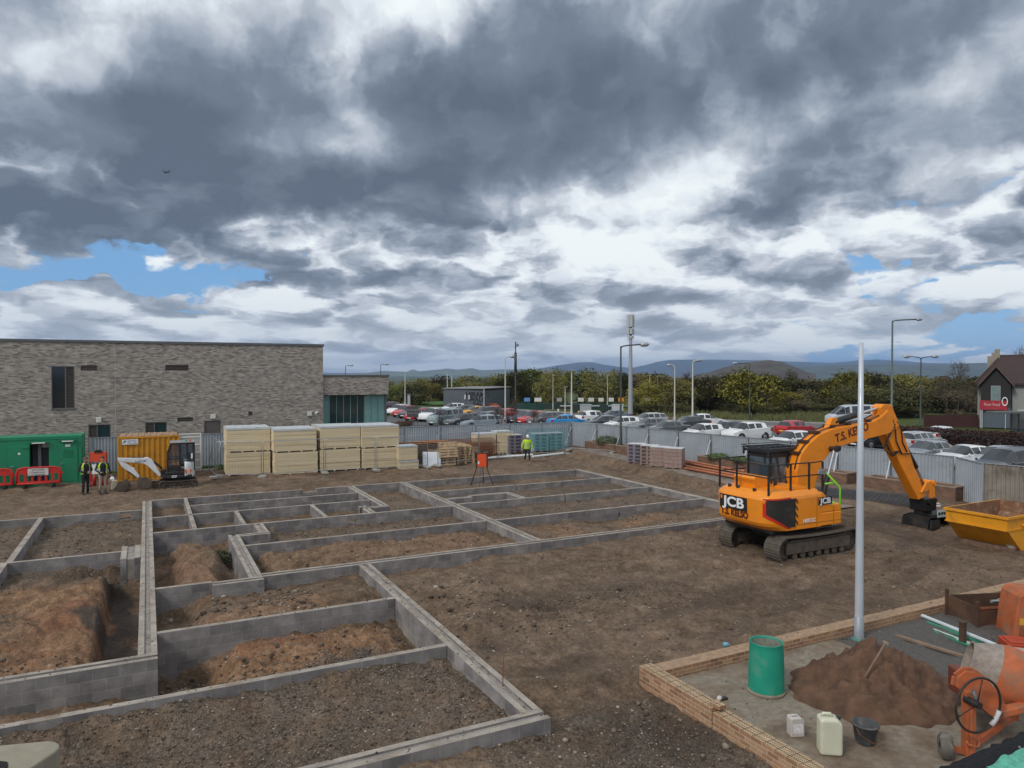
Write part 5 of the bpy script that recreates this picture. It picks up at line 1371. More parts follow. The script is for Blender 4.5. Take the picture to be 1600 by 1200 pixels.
def track(parent, x0, x1, y0, y1, r, ns, shoe_t, m, mf, wr=None):
    L = x1 - x0 - 2 * r; per = 2 * L + 2 * math.pi * r; tr = MB(); step = per / ns
    def at(s):
        s %= per
        if s < L: return Vector((x0 + r + s, 0, 2 * r)), 0.0
        s -= L
        if s < math.pi * r: a = s / r; return Vector((x1 - r + r * math.sin(a), 0, r + r * math.cos(a))), -a
        s -= math.pi * r
        if s < L: return Vector((x1 - r - s, 0, 0)), math.pi
        s -= L; a = s / r; return Vector((x0 + r - r * math.sin(a), 0, r - r * math.cos(a))), math.pi - a
    for k in range(ns):
        p, a = at(k * step)
        sag = -.035 * math.sin(max(0, min(1, (p.x - x0 - r) / L)) * math.pi) if p.z > 1.9 * r else 0
        T = Matrix.Translation((p.x, 0, p.z + sag)) @ Matrix.Rotation(-a, 4, 'Y')
        tr.box(-step * .47, step * .47, y0, y1, -shoe_t, 0, 0, T)
        tr.box(step * .18, step * .30, y0, y1, .001, shoe_t * .8, 0, T); tr.box(-step * .30, -step * .18, y0, y1, .001, shoe_t * .8, 0, T)
        tr.box(-step * .4, step * .4, y0 + (y1 - y0) * .36, y1 - (y1 - y0) * .36, -shoe_t * 3, -shoe_t - .001, 0, T)
    to = tr.build('track', m, parent)
    f = MB(); yc = (y0 + y1) / 2
    f.box(x0 + r * 1.1, x1 - r * 1.1, y0 + .08, y1 - .08, r * .62, r * 1.45)
    f.prism([(x0 + r * 1.1, r * 1.46), (x1 - r * 1.1, r * 1.46), (x1 - r * 1.6, r * 1.62), (x0 + r * 1.6, r * 1.62)], y0 + .12, y1 - .12, 'y')
    f.build('track_frame', mf, to, bevel=.01)
    wm = MB()
    for x in (x0 + r, x1 - r): wm.lathe([(0, -.1), (r * .55, -.1), (r * .62, -.14), (r * .84, -.1), (r * .86, .1), (r * .62, .14), (r * .55, .1), (0, .1)], (x, yc, r), (0, 1, 0), 20)
    nr = 7
    for k in range(nr):
        x = x0 + 2 * r + (L - 2 * r) * k / (nr - 1); wm.cyl((x, y0 + .1, r * .42), (x, y1 - .1, r * .42), r * .26, n=12)
    wm.build('rollers', mf, to)
    return to
for s in (-1, 1):
    yc = s * 1.0; track(ex, -1.87, 1.87, yc - .30, yc + .30, .40, 46, .03, trk, trkd)
MB().box(-.75, .75, -.70, .70, .42, .72).cyl((0, 0, .72), (0, 0, .98), .55, n=28).box(-1.0, -.6, -.72, .72, .5, .66).box(.6, 1.0, -.72, .72, .5, .66).build('undercarriage', mat('black underbody', (.018, .016, .014), .8, var=.2, dirt=(.07, .055, .04), dirt_amt=.5), ex, bevel=.03)
# superstructure
bw = 1.23
CR = .58
def ring_xy(x0, x1, w, cr):
    """plan outline, round at the rear, from the front right corner round the tail to the front left"""
    pts = [(x1, -w)]
    for k in range(9): a = R(270 - 90 * k / 8); pts.append((x0 + cr + cr * math.cos(a), -w + cr + cr * math.sin(a)))
    for k in range(9): a = R(180 - 90 * k / 8); pts.append((x0 + cr + cr * math.cos(a), w - cr + cr * math.sin(a)))
    pts.append((x1, w)); return pts
def shell(levels):
    m = MB(); rr = [[(x, y, z) for x, y in reversed(ring_xy(x0, x1, w, CR))] for z, x0, x1, w in levels]
    m.loft(rr[::1], caps=True, smooth=False); return m
hull = shell([(1.0, -1.95, .06, bw), (1.14, -2.16, .06, bw), (1.24, -2.22, .06, bw), (1.95, -2.26, .06, bw), (2.03, -2.22, .055, bw - .02), (2.17, -2.02, .0, bw - .14), (2.19, -1.96, -.03, bw - .2)])
ho = hull.build('body_shell', jy, ex, bevel=.02)
MB().box(.061, .98, -bw, bw, 1.0, 1.42).build('front_deck', jy, ex, bevel=.03)
MB().box(-1.3, .97, -.9, .9, .86, .985).build('slew_deck', MATS['black underbody'], ex, bevel=.02)
cwb = MB(); cwb.box(-1.86, -1.3, -bw + .25, bw - .25, .9, .998); cwb.build('counterweight_base', MATS['black underbody'], ex)
st = MB(); st.prism([(.065, 1.421), (.975, 1.421), (.975, 1.62), (.90, 1.66), (.40, 1.66), (.28, 1.95), (.12, 2.08), (.065, 2.08)], -bw + .01, -.50, 'y'); st.build('front_step_box', jy, ex, bevel=.03)
MB().box(.42, .88, -bw + .1, -.56, 1.663, 1.675).build('tread_plate', lime, ex)
MB().prism([(-1.7, 2.17), (-.85, 2.17), (-.95, 2.22), (-1.15, 2.52), (-1.65, 2.56), (-1.74, 2.48)], -.15, .75, 'y').build('air_cleaner_hood', jy, ex, bevel=.06, seg=3)
MB().box(-1.0, -.2, -1.0, -.3, 2.185, 2.24).build('hood_panel', jy, ex, bevel=.015)
MB().tube([(-.88, -.22, 2.2), (-.88, -.22, 2.36), (-.92, -.2, 2.43), (-1.02, -.18, 2.46)], .055, 10).build('exhaust', mat('exhaust steel', (.06, .055, .05), .5, .6), ex)
for (x, y) in ((-1.98, .62), (-1.98, .25), (-1.98, -.45)): MB().lathe([(0, 0), (.05, .0), (.06, .07), (0, .07)], (x, y, 2.20), (-1, 0, .1), 12).build('work_lamp', blackpaint, ex)
# side grille, stripes, seams
ys = -bw - .006
def wrap(s_, z, off):
    """point on the right flank: s_ runs back along the side and round the rear corner"""
    x0 = -2.24; L = -1.0 - (x0 + CR)
    if s_ < L: return (-1.0 - s_, -bw - off, z)
    a = (s_ - L) / CR; return (x0 + CR - (CR + off) * math.sin(a), -bw + CR - (CR + off) * math.cos(a), z)
def wrapped_poly(mb, lo, hi, off, n=14):
    """strip between the lower and upper edges (lists of (s, z))"""
    s0, s1 = lo[0][0], lo[-1][0]
    for i in range(n):
        a, c_ = s0 + (s1 - s0) * i / n, s0 + (s1 - s0) * (i + 1) / n
        f = lambda e, q: float(np.interp(q, [p[0] for p in e], [p[1] for p in e]))
        mb.add([wrap(a, f(lo, a), off), wrap(c_, f(lo, c_), off), wrap(c_, f(hi, c_), off), wrap(a, f(hi, a), off)], [(3, 2, 1, 0), (0, 1, 2, 3)][:1], 0, True)
SM = 1.28
gr = MB(); wrapped_poly(gr, [(.12, 1.10), (.40, 1.10), (SM - .10, 1.52)], [(.12, 1.98), (SM - .10, 1.96)], .022)
go = gr.build('grille', MATS['black underbody'], ex)
rd = MB(); wrapped_poly(rd, [(.30, 1.05), (.42, 1.05), (SM, 1.46)], [(.30, 2.02), (SM, 2.0)], .012); rd.build('accent_panel', redp2, ex)
sp_ = MB()
for k in range(4): z = 2.0 - k * .22; sp_.prism([(-1.10, z), (-.99, z - .13), (-.99, z - .2), (-1.10, z - .07)], ys + .004, ys - .005, 'y')
sp_.build('stripe', decalk, ex)
sm_ = MB()
for x in (-1.094, -.14, .62): sm_.box(x - .005, x + .005, ys + .002, ys + .0056, 1.02, 1.98 if x < .3 else 1.6)
sm_.box(-1.09, .97, ys + .002, ys + .0056, 1.135, 1.145); sm_.build('panel_seam', mat('seam shadow', (.10, .035, .004), .7, var=0), ex)
def jplate(parent, loc, rot, w, h):
    """black plate with big white letters"""
    p = MB().box(-w / 2, w / 2, -h / 2, h / 2, -.004, .004).build('name_plate', decalk, parent, loc); p.rotation_euler = rot
    t_ = text_obj('lettering', 'JCB', h * 1.02, decal, p, (.02 * w, -.02 * h, .006), (0, 0, 0), .002, bold=.016 * h / .5, sx=w / h * .48)
    MB().box(-w * .47, -w * .40, h * .15, h * .42, .0042, .006).build('emblem', mat('orange decal', (.6, .2, .02), .5, var=0), p)
RX = -2.262
jplate(ex, (RX, .22, 1.72), (R(90), 0, R(-90)), 1.18, .42)
text_obj('lettering', 'T.S. KELSO', .29, brownl, ex, (RX + .008, .18, 1.385), (R(90), 0, R(-90)), .004, bold=.009, sx=.86)
jplate(ex, (.22, ys - .006, 1.80), (R(90), 0, 0), .62, .24)
text_obj('lettering', '140X LC', .155, decal, ex, (-.50, ys - .003, 1.235), (R(90), 0, 0), .002, bold=.006)
# cab on the far side
cab = MB()
def frame(p, q, w=.07): cab.bar(p, q, w)
cx0, cx1, cy0, cy1, cz0, cz1 = -.62, 1.02, .22, 1.20, 1.05, 3.08
for y in (cy0, cy1):
    frame((cx0, y, cz0), (cx0, y, cz1)); frame((.15, y, cz0), (.15, y, cz1)); frame((cx1, y, cz0), (cx1 - .1, y, 2.0)); frame((cx1 - .1, y, 2.0), (cx1 - .35, y, cz1)); frame((cx0, y, cz1), (cx1 - .35, y, cz1)); frame((cx0, y, 1.9), (cx1 - .1, y, 1.9))
for (x, z) in ((cx0, cz1), (cx1 - .35, cz1), (cx0, 1.9), (cx1 - .1, 1.95)): frame((x, cy0, z), (x, cy1, z))
cab.box(cx0, cx1 - .05, cy0 + .03, cy1 - .03, cz0, 1.86); cab.box(cx0 - .03, cx1 - .3, cy0 - .03, cy1 + .03, cz1 + .036, cz1 + .11)
cbo = cab.build('cab', blackpaint, ex, bevel=.01)
gls = bpy.data.materials.new('cab glass'); gls.use_nodes = True
b = gls.node_tree.nodes['Principled BSDF']; b.inputs['Base Color'].default_value = (.04, .07, .10, 1); b.inputs['Roughness'].default_value = .04; b.inputs['Alpha'].default_value = .55; b.inputs['Specular IOR Level'].default_value = .8
g = MB(); e = .02
for y in (cy0, cy1): g.add([(cx0, y, 1.93), (cx1 - .1, y, 1.97), (cx1 - .35, y, cz1 - .04), (cx0, y, cz1 - .04)], [(0, 1, 2, 3)])
g.add([(cx0, cy0, 1.93), (cx0, cy1, 1.93), (cx0, cy1, cz1 - .04), (cx0, cy0, cz1 - .04)], [(0, 1, 2, 3)]); g.add([(cx1 - .1, cy0, 1.97), (cx1 - .1, cy1, 1.97), (cx1 - .35, cy1, cz1 - .04), (cx1 - .35, cy0, cz1 - .04)], [(0, 1, 2, 3)])
g.build('cab_window', gls, cbo)
MB().box(-.35, .15, .45, .95, 1.87, 2.0).box(-.42, -.28, .47, .93, 2.0, 2.75).build('seat', mat('cab seat', (.03, .032, .036), .8), cbo, bevel=.05)
rg = MB(); z0 = 3.24
for y in (.12, .66, 1.3): rg.bar((-.8, y, z0 + .1), (.95, y, z0 + .1), .05)
for k in range(8): rg.bar((-.8 + k * .25, .12, z0 + .1), (-.8 + k * .25, 1.3, z0 + .1), .035)
for x in (-.78, .5):
    for y in (.16, 1.26): rg.bar((x, y, 3.1), (x, y, z0 + .1), .05)
rg.box(-.75, .7, .2, 1.25, z0 - .03, z0 + .05); rg.build('roof_guard', mat('guard black', (.03, .032, .036), .35, .2, var=.2), cbo)
rt = MB()
for k in range(3): rt.tube([(-.82, .08, z0 + .17 + .0), (.98, .08, z0 + .17), (.98, 1.34, z0 + .17), (-.82, 1.34, z0 + .17)], .012, 6, closed=True)
rt.build('roof_rail', blackpaint, cbo)
MB().lathe([(.06, 0), (.06, .04), (.05, .10), (0, .13)], (.3, .05, 2.96), n=12).build('beacon', mat('amber lens', (.75, .22, .02), .3, var=0), ex)
# black handrails
hr = MB(); zr, zm = 3.02, 2.62
def rail(pts, r=.022): hr.tube(pts, r, 6)
rail([(-1.98, -.98, zr), (-1.98, 1.12, zr)]); rail([(-1.98, -.98, zm), (-1.98, 1.12, zm)])
rail([(-1.98, -1.02, zr), (-.1, -1.08, zr), (.22, -1.08, zr + .02), (.30, -1.08, zr - .06), (.30, -1.08, 2.75)]); rail([(-1.98, -1.02, zm), (.30, -1.08, zm)])
for (x, y) in ((-1.98, 1.12), (-1.98, .35), (-1.98, -.98), (-1.1, -1.04), (-.32, -1.07), (.28, -1.08)): hr.bar((x, y, 2.08 if x < 0 else 2.0), (x, y, zr), .05)
rail([(-1.98, 1.12, zr), (-.8, 1.16, zr)]); rail([(-1.98, 1.12, zm), (-.8, 1.16, zm)])
hr.build('handrail', blackpaint, ex)
MB().tube([(.34, -1.10, 2.72), (.96, -1.15, 2.20), (1.0, -1.16, 2.12), (1.0, -1.17, 1.08)], .028, 8).tube([(.40, -1.08, 2.30), (.82, -1.12, 2.32)], .026, 8).build('grab_rail', lime, ex)
mo = MB().prism([(-.20, -.06), (.16, -.10), (.16, .06), (.02, .10), (-.18, .05)], -.03, .03, 'y').build('mirror', mat('mirror grey', (.20, .21, .22), .4), ex, (.22, -1.12, 2.70), bevel=.015)
# boom, dipper and hydraulics: outline drawn in the machine's own centre plane
def P2(x, y, yy=EY): X, z = on_y(x, y, yy); return (X - EX, z - .03)
bt = [(1238, 768), (1236, 735), (1242, 710), (1255, 692), (1272, 677.5), (1295, 668), (1320, 664), (1352, 659), (1368, 651), (1378, 640), (1392, 652), (1398, 664), (1380, 677), (1335, 688), (1306, 696), (1288, 706), (1276, 722), (1268, 745), (1262, 770)]
bo = MB().prism([P2(*q) for q in bt], -.24, .24, 'y').build('boom', jyb, ex, bevel=.03)
text_obj('lettering', 'T.S. KELSO', .40, brownl, bo, (P2(1322, 675)[0], -.247, P2(1322, 675)[1]), (R(90), R(-13), 0), .003, bold=.009, sx=.92)
pl_ = MB()
for i in range(1, 8):
    a, c_ = P2(*bt[i]), P2(*bt[i + 1])
    for y in (-.14, .14): pl_.tube([(a[0], y, a[1] + .06), (c_[0], y, c_[1] + .06)], .024, 6)
for i in range(2, 8):
    a = P2(*bt[i]); pl_.box(a[0] - .07, a[0] + .07, -.2, .2, a[1] + .01, a[1] + .10)
pl_.build('hydraulic_pipe', mat('hose brown', (.07, .035, .02), .5, .2, var=.2), bo)
br_ = MB(); a = P2(1300, 667); br_.prism([(a[0] - .3, a[1] - .05), (a[0] + .3, a[1] - .0), (a[0] + .1, a[1] + .32), (a[0] - .1, a[1] + .30)], -.10, .10, 'y'); br_.build('cylinder_lug', jyb, bo)
a, m_, c_ = P2(1302, 662), P2(1338, 650), P2(1371, 638)
MB().cyl((a[0], 0, a[1] + .05), (m_[0], 0, m_[1] + .05), .11, n=14).build('arm_cylinder', blackpaint, ex); MB().cyl((m_[0], 0, m_[1] + .05), (c_[0], 0, c_[1]), .055, n=12).build('cylinder_rod', chrome, ex)
for y in (-.42, .42):
    a, m_, c_ = P2(1266, 790), P2(1277, 740), P2(1287, 701)
    MB().cyl((a[0], y, a[1]), (m_[0], y, m_[1]), .085, n=12).build('boom_cylinder', blackpaint, ex); MB().cyl((m_[0], y, m_[1]), (c_[0], y, c_[1]), .05, n=12).build('cylinder_rod', chrome, ex)
a = P2(1288, 700); MB().cyl((a[0], -.5, a[1]), (a[0], .5, a[1]), .09, n=14).cyl((a[0] + .22, -.29, a[1] + .02), (a[0] + .22, -.42, a[1] + .0), .10, n=12).build('pivot_pin', blackpaint, ex)
dt = [(1369, 636), (1374, 631), (1386, 632), (1395, 655), (1407, 683), (1421, 728), (1440, 774), (1428, 780), (1401, 728), (1379, 682), (1371, 655)]
do_ = MB().prism([P2(*q) for q in dt], -.19, .19, 'y').build('dipper', jyb, ex, bevel=.03)
a, m_, c_ = P2(1407, 686), P2(1431, 730), P2(1443, 756)
MB().cyl((a[0], 0, a[1]), (m_[0], 0, m_[1]), .10, n=12).build('bucket_cylinder', blackpaint, ex); MB().cyl((m_[0], 0, m_[1]), (c_[0], 0, c_[1]), .05, n=10).build('cylinder_rod', chrome, ex)
lk = MB()
for y in (-.22, .22):
    q = [P2(1430, 768), P2(1438, 752), P2(1450, 749), P2(1451, 774), P2(1444, 778), P2(1442, 764)]
    lk.prism(q, y - .035, y + .035, 'y')
a = P2(1449, 753); lk.cyl((a[0], -.3, a[1]), (a[0], .3, a[1]), .09, n=12); lk.build('linkage', jyb, ex, bevel=.01)
ho_ = MB()
for k, (o_, y) in enumerate(((0, -.2), (5, -.23), (10, -.2))): 
    q = [P2(1388 + o_ * .3, 662), P2(1376 - o_ * .4, 690 + o_), P2(1384 + o_ * .2, 706 + o_ * .6), P2(1398, 704)]; ho_.tube([(p[0], y, p[1]) for p in q], .022, 6)
q = [P2(1392, 657), P2(1399, 668), P2(1401, 690), P2(1408, 705)]; ho_.tube([(p[0], -.23, p[1]) for p in q], .025, 6)
q = [P2(1386, 655), P2(1390, 672), P2(1391, 688), P2(1400, 708), P2(1412, 708)]; ho_.tube([(p[0], -.23, p[1]) for p in q], .025, 6)
ho_.build('hose', black, ex)
hx = P2(1442, 786); cpl = MB()
cpl.box(hx[0] - .32, hx[0] + .34, -.32, .32, hx[1] - .25, hx[1] + .22); cpl.cyl((hx[0], 0, hx[1] - .45), (hx[0], 0, hx[1] - .25), .30, n=20); cpl.cyl((hx[0] - .1, -.40, hx[1] + .1), (hx[0] - .1, .40, hx[1] + .1), .12, n=12); cpl.cyl((hx[0] + .2, -.36, hx[1] + .12), (hx[0] + .2, .36, hx[1] + .12), .1, n=12)
cpl.build('coupler', mat('oily black steel', (.010, .010, .011), .45, .3, var=.2), ex, bevel=.03)
bx0, bx1, bz0, bz1 = hx[0] - .35, hx[0] + .95, -.02, hx[1] - .40
bb_ = MB(); pr = [(-.50, bz1), (.25, bz1), (.55, bz1 - .12), (.62, bz0 + .05), (.1, bz0), (-.42, bz0 + .08)]
for x in (bx0, bx1 - .04): bb_.prism(pr, x, x + .04, 'x')
for i in range(len(pr) - 1):
    (ya, za), (yb, zb) = pr[i], pr[i + 1]; dirv = Vector((0, yb - ya, zb - za)).normalized(); nn = Vector((0, -dirv.z, dirv.y)) * .035
    vs_ = [(bx0 + .04, ya, za), (bx1 - .04, ya, za), (bx1 - .04, yb, zb), (bx0 + .04, yb, zb)]
    bb_.add(vs_ + [tuple(Vector(p) + nn) for p in vs_], [(0, 1, 2, 3), (7, 6, 5, 4), (0, 4, 5, 1), (2, 6, 7, 3)])
bb_.box(bx0 - .02, bx1 + .02, -.46, -.42, bz0 + .05, bz0 + .11); bb_.box(bx0, bx1, -.54, -.48, bz1 - .06, bz1)
bko = bb_.build('bucket', mat('worn black bucket', (.022, .021, .021), .5, .4, var=.3, dirt=(.09, .075, .06), dirt_amt=.4), ex)
MB().box(bx0, bx0 + .5, -.57, -.5, .1, .42).box(bx0 + .04, bx0 + .12, -.58, -.571, .16, .36).build('side_cutter', mat('grille slat', (.02, .02, .02), .6), bko)
npl = MB().box(bx0 + .30, bx0 + .82, -.60, -.58, bz1 - .05, bz1 + .21).build('plate', mat('pale blue plate', (.42, .52, .54), .4, var=.05), bko, bevel=.01)
text_obj('lettering', '00 HF 00', .14, decalk, npl, (bx0 + .56, -.603, bz1 + .085), (R(90), 0, 0), .002, bold=.008, sx=.85)

# ------------------------------------------------------------------ yellow skip
ym = mat('skip yellow', (.66, .28, .008), .5, var=.10, vscale=1.2, dirt=(.25, .11, .025), dirt_amt=.3, dscale=2.5)
yi = mat('skip inside', (.21, .10, .05), .85, var=.3, vscale=2, dirt=(.34, .30, .25), dirt_amt=.4, dscale=5)
sk = empty('skip', 'yellow open waste skip with sloping end at the right edge', 'skip', (24.35, 13.1, .0), R(1))
L, W, H, zk = 3.3, 1.95, 1.28, .86
pr = [(.95, .02), (2.5, .02), (L - .02, zk), (L, H), (0, H), (.02, zk)]
sb = MB()
for y0, y1 in ((0, .02), (W - .02, W)): sb.prism(pr, y0, y1, 'y')
def plate(a, c_, m_=0, t=.02):
    a, c_ = Vector((a[0], 0, a[1])), Vector((c_[0], 0, c_[1])); d = (c_ - a).normalized(); n = Vector((-d.z, 0, d.x)) * t
    vs_ = [a + Vector((0, .021, 0)), a + Vector((0, W - .021, 0)), c_ + Vector((0, W - .021, 0)), c_ + Vector((0, .021, 0))]
    sb.add(vs_ + [p + n for p in vs_], [(0, 3, 2, 1), (4, 5, 6, 7), (0, 1, 5, 4), (3, 7, 6, 2)])
for i in range(len(pr)):
    if i != 3: plate(pr[i], pr[(i + 1) % len(pr)])
so = sb.build('body', ym, sk)
ib = MB()
for y in (.024, W - .024): ib.add([(p[0] + (.03 if p[0] < 1.5 else -.03), y, p[1] + .02) for p in pr], [tuple(range(6))])
for i in (0, 1, 2, 4, 5):
    a, c_ = pr[i], pr[(i + 1) % 6]; f = lambda p: (p[0] + (.03 if p[0] < 1.5 else -.03), p[1] + .03)
    a, c_ = f(a), f(c_); ib.add([(a[0], .025, a[1]), (c_[0], .025, c_[1]), (c_[0], W - .025, c_[1]), (a[0], W - .025, a[1])], [(0, 1, 2, 3)])
ib.build('inner_lining', yi, sk)
rm = MB()
for q in ((-.05, L + .05, -.05, .0), (-.05, L + .05, W, W + .05)): rm.box(q[0], q[1], q[2], q[3], H - .075, H + .015)
rm.box(-.05, -.001, .001, W - .001, H - .075, H + .015); rm.box(L + .001, L + .05, .001, W - .001, H - .075, H + .015)
rm.build('rim', ym, sk, bevel=.008)
rb_ = MB().box(-.025, .015, -.012, W + .012, zk - .03, zk + .015); rb_.box(.0, L, -.025, -.001, zk - .03, zk + .015); rb_.box(.93, 1.0, -.012, W + .012, .0, .03); rb_.box(.93, 2.52, -.02, -.001, .0, .04)
for x in (.9, 2.3): rb_.cyl((x, -.12, .95), (x, -.002, .95), .04, n=12).cyl((x, -.13, .95), (x, -.10, .95), .07, n=12)
rb_.build('ledge', ym, sk)
mb = MB()
for k in range(14):
    T = Matrix.Translation((random.uniform(.8, 2.6), random.uniform(.3, 1.6), random.uniform(.15, .5))) @ Matrix.Rotation(random.uniform(0, 6), 4, 'Z') @ Matrix.Rotation(random.uniform(-.6, .6), 4, 'X'); s_ = random.uniform(.1, .35)
    mb.box(-s_, s_, -.12, .12, -.05, .05, k % 2, T)
mb.box(.5, 2.8, .1, 1.8, .03, .2, 1)
tag(mb.build('skip_rubble', [concrete, mat('mixed rubble', (.16, .10, .07), .95, var=.5, vscale=6, bump=.8)], None, (24.35, 13.1, 0)), 'broken rubble lying inside the yellow skip', 'rubble')

# ------------------------------------------------------------------ small white excavator
dw = mat('white digger paint', (.68, .70, .72), .35, var=.06, coat=.2, dirt=(.38, .34, .30), dirt_amt=.2)
db = mat('black digger base', (.012, .012, .014), .4, var=.1, dirt=(.07, .055, .045), dirt_amt=.25)
md = empty('mini_excavator', 'small white and black mini excavator with folded arm before the yellow container', 'mini excavator', (1.42, 40.95, .05), R(180))
K = .00314
def Q(zx, zy): return ((1095 - zx) * K, (955 - zy) * K)
for y0, y1 in ((-.68, -.40), (.40, .68)): track(md, -.90, .90, y0, y1, .165, 40, .018, trk, trkd)
MB().box(-.5, .5, -.4, .4, .2, .36).cyl((0, 0, .36), (0, 0, .42), .36, n=20).build('undercarriage', db, md, bevel=.02)
bl = MB(); bl.prism([(.0, .06), (.04, .06), (.07, .2), (.04, .38), (.0, .38)], -.68, .68, 'y'); bl.bar((-.5, -.3, .2), (.02, -.3, .2), .08); bl.bar((-.5, .3, .2), (.02, .3, .2), .08)
bo2 = bl.build('dozer_blade', trkd, md, (1.22, 0, 0))
MB().box(-.62, .75, -.62, .62, .43, .62).box(-.5, .62, -.60, .60, .62, .80).build('base', db, md, bevel=.05)
ctr = MB(); n = 9; rr2 = []
for z, s_ in ((.50, .94), (.60, 1), (1.05, 1), (1.24, .97), (1.30, .9)):
    ring2 = []
    for k in range(13):
        a = R(90 + 180 * k / 12); ring2.append((-.28 + .50 * s_ * math.cos(a) * 1.0, .64 * s_ * math.copysign(abs(math.sin(a)) ** .55, math.sin(a)), z))
    rr2.append(ring2 + [(-.24, -.64 * s_, z)][:0])
ctr.loft(rr2, caps=True); co_ = ctr.build('counterweight', dw, md)
MB().prism([(-.40, .78), (-.32, .92), (-.27, .84), (-.30, .66), (-.36, .62)], .652, .66, 'y').prism([(-.62, .78), (-.56, .92), (-.52, .84), (-.54, .66)], .60, .625, 'y').build('emblem', mat('orange emblem', (.6, .13, .04), .5, var=0), co_)
text_obj('lettering', 'E20', .16, decal, md, (.22, .626, .54), (R(90), 0, R(180)), .002, bold=.004, shear=.25)
cb2 = MB(); X0, X1_, Y0_, Y1_, Z0, Z1 = -.74, .50, -.48, .56, .80, 2.20
def fr2(p, q, w=.06): cb2.bar(p, q, w)
for y in (Y0_, Y1_):
    fr2((X0, y, Z0), (X0, y, Z1)); fr2((-.10, y, Z0), (-.06, y, Z1)); fr2((-.42, y, 1.3), (-.42, y, Z1), .045); fr2((X1_, y, Z0), (X1_ - .02, y, 1.7)); fr2((X1_ - .02, y, 1.7), (X1_ - .2, y, Z1)); fr2((X0, y, Z1), (X1_ - .2, y, Z1)); fr2((X0, y, 1.30), (-.10, y, 1.30)); fr2((-.1, y, 1.45), (X1_, y, 1.42), .05)
for x, z in ((X0, Z1), (X1_ - .2, Z1), (X1_, Z0), (X0, 1.3)): fr2((x, Y0_, z), (x, Y1_, z))
cb2.box(-.1, X1_, Y0_ + .02, Y1_ - .02, Z0, 1.02)
c2 = cb2.build('cab', db, md, bevel=.01)
MB().box(X0 - .05, X1_ - .12, Y0_ - .05, Y1_ + .05, Z1 + .031, Z1 + .09).build('cab_roof', mat('cab roof', (.24, .25, .26), .5), c2, bevel=.02)
g = MB()
for y in (Y0_, Y1_): g.add([(X0, y, 1.32), (X1_, y, 1.05), (X1_ - .02, y, 1.7), (X1_ - .2, y, Z1), (X0, y, Z1)], [(0, 1, 2, 3, 4)])
g.add([(X0, Y0_, 1.3), (X0, Y1_, 1.3), (X0, Y1_, Z1), (X0, Y0_, Z1)], [(0, 1, 2, 3)]); g.add([(X1_, Y0_, 1.02), (X1_, Y1_, 1.02), (X1_ - .02, Y1_, 1.7), (X1_ - .02, Y0_, 1.7)], [(0, 1, 2, 3)])
g.build('cab_window', gls, c2)
MB().box(-.55, -.1, -.22, .28, 1.0, 1.16).box(-.6, -.48, -.2, .26, 1.16, 1.7).build('seat', MATS['cab seat'], c2, bevel=.04)
for (x, m_, nm) in ((-.38, mat('green lens', (.03, .22, .12), .3, var=0), 'beacon'), (-.56, mat('red lens', (.6, .05, .02), .3, var=0), 'beacon')): MB().lathe([(.05, 0), (.05, .06), (.03, .11), (0, .12)], (x, .3, Z1 + .09), n=12).build(nm, m_, md)
MB().box(-.66, -.58, .57, .60, 1.42, 1.68).build('warning_label', white, c2)
YB = .12
bp_ = [(218, 452), (400, 464), (590, 470), (640, 460), (705, 498), (740, 560), (848, 770), (815, 790), (650, 605), (590, 562), (330, 522), (275, 512), (232, 492)]
bo3 = MB().prism([Q(*q) for q in bp_], YB - .09, YB + .09, 'y').build('boom', dw, md, bevel=.02)
a = Q(545, 522); text_obj('lettering', 'bobcat', .19, decalk, bo3, (a[0], YB + .093, a[1]), (R(90), R(-8), R(180)), .002)
dp = [(216, 462), (275, 500), (310, 520), (350, 552), (420, 612), (455, 625), (462, 655), (530, 760), (505, 795), (400, 695), (330, 645), (268, 580)]
d3 = MB().prism([Q(*q) for q in dp], YB - .075, YB + .075, 'y').build('dipper', dw, md, bevel=.02)
for (p, q, r) in (((735, 548), (858, 668), .05), ((340, 652), (490, 790), .045), ((410, 478), (590, 476), .04)):
    a, c_ = Q(*p), Q(*q); MB().cyl((a[0], YB, a[1] + .02), (c_[0], YB, c_[1] + .02), r, n=10).build('cylinder', db, md)
a = Q(850, 740); MB().box(a[0] - .18, a[0] + .05, YB - .15, YB + .15, a[1] - .18, a[1] + .2).build('swing_post', db, md, bevel=.03)
def bucket_mb(w):
    m_ = MB(); pr2 = [(0, .45), (.12, .5), (.30, .38), (.42, .12), (.30, .0), (-.15, .02)]
    for y in (-w / 2, w / 2 - .02): m_.prism([(0, .45), (.12, .5), (.30, .38), (.42, .12), (.30, .0), (-.15, .02)], y, y + .02, 'y')
    for i in range(1, 5):
        (xa, za), (xb, zb) = pr2[i], pr2[i + 1]; m_.add([(xa, -w / 2, za), (xb, -w / 2, zb), (xb, w / 2, zb), (xa, w / 2, za), (xa - .02, -w / 2, za - .015), (xb - .02, -w / 2, zb + .015), (xb - .02, w / 2, zb + .015), (xa - .02, w / 2, za - .015)], [(0, 1, 2, 3), (7, 6, 5, 4)])
    return m_
mudb = mat('muddy bucket steel', (.13, .095, .07), .85, .2, var=.35, vscale=6, bump=.4)
a = Q(560, 975); MB_b = bucket_mb(.55); ob = MB_b.build('bucket', mudb, md, (a[0] - .02, YB, .02)); ob.rotation_euler = (0, R(8), R(180))
a = Q(590, 800); MB().box(a[0] - .06, a[0] + .30, YB - .1, YB + .1, a[1] - .45, a[1] + .05).build('quick_hitch', mudb, md, bevel=.03)
w = md.matrix_basis
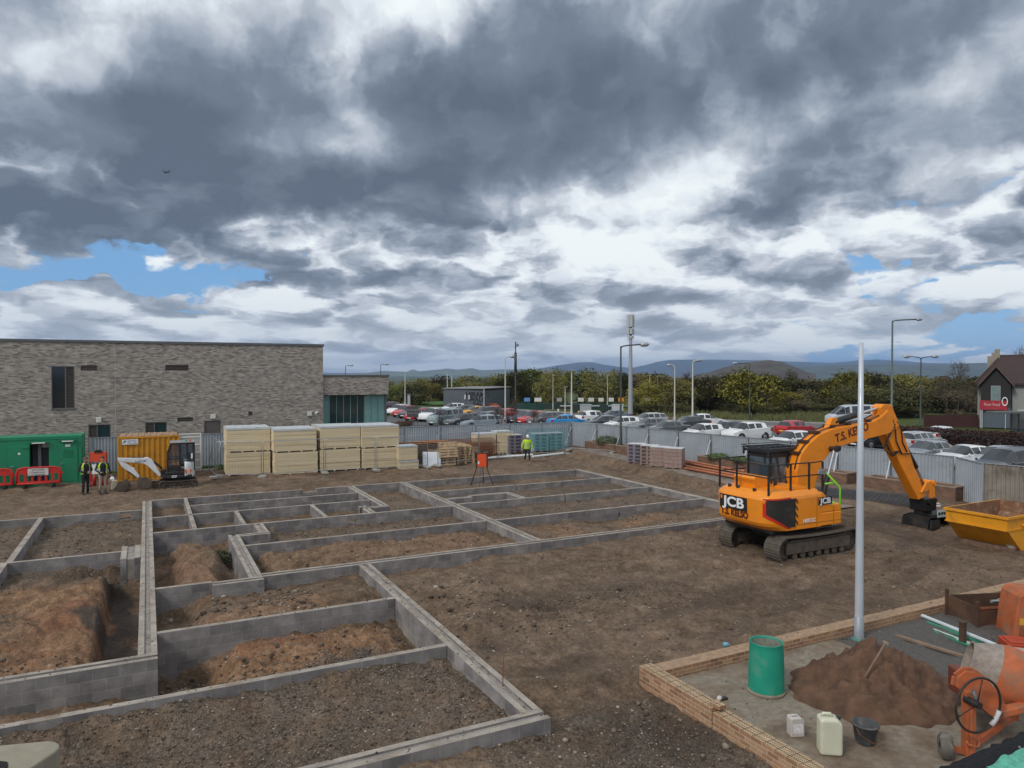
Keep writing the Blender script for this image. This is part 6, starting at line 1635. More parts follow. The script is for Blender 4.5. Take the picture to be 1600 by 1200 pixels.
p_ = w @ Vector((Q(240, 0)[0], .35, 0)); o = bucket_mb(.75).build('spare_bucket', mudb, None, (p_.x, p_.y, .08)); o.rotation_euler = (0, R(15), R(-15)); tag(o, 'loose muddy digger bucket on the ground left of the small digger', 'bucket')
p_ = w @ Vector((Q(172, 0)[0], .1, 0)); o = tag(MB().prism([(-.15, 0), (.15, 0), (.13, .46), (-.11, .46)], -.12, .12, 'y').build('plastic_can', mat('pale tan plastic', (.42, .36, .28), .6, var=.15), None, (p_.x, p_.y, .06), bevel=.04), 'pale upright plastic can against the yellow container', 'can')

# ------------------------------------------------------------------ people
skin = mat('skin', (.42, .24, .17), .6, var=.08)
hivis = mat('yellow reflective cloth', (.42, .66, .02), .8, var=.12, vscale=8)
refl = mat('reflective tape', (.45, .47, .48), .4, var=.05)
def limb(mb, pts, radii, mi, n=10): mb.tube(pts, radii, n, mi)
def hand(mb, wrist, d, side, mi, curl=.5):
    """palm, four unequal fingers and a thumb leaving the side of the palm"""
    d = Vector(d).normalized(); x = d.cross(Vector((0, 0, 1)));
    if x.length < .1: x = d.cross(Vector((1, 0, 0)))
    x.normalize(); nrm = x.cross(d); w = Vector(wrist)
    mb.tube([w, w + d * .045, w + d * .085], [.026, .036, .034], 8, mi)
    for k, ln in enumerate((.066, .076, .071, .055)):
        b_ = w + d * .085 + x * ((k - 1.5) * .019); m_ = b_ + d * ln * .5 + nrm * ln * .12 * curl; e_ = m_ + d * ln * .42 + nrm * ln * .35 * curl
        mb.tube([b_ - d * .02, b_, m_, e_], [.009, .0095, .009, .007], 6, mi)
    b_ = w + d * .03 + x * side * .034; mb.tube([b_, b_ + d * .03 + x * side * .026, b_ + d * .062 + x * side * .030 + nrm * .012], [.011, .011, .008], 6, mi)
def person(label, loc, rz, pose, cols, vest=None, helmet=None, hair=None, jacket=False):
    o = empty('person', label, 'person', loc, rz)
    top_, legs_, boots_ = cols; mb = MB(); V = Vector
    hip = V((pose.get('lean', 0) * .3, 0, .93)); chest = V((pose.get('lean', 0), 0, 1.32)); neck = V((pose.get('lean', 0) + .0, 0, 1.50)); hd = neck + V((pose.get('hx', .03), pose.get('hy', 0), .15))
    # trunk as one loft from hips to neck
    rings = []
    for z, c, wx, wy in ((.86, hip, .115, .165), (.95, hip, .125, .18), (1.06, hip.lerp(chest, .35), .118, .165), (1.20, hip.lerp(chest, .7), .13, .185), (1.34, chest, .138, .205), (1.43, chest.lerp(neck, .6), .118, .19), (1.48, neck, .075, .10), (1.52, neck, .058, .062), (1.56, neck.lerp(hd, .5), .055, .058)):
        rings.append([(c.x + wx * math.cos(a), c.y + wy * math.sin(a), z) for a in [2 * math.pi * k / 18 for k in range(18)]])
    mb.loft(rings[:7], 0); mb.loft(rings[6:], 3, caps=False)
    for s, key in ((1, 'L'), (-1, 'R')):
        kn, an = V(pose['knee' + key]), V(pose['ank' + key])
        mb.tube([hip + V((0, s * .085, .02)), hip + V((0, s * .095, -.10)), kn.lerp(hip + V((0, s * .095, 0)), .45), kn, kn.lerp(an, .4), an + V((0, 0, .02))], [.09, .092, .078, .058, .058, .048], 12, 1)
        ft = V(pose.get('foot' + key, (1, s * .12, 0))).normalized()
        mb.tube([an + V((0, 0, .06)), an - ft * .03 + V((0, 0, -.02)), an + ft * .08 + V((0, 0, -.045)), an + ft * .19 + V((0, 0, -.055))], [.055, .058, .05, .036], 10, 2)
        sh = chest + V((-.01, s * .19, .10)); el, wr = V(pose['elb' + key]), V(pose['wri' + key])
        mb.tube([sh + V((0, -s * .06, .02)), sh, sh.lerp(el, .5), el, el.lerp(wr, .45), wr], [.06, .068, .055, .046, .042, .032], 10, 0)
        hand(mb, wr - (wr - el).normalized() * .01, wr - el if 'hand' + key not in pose else V(pose['hand' + key]), -s, 3, .8)
    # head with nose, ears, eyes, mouth
    yaw_ = pose.get('hyaw', 0); HT = Matrix.Translation(hd) @ Matrix.Rotation(yaw_, 4, 'Z') @ Matrix.Rotation(pose.get('nod', 0), 4, 'Y')
    prof = [(.0, -.115), (.040, -.11), (.058, -.085), (.068, -.04), (.076, .01), (.079, .05), (.070, .09), (.045, .118), (0, .128)]
    hb = MB().lathe(prof, n=18, mi=3); hb.v = [(x * 1.18 + (.012 if z < -.04 else 0), y * .98, z) for x, y, z in hb.v]
    hb.prism([(.085, -.028), (.112, -.022), (.09, .022)], -.014, .014, 'y', 3)
    for s in (-1, 1):
        hb.lathe([(0, 0), (.018, 0), (.022, .012), (0, .016)], (-.005, s * .074, .0), (0, s, 0), 8, 3); hb.lathe([(0, 0), (.011, .0), (0, .007)], (.082, s * .030, .022), (1, 0, 0), 8, 4)
        hb.box(.082, .09, s * .03 - .016, s * .03 + .016, .036, .042, 4)
    hb.box(.080, .0885, -.022, .022, -.058, -.052, 5); hb.xform(HT)
    off = len(mb.v)
    for i, f in enumerate(hb.f): mb.f.append(tuple(k + off for k in f)); mb.m.append(hb.m[i]); mb.s.append(hb.s[i])
    mb.v += hb.v
    mb.build('body', [top_, legs_, boots_, skin, mat('eye dark', (.02, .015, .012), .4, var=0), mat('lip', (.28, .10, .08), .6, var=0)], o)
    if hair:
        h = MB().lathe([(.082, .0), (.088, .05), (.079, .097), (.05, .128), (0, .139)], n=18); h.v = [(x * 1.17 - .014, y * 1.0, z + (.03 if x > .03 else 0)) for x, y, z in h.v]; h.xform(HT); h.build('hair', hair, o)
        if pose.get('beard'):
            b_ = MB().lathe([(0, -.122), (.05, -.118), (.073, -.09), (.078, -.045), (.0, -.04)], n=14); b_.v = [(max(x, .0) * 1.2 + .012, y * .97, z) for x, y, z in b_.v]; b_.xform(HT); b_.build('beard', hair, o)
    if helmet:
        h = MB().lathe([(.098, .03), (.104, .05), (.098, .10), (.07, .145), (0, .162)], n=20); h.v = [(x * 1.12, y, z) for x, y, z in h.v]
        h.prism([(.09, .032), (.155, .026), (.155, .034), (.09, .046)], -.07, .07, 'y'); h.box(-.08, .08, -.012, .012, .150, .172); h.xform(HT); h.build('helmet', helmet, o, bevel=.004)
    if vest:
        vb = MB(); rg = []
        for z, c, wx, wy in ((.90 if jacket else .98, hip, .142, .20), (1.06, hip.lerp(chest, .35), .138, .186), (1.20, hip.lerp(chest, .7), .148, .205), (1.34, chest, .156, .222), (1.45, chest.lerp(neck, .6), .120, .17), (1.485, neck, .088, .112)):
            rg.append([(c.x + wx * math.cos(a), c.y + wy * math.sin(a), z) for a in [2 * math.pi * (k + .5) / 24 for k in range(24)]])
        n_ = 24
        vs_ = [p for r_ in rg for p in r_]; fs, ms = [], []
        for i in range(len(rg) - 1):
            for k in range(n_):
                if not jacket and k in (21, 22, 23, 0, 1): continue           # open front shows the dark top
                vb.add([vs_[i * n_ + k], vs_[i * n_ + (k + 1) % n_], vs_[(i + 1) * n_ + (k + 1) % n_], vs_[(i + 1) * n_ + k]], [(0, 1, 2, 3)], 1 if (not jacket and i == 1) or (jacket and i in (0, 2) and False) else 0, True)
        if jacket:
            for zb in (1.02, 1.18):
                c = hip.lerp(chest, (zb - .93) / .39)
                rr3 = [[(c.x + .152 * 1.02 * math.cos(a), c.y + .212 * math.sin(a), zz_) for a in [2 * math.pi * k / 24 for k in range(24)]] for zz_ in (zb, zb + .045)]
                vb.loft(rr3, 1, caps=False)
            for s in (1, -1):
                key = 'L' if s > 0 else 'R'; sh = chest + V((-.01, s * .19, .10)); el, wr = V(pose['elb' + key]), V(pose['wri' + key])
                vb.tube([sh + V((0, -s * .08, .03)), sh, sh.lerp(el, .5), el, el.lerp(wr, .85)], [.075, .085, .072, .062, .05], 10, 0)
                vb.tube([sh.lerp(el, .55), sh.lerp(el, .7)], [.075, .072], 10, 1)
        vb.build('hi_vis_jacket' if jacket else 'hi_vis_vest', [vest, refl], o)
    return o
dkc = mat('dark jacket cloth', (.014, .016, .022), .9, var=.2); dkj = mat('black trousers', (.012, .013, .017), .9, var=.2); beige = mat('beige trousers', (.30, .26, .20), .9, var=.15)
boot = mat('dark boots', (.03, .025, .02), .8, var=.2); tan = mat('tan boots', (.20, .13, .075), .85, var=.2)
v = px(133.5, 773, .05)
face = math.atan2(-v.y, -v.x)
person('bearded man in open yellow vest, dark top and black trousers, arms folded low', (v.x, v.y, gz(v) + .0), face + R(25), dict(kneeL=(.03, .10, .50), ankL=(0, .11, .09), kneeR=(.03, -.10, .50), ankR=(0, -.11, .09), elbL=(.02, .30, 1.14), wriL=(.24, .10, 1.10), elbR=(.02, -.30, 1.14), wriR=(.25, -.02, 1.04), handL=(.35, -.9, -.1), handR=(.35, .9, 0), hyaw=R(25), hx=.05, beard=True, nod=R(8)),
       (dkc, dkj, boot), vest=hivis, hair=mat('grey brown hair', (.11, .07, .05), .9, var=.3))
v = px(160.5, 771.5, .05)
p2 = person('man in open yellow vest, dark jacket and beige trousers, white helmet at his side', (v.x, v.y, gz(v)), face + R(10), dict(kneeL=(.03, .10, .50), ankL=(.0, .13, .09), kneeR=(.02, -.10, .50), ankR=(0, -.13, .09), elbL=(-.04, .31, 1.14), wriL=(.05, .36, .90), elbR=(.0, -.30, 1.15), wriR=(.22, -.14, 1.02), handL=(.1, .1, -1), handR=(.5, .8, .1), hyaw=R(-20), hx=.03, beard=False, nod=R(4)),
            (dkc, beige, boot), vest=hivis, hair=mat('short dark hair', (.06, .04, .03), .9, var=.3))
hw = Matrix.Translation(p2.location) @ Matrix.Rotation(p2.rotation_euler.z, 4, 'Z') @ Vector((.08, .42, .66))
hm = MB().lathe([(.108, 0), (.112, .02), (.106, .07), (.076, .115), (0, .13)], n=20).prism([(.10, .0), (.165, -.006), (.165, .004), (.10, .014)], -.07, .07, 'y')
o = tag(hm.build('helmet', white, None, hw), 'white safety helmet held at the side of the man in beige trousers', 'helmet'); o.rotation_euler = (R(60), R(10), p2.rotation_euler.z)
v = px(823.5, 722.5, .05); face = math.atan2(-v.y, -v.x)
p3 = person('worker walking in long hi vis jacket, white helmet and dark shorts, paper in hand', (v.x, v.y, gz(v)), face + R(15), dict(lean=.06, kneeL=(.20, .09, .52), ankL=(.26, .10, .10), kneeR=(.02, -.09, .50), ankR=(-.22, -.10, .14), elbL=(.02, .32, 1.14), wriL=(.20, .30, .93), elbR=(-.05, -.31, 1.14), wriR=(.06, -.36, .90), handL=(.4, -.1, -.7), nod=R(14), hx=.06),
            (hivis, dkj, tan), vest=hivis, helmet=white, jacket=True)
pw_ = Matrix.Translation(p3.location) @ Matrix.Rotation(p3.rotation_euler.z, 4, 'Z') @ Vector((.27, .29, .86))
o = tag(MB().box(-.006, .006, -.11, .11, -.13, .10).build('paper', mat('folded paper', (.70, .70, .68), .7, var=.1), None, pw_), 'folded white paper in the hand of the walking worker', 'paper'); o.rotation_euler = (R(10), R(15), p3.rotation_euler.z + R(20))
# ------------------------------------------------------------------ roads and car park
asph = mat('asphalt', (.085, .085, .09), .9, var=.2, vscale=.6, bump=.3, bscale=60, dirt=(.12, .115, .11), dirt_amt=.35, dscale=.3)
def sheet(name, pts, z, m, t=None):
    mb = MB(); mb.add([(p[0], p[1], z) for p in pts], [tuple(range(len(pts)))])
    if mb and (Vector(pts[1][:2]).to_3d() - Vector(pts[0][:2]).to_3d()).cross(Vector(pts[2][:2]).to_3d() - Vector(pts[1][:2]).to_3d()).z < 0: mb.f = [tuple(reversed(f)) for f in mb.f]
    return struct(mb.build(name, m))
def pp(*q): v = px(*q); return (v.x, v.y)
sheet('car_park', [(14, 52), (17.5, 49.2), (29.6, 47.9), (30.4, 44.7), (32.9, 20), (36, 2), (62, 6), pp(1600, 690), pp(1330, 690), pp(1190, 668.5), pp(1000, 658), pp(800, 648), pp(610, 648)], .0, asph)
road = [pp(590, 636), pp(800, 640), pp(1000, 651.5), pp(1150, 658), pp(1290, 662), pp(1440, 672), pp(1640, 684), pp(1640, 699), pp(1440, 686), pp(1330, 681), pp(1195, 666), pp(1000, 656.5), pp(800, 646), pp(590, 643)]
sheet('road', road, .006, mat('road asphalt', (.11, .108, .108), .9, var=.15, vscale=.4, bump=.2, bscale=50))
kerbm = mat('kerb stone', (.33, .32, .30), .9, var=.2)
kb = MB()
for edge_ in (road[:7], road[7:]):
    for a, b_ in zip(edge_[:-1], edge_[1:]): kb.bar((a[0], a[1], .05), (b_[0], b_[1], .05), .15, .15)
struct(kb.build('kerb', kerbm))
sheet('verge', [pp(1190, 667.5), pp(1330, 682.5), pp(1440, 688), pp(1640, 701), pp(1640, 704), pp(1330, 690), pp(1190, 671.5), pp(1000, 660), pp(900, 655), pp(900, 653.5), pp(1000, 657.5)], .05, mat('verge grass', (.055, .065, .022), .95, var=.4, vscale=1.5, bump=.8, bscale=30))
lm = MB(); wl_ = mat('bay line paint', (.45, .45, .44), .8, var=.2)
for k in range(11):
    for x0 in (34.5, 46.0):
        lm.box(x0, x0 + 4.6, 17 + k * 2.6, 17.1 + k * 2.6, .004, .006)
struct(lm.build('bay_marking', wl_))
# bare earth bank and long grass on the far side of the road
sheet('earth_bank', [pp(955, 644), pp(1010, 640), pp(1100, 643), pp(1190, 647), pp(1130, 654), pp(1000, 649)], .03, mat('bare earth', (.15, .115, .085), .95, var=.35, vscale=.5, bump=.6, bscale=12))
sheet('field', [pp(640, 630), pp(655, 624), pp(690, 622), pp(720, 624), pp(715, 632), pp(680, 633)], .06, mat('spring grass', (.055, .12, .018), .95, var=.25, vscale=.3))
# grass tufts along the bank and inside the hoarding gaps
def tufts(name, spots_, h, m, n):
    mb = MB(); r_ = random.Random(5)
    for (x, y, z, sp_) in spots_:
        for k in range(n):
            a = r_.uniform(0, 6.28); d = r_.uniform(0, sp_); p = Vector((x + d * math.cos(a), y + d * math.sin(a), z)); b_ = r_.uniform(0, 6.28); hh = h * r_.uniform(.5, 1.1); wv = Vector((math.cos(b_), math.sin(b_), 0)) * h * .10
            tip = p + Vector((r_.uniform(-.35, .35) * hh, r_.uniform(-.35, .35) * hh, hh)); mb.add([p - wv, p + wv, tip], [(0, 1, 2)], 0)
    return stuff(mb.build(name, m))
gm1 = mat('long grass', (.12, .125, .045), .95, var=.4, vscale=.8)
sp1 = []
for k in range(130):
    q = random.uniform(0, 1); v = px(1010 + 290 * q + random.uniform(-8, 8), 655 + 2 * q - random.uniform(0, 9), 0); sp1.append((v.x, v.y, 0, 1.6))
tufts('long_grass', sp1, .75, gm1, 26)
gm2 = mat('site weeds', (.045, .085, .022), .9, var=.4, vscale=3)
sp2 = [(2.9 + .25 * k, 47.2 + .3 * (k % 3), .02, .5) for k in range(9)] + [(4 + .3 * k, 46.2, .02, .4) for k in range(4)] + [(23.0, 46.9, .05, .3), (22.8, 46.2, .05, .25)]
tufts('grass_patch', sp2, .22, gm2, 60)
def shrub(loc, r, h, label, col, n=900, leaf=.05, group=None, name='shrub', cat='shrub'):
    mb = MB(); r_ = random.Random(int(loc[0] * 100)); o = Vector(loc)
    for k in range(7):
        a = r_.uniform(0, 6.28); mb.tube([(0, 0, 0), (.3 * r * math.cos(a), .3 * r * math.sin(a), h * .5), (.6 * r * math.cos(a), .6 * r * math.sin(a), h * .85)], [.012, .009, .004], 4, 1)
    for k in range(n):
        v = Vector((r_.gauss(0, 1), r_.gauss(0, 1), r_.gauss(0, 1))).normalized() * r_.uniform(.45, 1) ** .5; v = Vector((v.x * r, v.y * r, h * .55 + v.z * h * .45))
        if r_.random() < .25: v *= r_.uniform(.8, 1.2)
        d = Vector((r_.gauss(0, 1), r_.gauss(0, 1), r_.gauss(0, 1))).normalized(); e_ = d.orthogonal().normalized(); s_ = leaf * r_.uniform(.6, 1.4); mb.add([v - d * s_, v + e_ * s_ * .5, v + d * s_, v - e_ * s_ * .5], [(0, 1, 2, 3)], 0)
    return tag(mb.build(name, [leafmat(col), oldwood], None, loc), label, cat, group)
LM = {}
def leafmat(col, name=None):
    key = tuple(col)
    if key in LM: return LM[key]
    m = bpy.data.materials.new(name or 'leaves'); m.use_nodes = True; LM[key] = m
    t = NT(m.node_tree); b = t.n['Principled BSDF']; rnd = t.new('ShaderNodeNewGeometry').outputs['Random Per Island']
    oi = t.new('ShaderNodeObjectInfo').outputs['Random']
    k = t.mapr(rnd, 0, 1, .72, 1.28); k2 = t.mapr(oi, 0, 1, .8, 1.2)
    hs = t.new('ShaderNodeHueSaturation'); t.put(hs.inputs['Color'], (*col, 1)); t.put(hs.inputs['Hue'], t.mapr(oi, 0, 1, .492, .512)); t.put(hs.inputs['Value'], t.math('MULTIPLY', k, k2))
    t.l.new(hs.outputs[0], b.inputs['Base Color']); b.inputs['Roughness'].default_value = .8; b.inputs['Specular IOR Level'].default_value = .15
    return m
shrub((29.35, 42.6, .6), .85, .75, 'low green shrub growing in the planter at the far corner', (.05, .075, .02), 1500)
shrub((30.3, 32.4, .6), .7, .5, 'green weedy shrub in the planter, far end behind the orange pipes', (.06, .10, .022)); shrub((30.5, 30.6, .6), .7, .45, 'green weedy shrub in the planter, near end behind orange pipes', (.055, .09, .022))
shrub((2.05, 25.2, -.5), .45, .55, 'dark green weeds in the trench beside the soil mound', (.03, .055, .02), 700, .04)

# ------------------------------------------------------------------ parked cars
paint = mat('car paint', (1, 1, 1), .28, var=0, objcol=True, coat=.6)
cglass = mat('car glass', (.012, .016, .02), .05, var=0, spec=.9)
tyre = mat('tyre', (.015, .015, .016), .85, var=.1); rim = mat('alloy rim', (.38, .39, .40), .35, .7, var=0)
lampm = mat('head lamp', (.62, .66, .68), .1, var=0, spec=.9); tailm = mat('tail lamp', (.42, .01, .012), .2, var=0)
# x from the nose, half width, sill, belt, roof, roof half width; then what covers the stretch to the next row: B body, W glass across, S glass at the side
CARS = {
 'hatchback': (4.05, (.80, 3.30), .31, [(0, .60, .34, .50, .52, .46, 'B'), (.10, .76, .24, .66, .69, .55, 'B'), (.50, .84, .20, .80, .85, .62, 'B'), (1.00, .86, .20, .90, .97, .64, 'W'), (1.70, .87, .20, .93, 1.42, .58, 'S'), (2.38, .87, .20, .95, 1.47, .60, 'B'), (2.45, .87, .20, .95, 1.47, .60, 'S'), (3.15, .87, .20, .98, 1.44, .59, 'B'), (3.62, .85, .22, 1.0, 1.38, .56, 'W'), (3.98, .80, .26, .98, 1.03, .60, 'B'), (4.05, .74, .34, .72, .74, .55, 'B')]),
 'saloon': (4.55, (.85, 3.65), .32, [(0, .62, .34, .50, .52, .46, 'B'), (.12, .78, .24, .66, .68, .55, 'B'), (.6, .87, .20, .78, .83, .64, 'B'), (1.25, .89, .20, .88, .94, .66, 'W'), (2.0, .90, .20, .91, 1.38, .58, 'S'), (2.6, .90, .20, .93, 1.42, .60, 'B'), (2.66, .90, .20, .93, 1.42, .60, 'S'), (3.35, .90, .20, .95, 1.36, .57, 'W'), (3.95, .87, .22, .96, 1.02, .62, 'B'), (4.45, .82, .26, .93, .96, .62, 'B'), (4.55, .74, .36, .68, .70, .55, 'B')]),
 'suv': (4.35, (.85, 3.45), .36, [(0, .66, .38, .62, .64, .50, 'B'), (.10, .82, .28, .82, .86, .60, 'B'), (.55, .90, .25, .96, 1.02, .68, 'B'), (1.05, .91, .25, 1.03, 1.10, .70, 'W'), (1.72, .92, .25, 1.06, 1.58, .62, 'S'), (2.42, .92, .25, 1.09, 1.64, .65, 'B'), (2.5, .92, .25, 1.09, 1.64, .65, 'S'), (3.25, .92, .25, 1.14, 1.61, .64, 'B'), (3.75, .90, .27, 1.18, 1.55, .60, 'W'), (4.2, .86, .32, 1.12, 1.16, .66, 'B'), (4.35, .80, .40, .80, .82, .60, 'B')]),
 'estate': (4.65, (.88, 3.68), .33, [(0, .62, .34, .52, .54, .46, 'B'), (.12, .80, .24, .70, .72, .56, 'B'), (.6, .88, .20, .82, .87, .64, 'B'), (1.2, .90, .20, .91, .97, .66, 'W'), (1.95, .91, .20, .94, 1.43, .59, 'S'), (2.6, .91, .20, .96, 1.48, .62, 'B'), (2.67, .91, .20, .96, 1.48, .62, 'S'), (3.4, .91, .20, .98, 1.47, .61, 'B'), (3.46, .91, .2, .98, 1.47, .61, 'S'), (4.2, .88, .22, 1.0, 1.40, .58, 'W'), (4.55, .84, .28, .98, 1.02, .62, 'B'), (4.65, .78, .36, .72, .74, .56, 'B')]),
 'people_carrier': (4.7, (.9, 3.8), .34, [(0, .66, .34, .62, .64, .5, 'B'), (.12, .84, .25, .86, .9, .62, 'B'), (.5, .92, .22, 1.02, 1.08, .70, 'B'), (.95, .94, .22, 1.10, 1.18, .72, 'W'), (1.75, .95, .22, 1.12, 1.76, .66, 'S'), (2.5, .95, .22, 1.14, 1.84, .70, 'B'), (2.6, .95, .22, 1.14, 1.84, .70, 'S'), (3.5, .95, .22, 1.15, 1.83, .70, 'B'), (3.58, .95, .22, 1.15, 1.83, .7, 'S'), (4.35, .93, .24, 1.15, 1.76, .68, 'W'), (4.6, .9, .28, 1.1, 1.15, .7, 'B'), (4.7, .84, .36, .8, .82, .62, 'B')]),
 'minibus': (5.9, (.95, 4.6), .36, [(0, .72, .36, .70, .72, .55, 'B'), (.12, .90, .28, .98, 1.02, .68, 'B'), (.55, .98, .26, 1.18, 1.24, .76, 'W'), (1.55, 1.0, .25, 1.22, 2.08, .74, 'S'), (2.1, 1.0, .25, 1.22, 2.25, .78, 'B'), (2.3, 1.0, .25, 1.22, 2.27, .78, 'S'), (3.3, 1.0, .25, 1.22, 2.28, .78, 'B'), (3.38, 1.0, .25, 1.22, 2.28, .78, 'S'), (4.5, 1.0, .25, 1.22, 2.28, .78, 'B'), (4.6, 1.0, .25, 1.22, 2.28, .78, 'S'), (5.6, 1.0, .26, 1.22, 2.25, .77, 'B'), (5.82, .98, .3, 1.2, 2.2, .75, 'B'), (5.9, .94, .36, 1.15, 2.1, .7, 'B')]),
}
def build_car(kind):
    L, axl, rw, rows = CARS[kind]; o = empty(kind, kind, 'car', (0, 0, 0))
    rings = []
    for (x, w, s, bl_, rf, rw2, _) in rows:
        x = L / 2 - x; h = []
        low = rf - bl_ < .12
        h = [(w * .80, s), (w * .97, s + .06), (w, s + (bl_ - s) * .45), (w * .985, bl_ - .02), (w * .95, bl_ + .015), (rw2, rf - (.012 if low else .07)), (rw2 * .82, rf - (.0 if low else .012)), (0, rf + .015)]
        ring = [(x, y, z) for y, z in h] + [(x, -y, z) for y, z in reversed(h[:-1])]
        rings.append(ring)
    n = len(rings[0]); body = MB(); gl_ = []; cen = 7
    for i in range(len(rows) - 1):
        a, b_ = rings[i], rings[i + 1]; fl_ = rows[i][6]; hi = max(rows[i][4] - rows[i][3], rows[i + 1][4] - rows[i + 1][3]) > .2
        for k in range(n - 1):
            q = [a[k], a[k + 1], b_[k + 1], b_[k]]
            kk = k if k < cen else n - 2 - k
            isg = (kk == 4 and hi and fl_ in 'SW') or (fl_ == 'W' and kk in (5, 6))
            if isg and fl_ == 'S':
                c = sum((Vector(p) for p in q), Vector()) / 4; q2 = [c + (Vector(p) - c) * .9 + Vector((0, math.copysign(.004, c.y), .0)) for p in q]
                gl_.append(('side_window', MB().add(q2, [(0, 1, 2, 3)], 0, False))); isg = False; body.add(q, [(0, 1, 2, 3)], 0, True); continue
            if isg:
                nm_ = 'windscreen' if rows[i][0] < L / 2 else 'rear_window'
                if not gl_ or gl_[-1][0] != nm_ or k == 4: gl_.append((nm_, MB()))
                gl_[-1][1].add(q, [(0, 1, 2, 3)], 0, True)
            else: body.add(q, [(0, 1, 2, 3)], 0, True)
    body.add(rings[0], [tuple(reversed(range(n)))]); body.add(rings[-1], [tuple(range(n))]); 
    for i in range(len(rows) - 1): body.add([rings[i][0], rings[i][-1], rings[i + 1][-1], rings[i + 1][0]], [(0, 1, 2, 3)])
    wv = rows[4][1]
    for ax_ in axl:          # wheel arches
        for s in (-1, 1): body.lathe([(rw * 1.16, -.02), (rw * 1.16, .012), (0, .012)], (L / 2 - ax_, s * (wv - .02), rw + .02), (0, s, 0), 20, 1)
    body.box(L / 2 - rows[1][0] - .02 - .13, L / 2 - .005, -.35, .35, .30, .42, 1)
    bo_ = body.build('body', [paint, black], o)
    bo_.data.validate()
    
    for nm_, g_ in gl_: g_.build(nm_, cglass, o)
    for ax_ in axl:
        for s in (-1, 1):
            w_ = MB().lathe([(rw * .62, -.09), (rw * .94, -.10), (rw, -.06), (rw, .06), (rw * .94, .10), (rw * .66, .105), (rw * .62, .05)], n=20, axis=(0, s, 0)).build('wheel', tyre, o, (L / 2 - ax_, s * (wv - .085), rw))
            r_ = MB().lathe([(rw * .64, .06), (rw * .60, .085), (0, .075)], n=20, axis=(0, s, 0))
            for k in range(5):
                a = 2 * math.pi * k / 5; r_.bar((rw * .12 * math.cos(a), s * .088, rw * .12 * math.sin(a)), (rw * .55 * math.cos(a), s * .092, rw * .55 * math.sin(a)), .05, .02)
            r_.build('rim', rim, w_)
    r1, r2 = rows[1], rows[2]; re = rows[-2]; rl = rows[-1]
    for s in (-1, 1):
        zb = r1[3]
        MB().add([(L / 2 - .03, s * rows[0][1] * .75, zb - .12), (L / 2 - r1[0] * 1.0 + .01, s * (r1[1] + .012), zb - .12), (L / 2 - r2[0] * .75, s * (r2[1] * .985 + .006), zb + .03), (L / 2 - r1[0] - .06, s * r1[1] * .72, zb + .045)], [(0, 1, 2, 3) if s < 0 else (3, 2, 1, 0)]).build('headlight', lampm, o)
        zt = re[3]
        MB().box(-L / 2 + (L - L) + .0, -L / 2 + (rl[0] - re[0]) + .10, s * (re[1] - .13) if s > 0 else -(re[1] + .004), (re[1] + .004) if s > 0 else -(re[1] - .13), zt - .26, zt - .04).build('tail_light', tailm, o)
        rx = rows[3]; MB().lathe([(0, -.06), (.055, -.05), (.07, 0), (.055, .05), (0, .06)], (L / 2 - rx[0] - .22, s * (rx[1] + .09), rx[3] + .06), (0, 1, 0), 10).build('mirror', paint, o)
    MB().box(-L / 2 - .012, -L / 2 + .01, -.26, .26, .50, .61).build('number_plate', mat('yellow plate', (.6, .48, .08), .5, var=0), o); MB().box(L / 2 - .01, L / 2 + .012, -.26, .26, .36, .47).build('number_plate', white, o)
    return o
WHITE, SILV, GREY, DKG, BLK, RED, MAR, NAVY, BLUE, YEL, TEALC = (.70, .71, .71), (.36, .38, .40), (.13, .145, .16), (.05, .055, .06), (.014, .014, .016), (.42, .012, .016), (.09, .012, .018), (.014, .02, .055), (.012, .24, .56), (.66, .33, .012), (.20, .27, .27)
G_ = 'cars in the car park beyond the hoarding'
proto = {}
def car(kind, x, y, rz, colr, label, group=G_):
    v = px(x, y, 0.0)
    if kind not in proto:
        proto[kind] = build_car(kind); o = proto[kind]; o['label'] = label; o.location = v; o.rotation_euler = (0, 0, R(rz)); recolor(o, colr)
    else: o = clone(proto[kind], label, v, R(rz), colr)
    o['group'] = group; o.location.z = .008
    return o
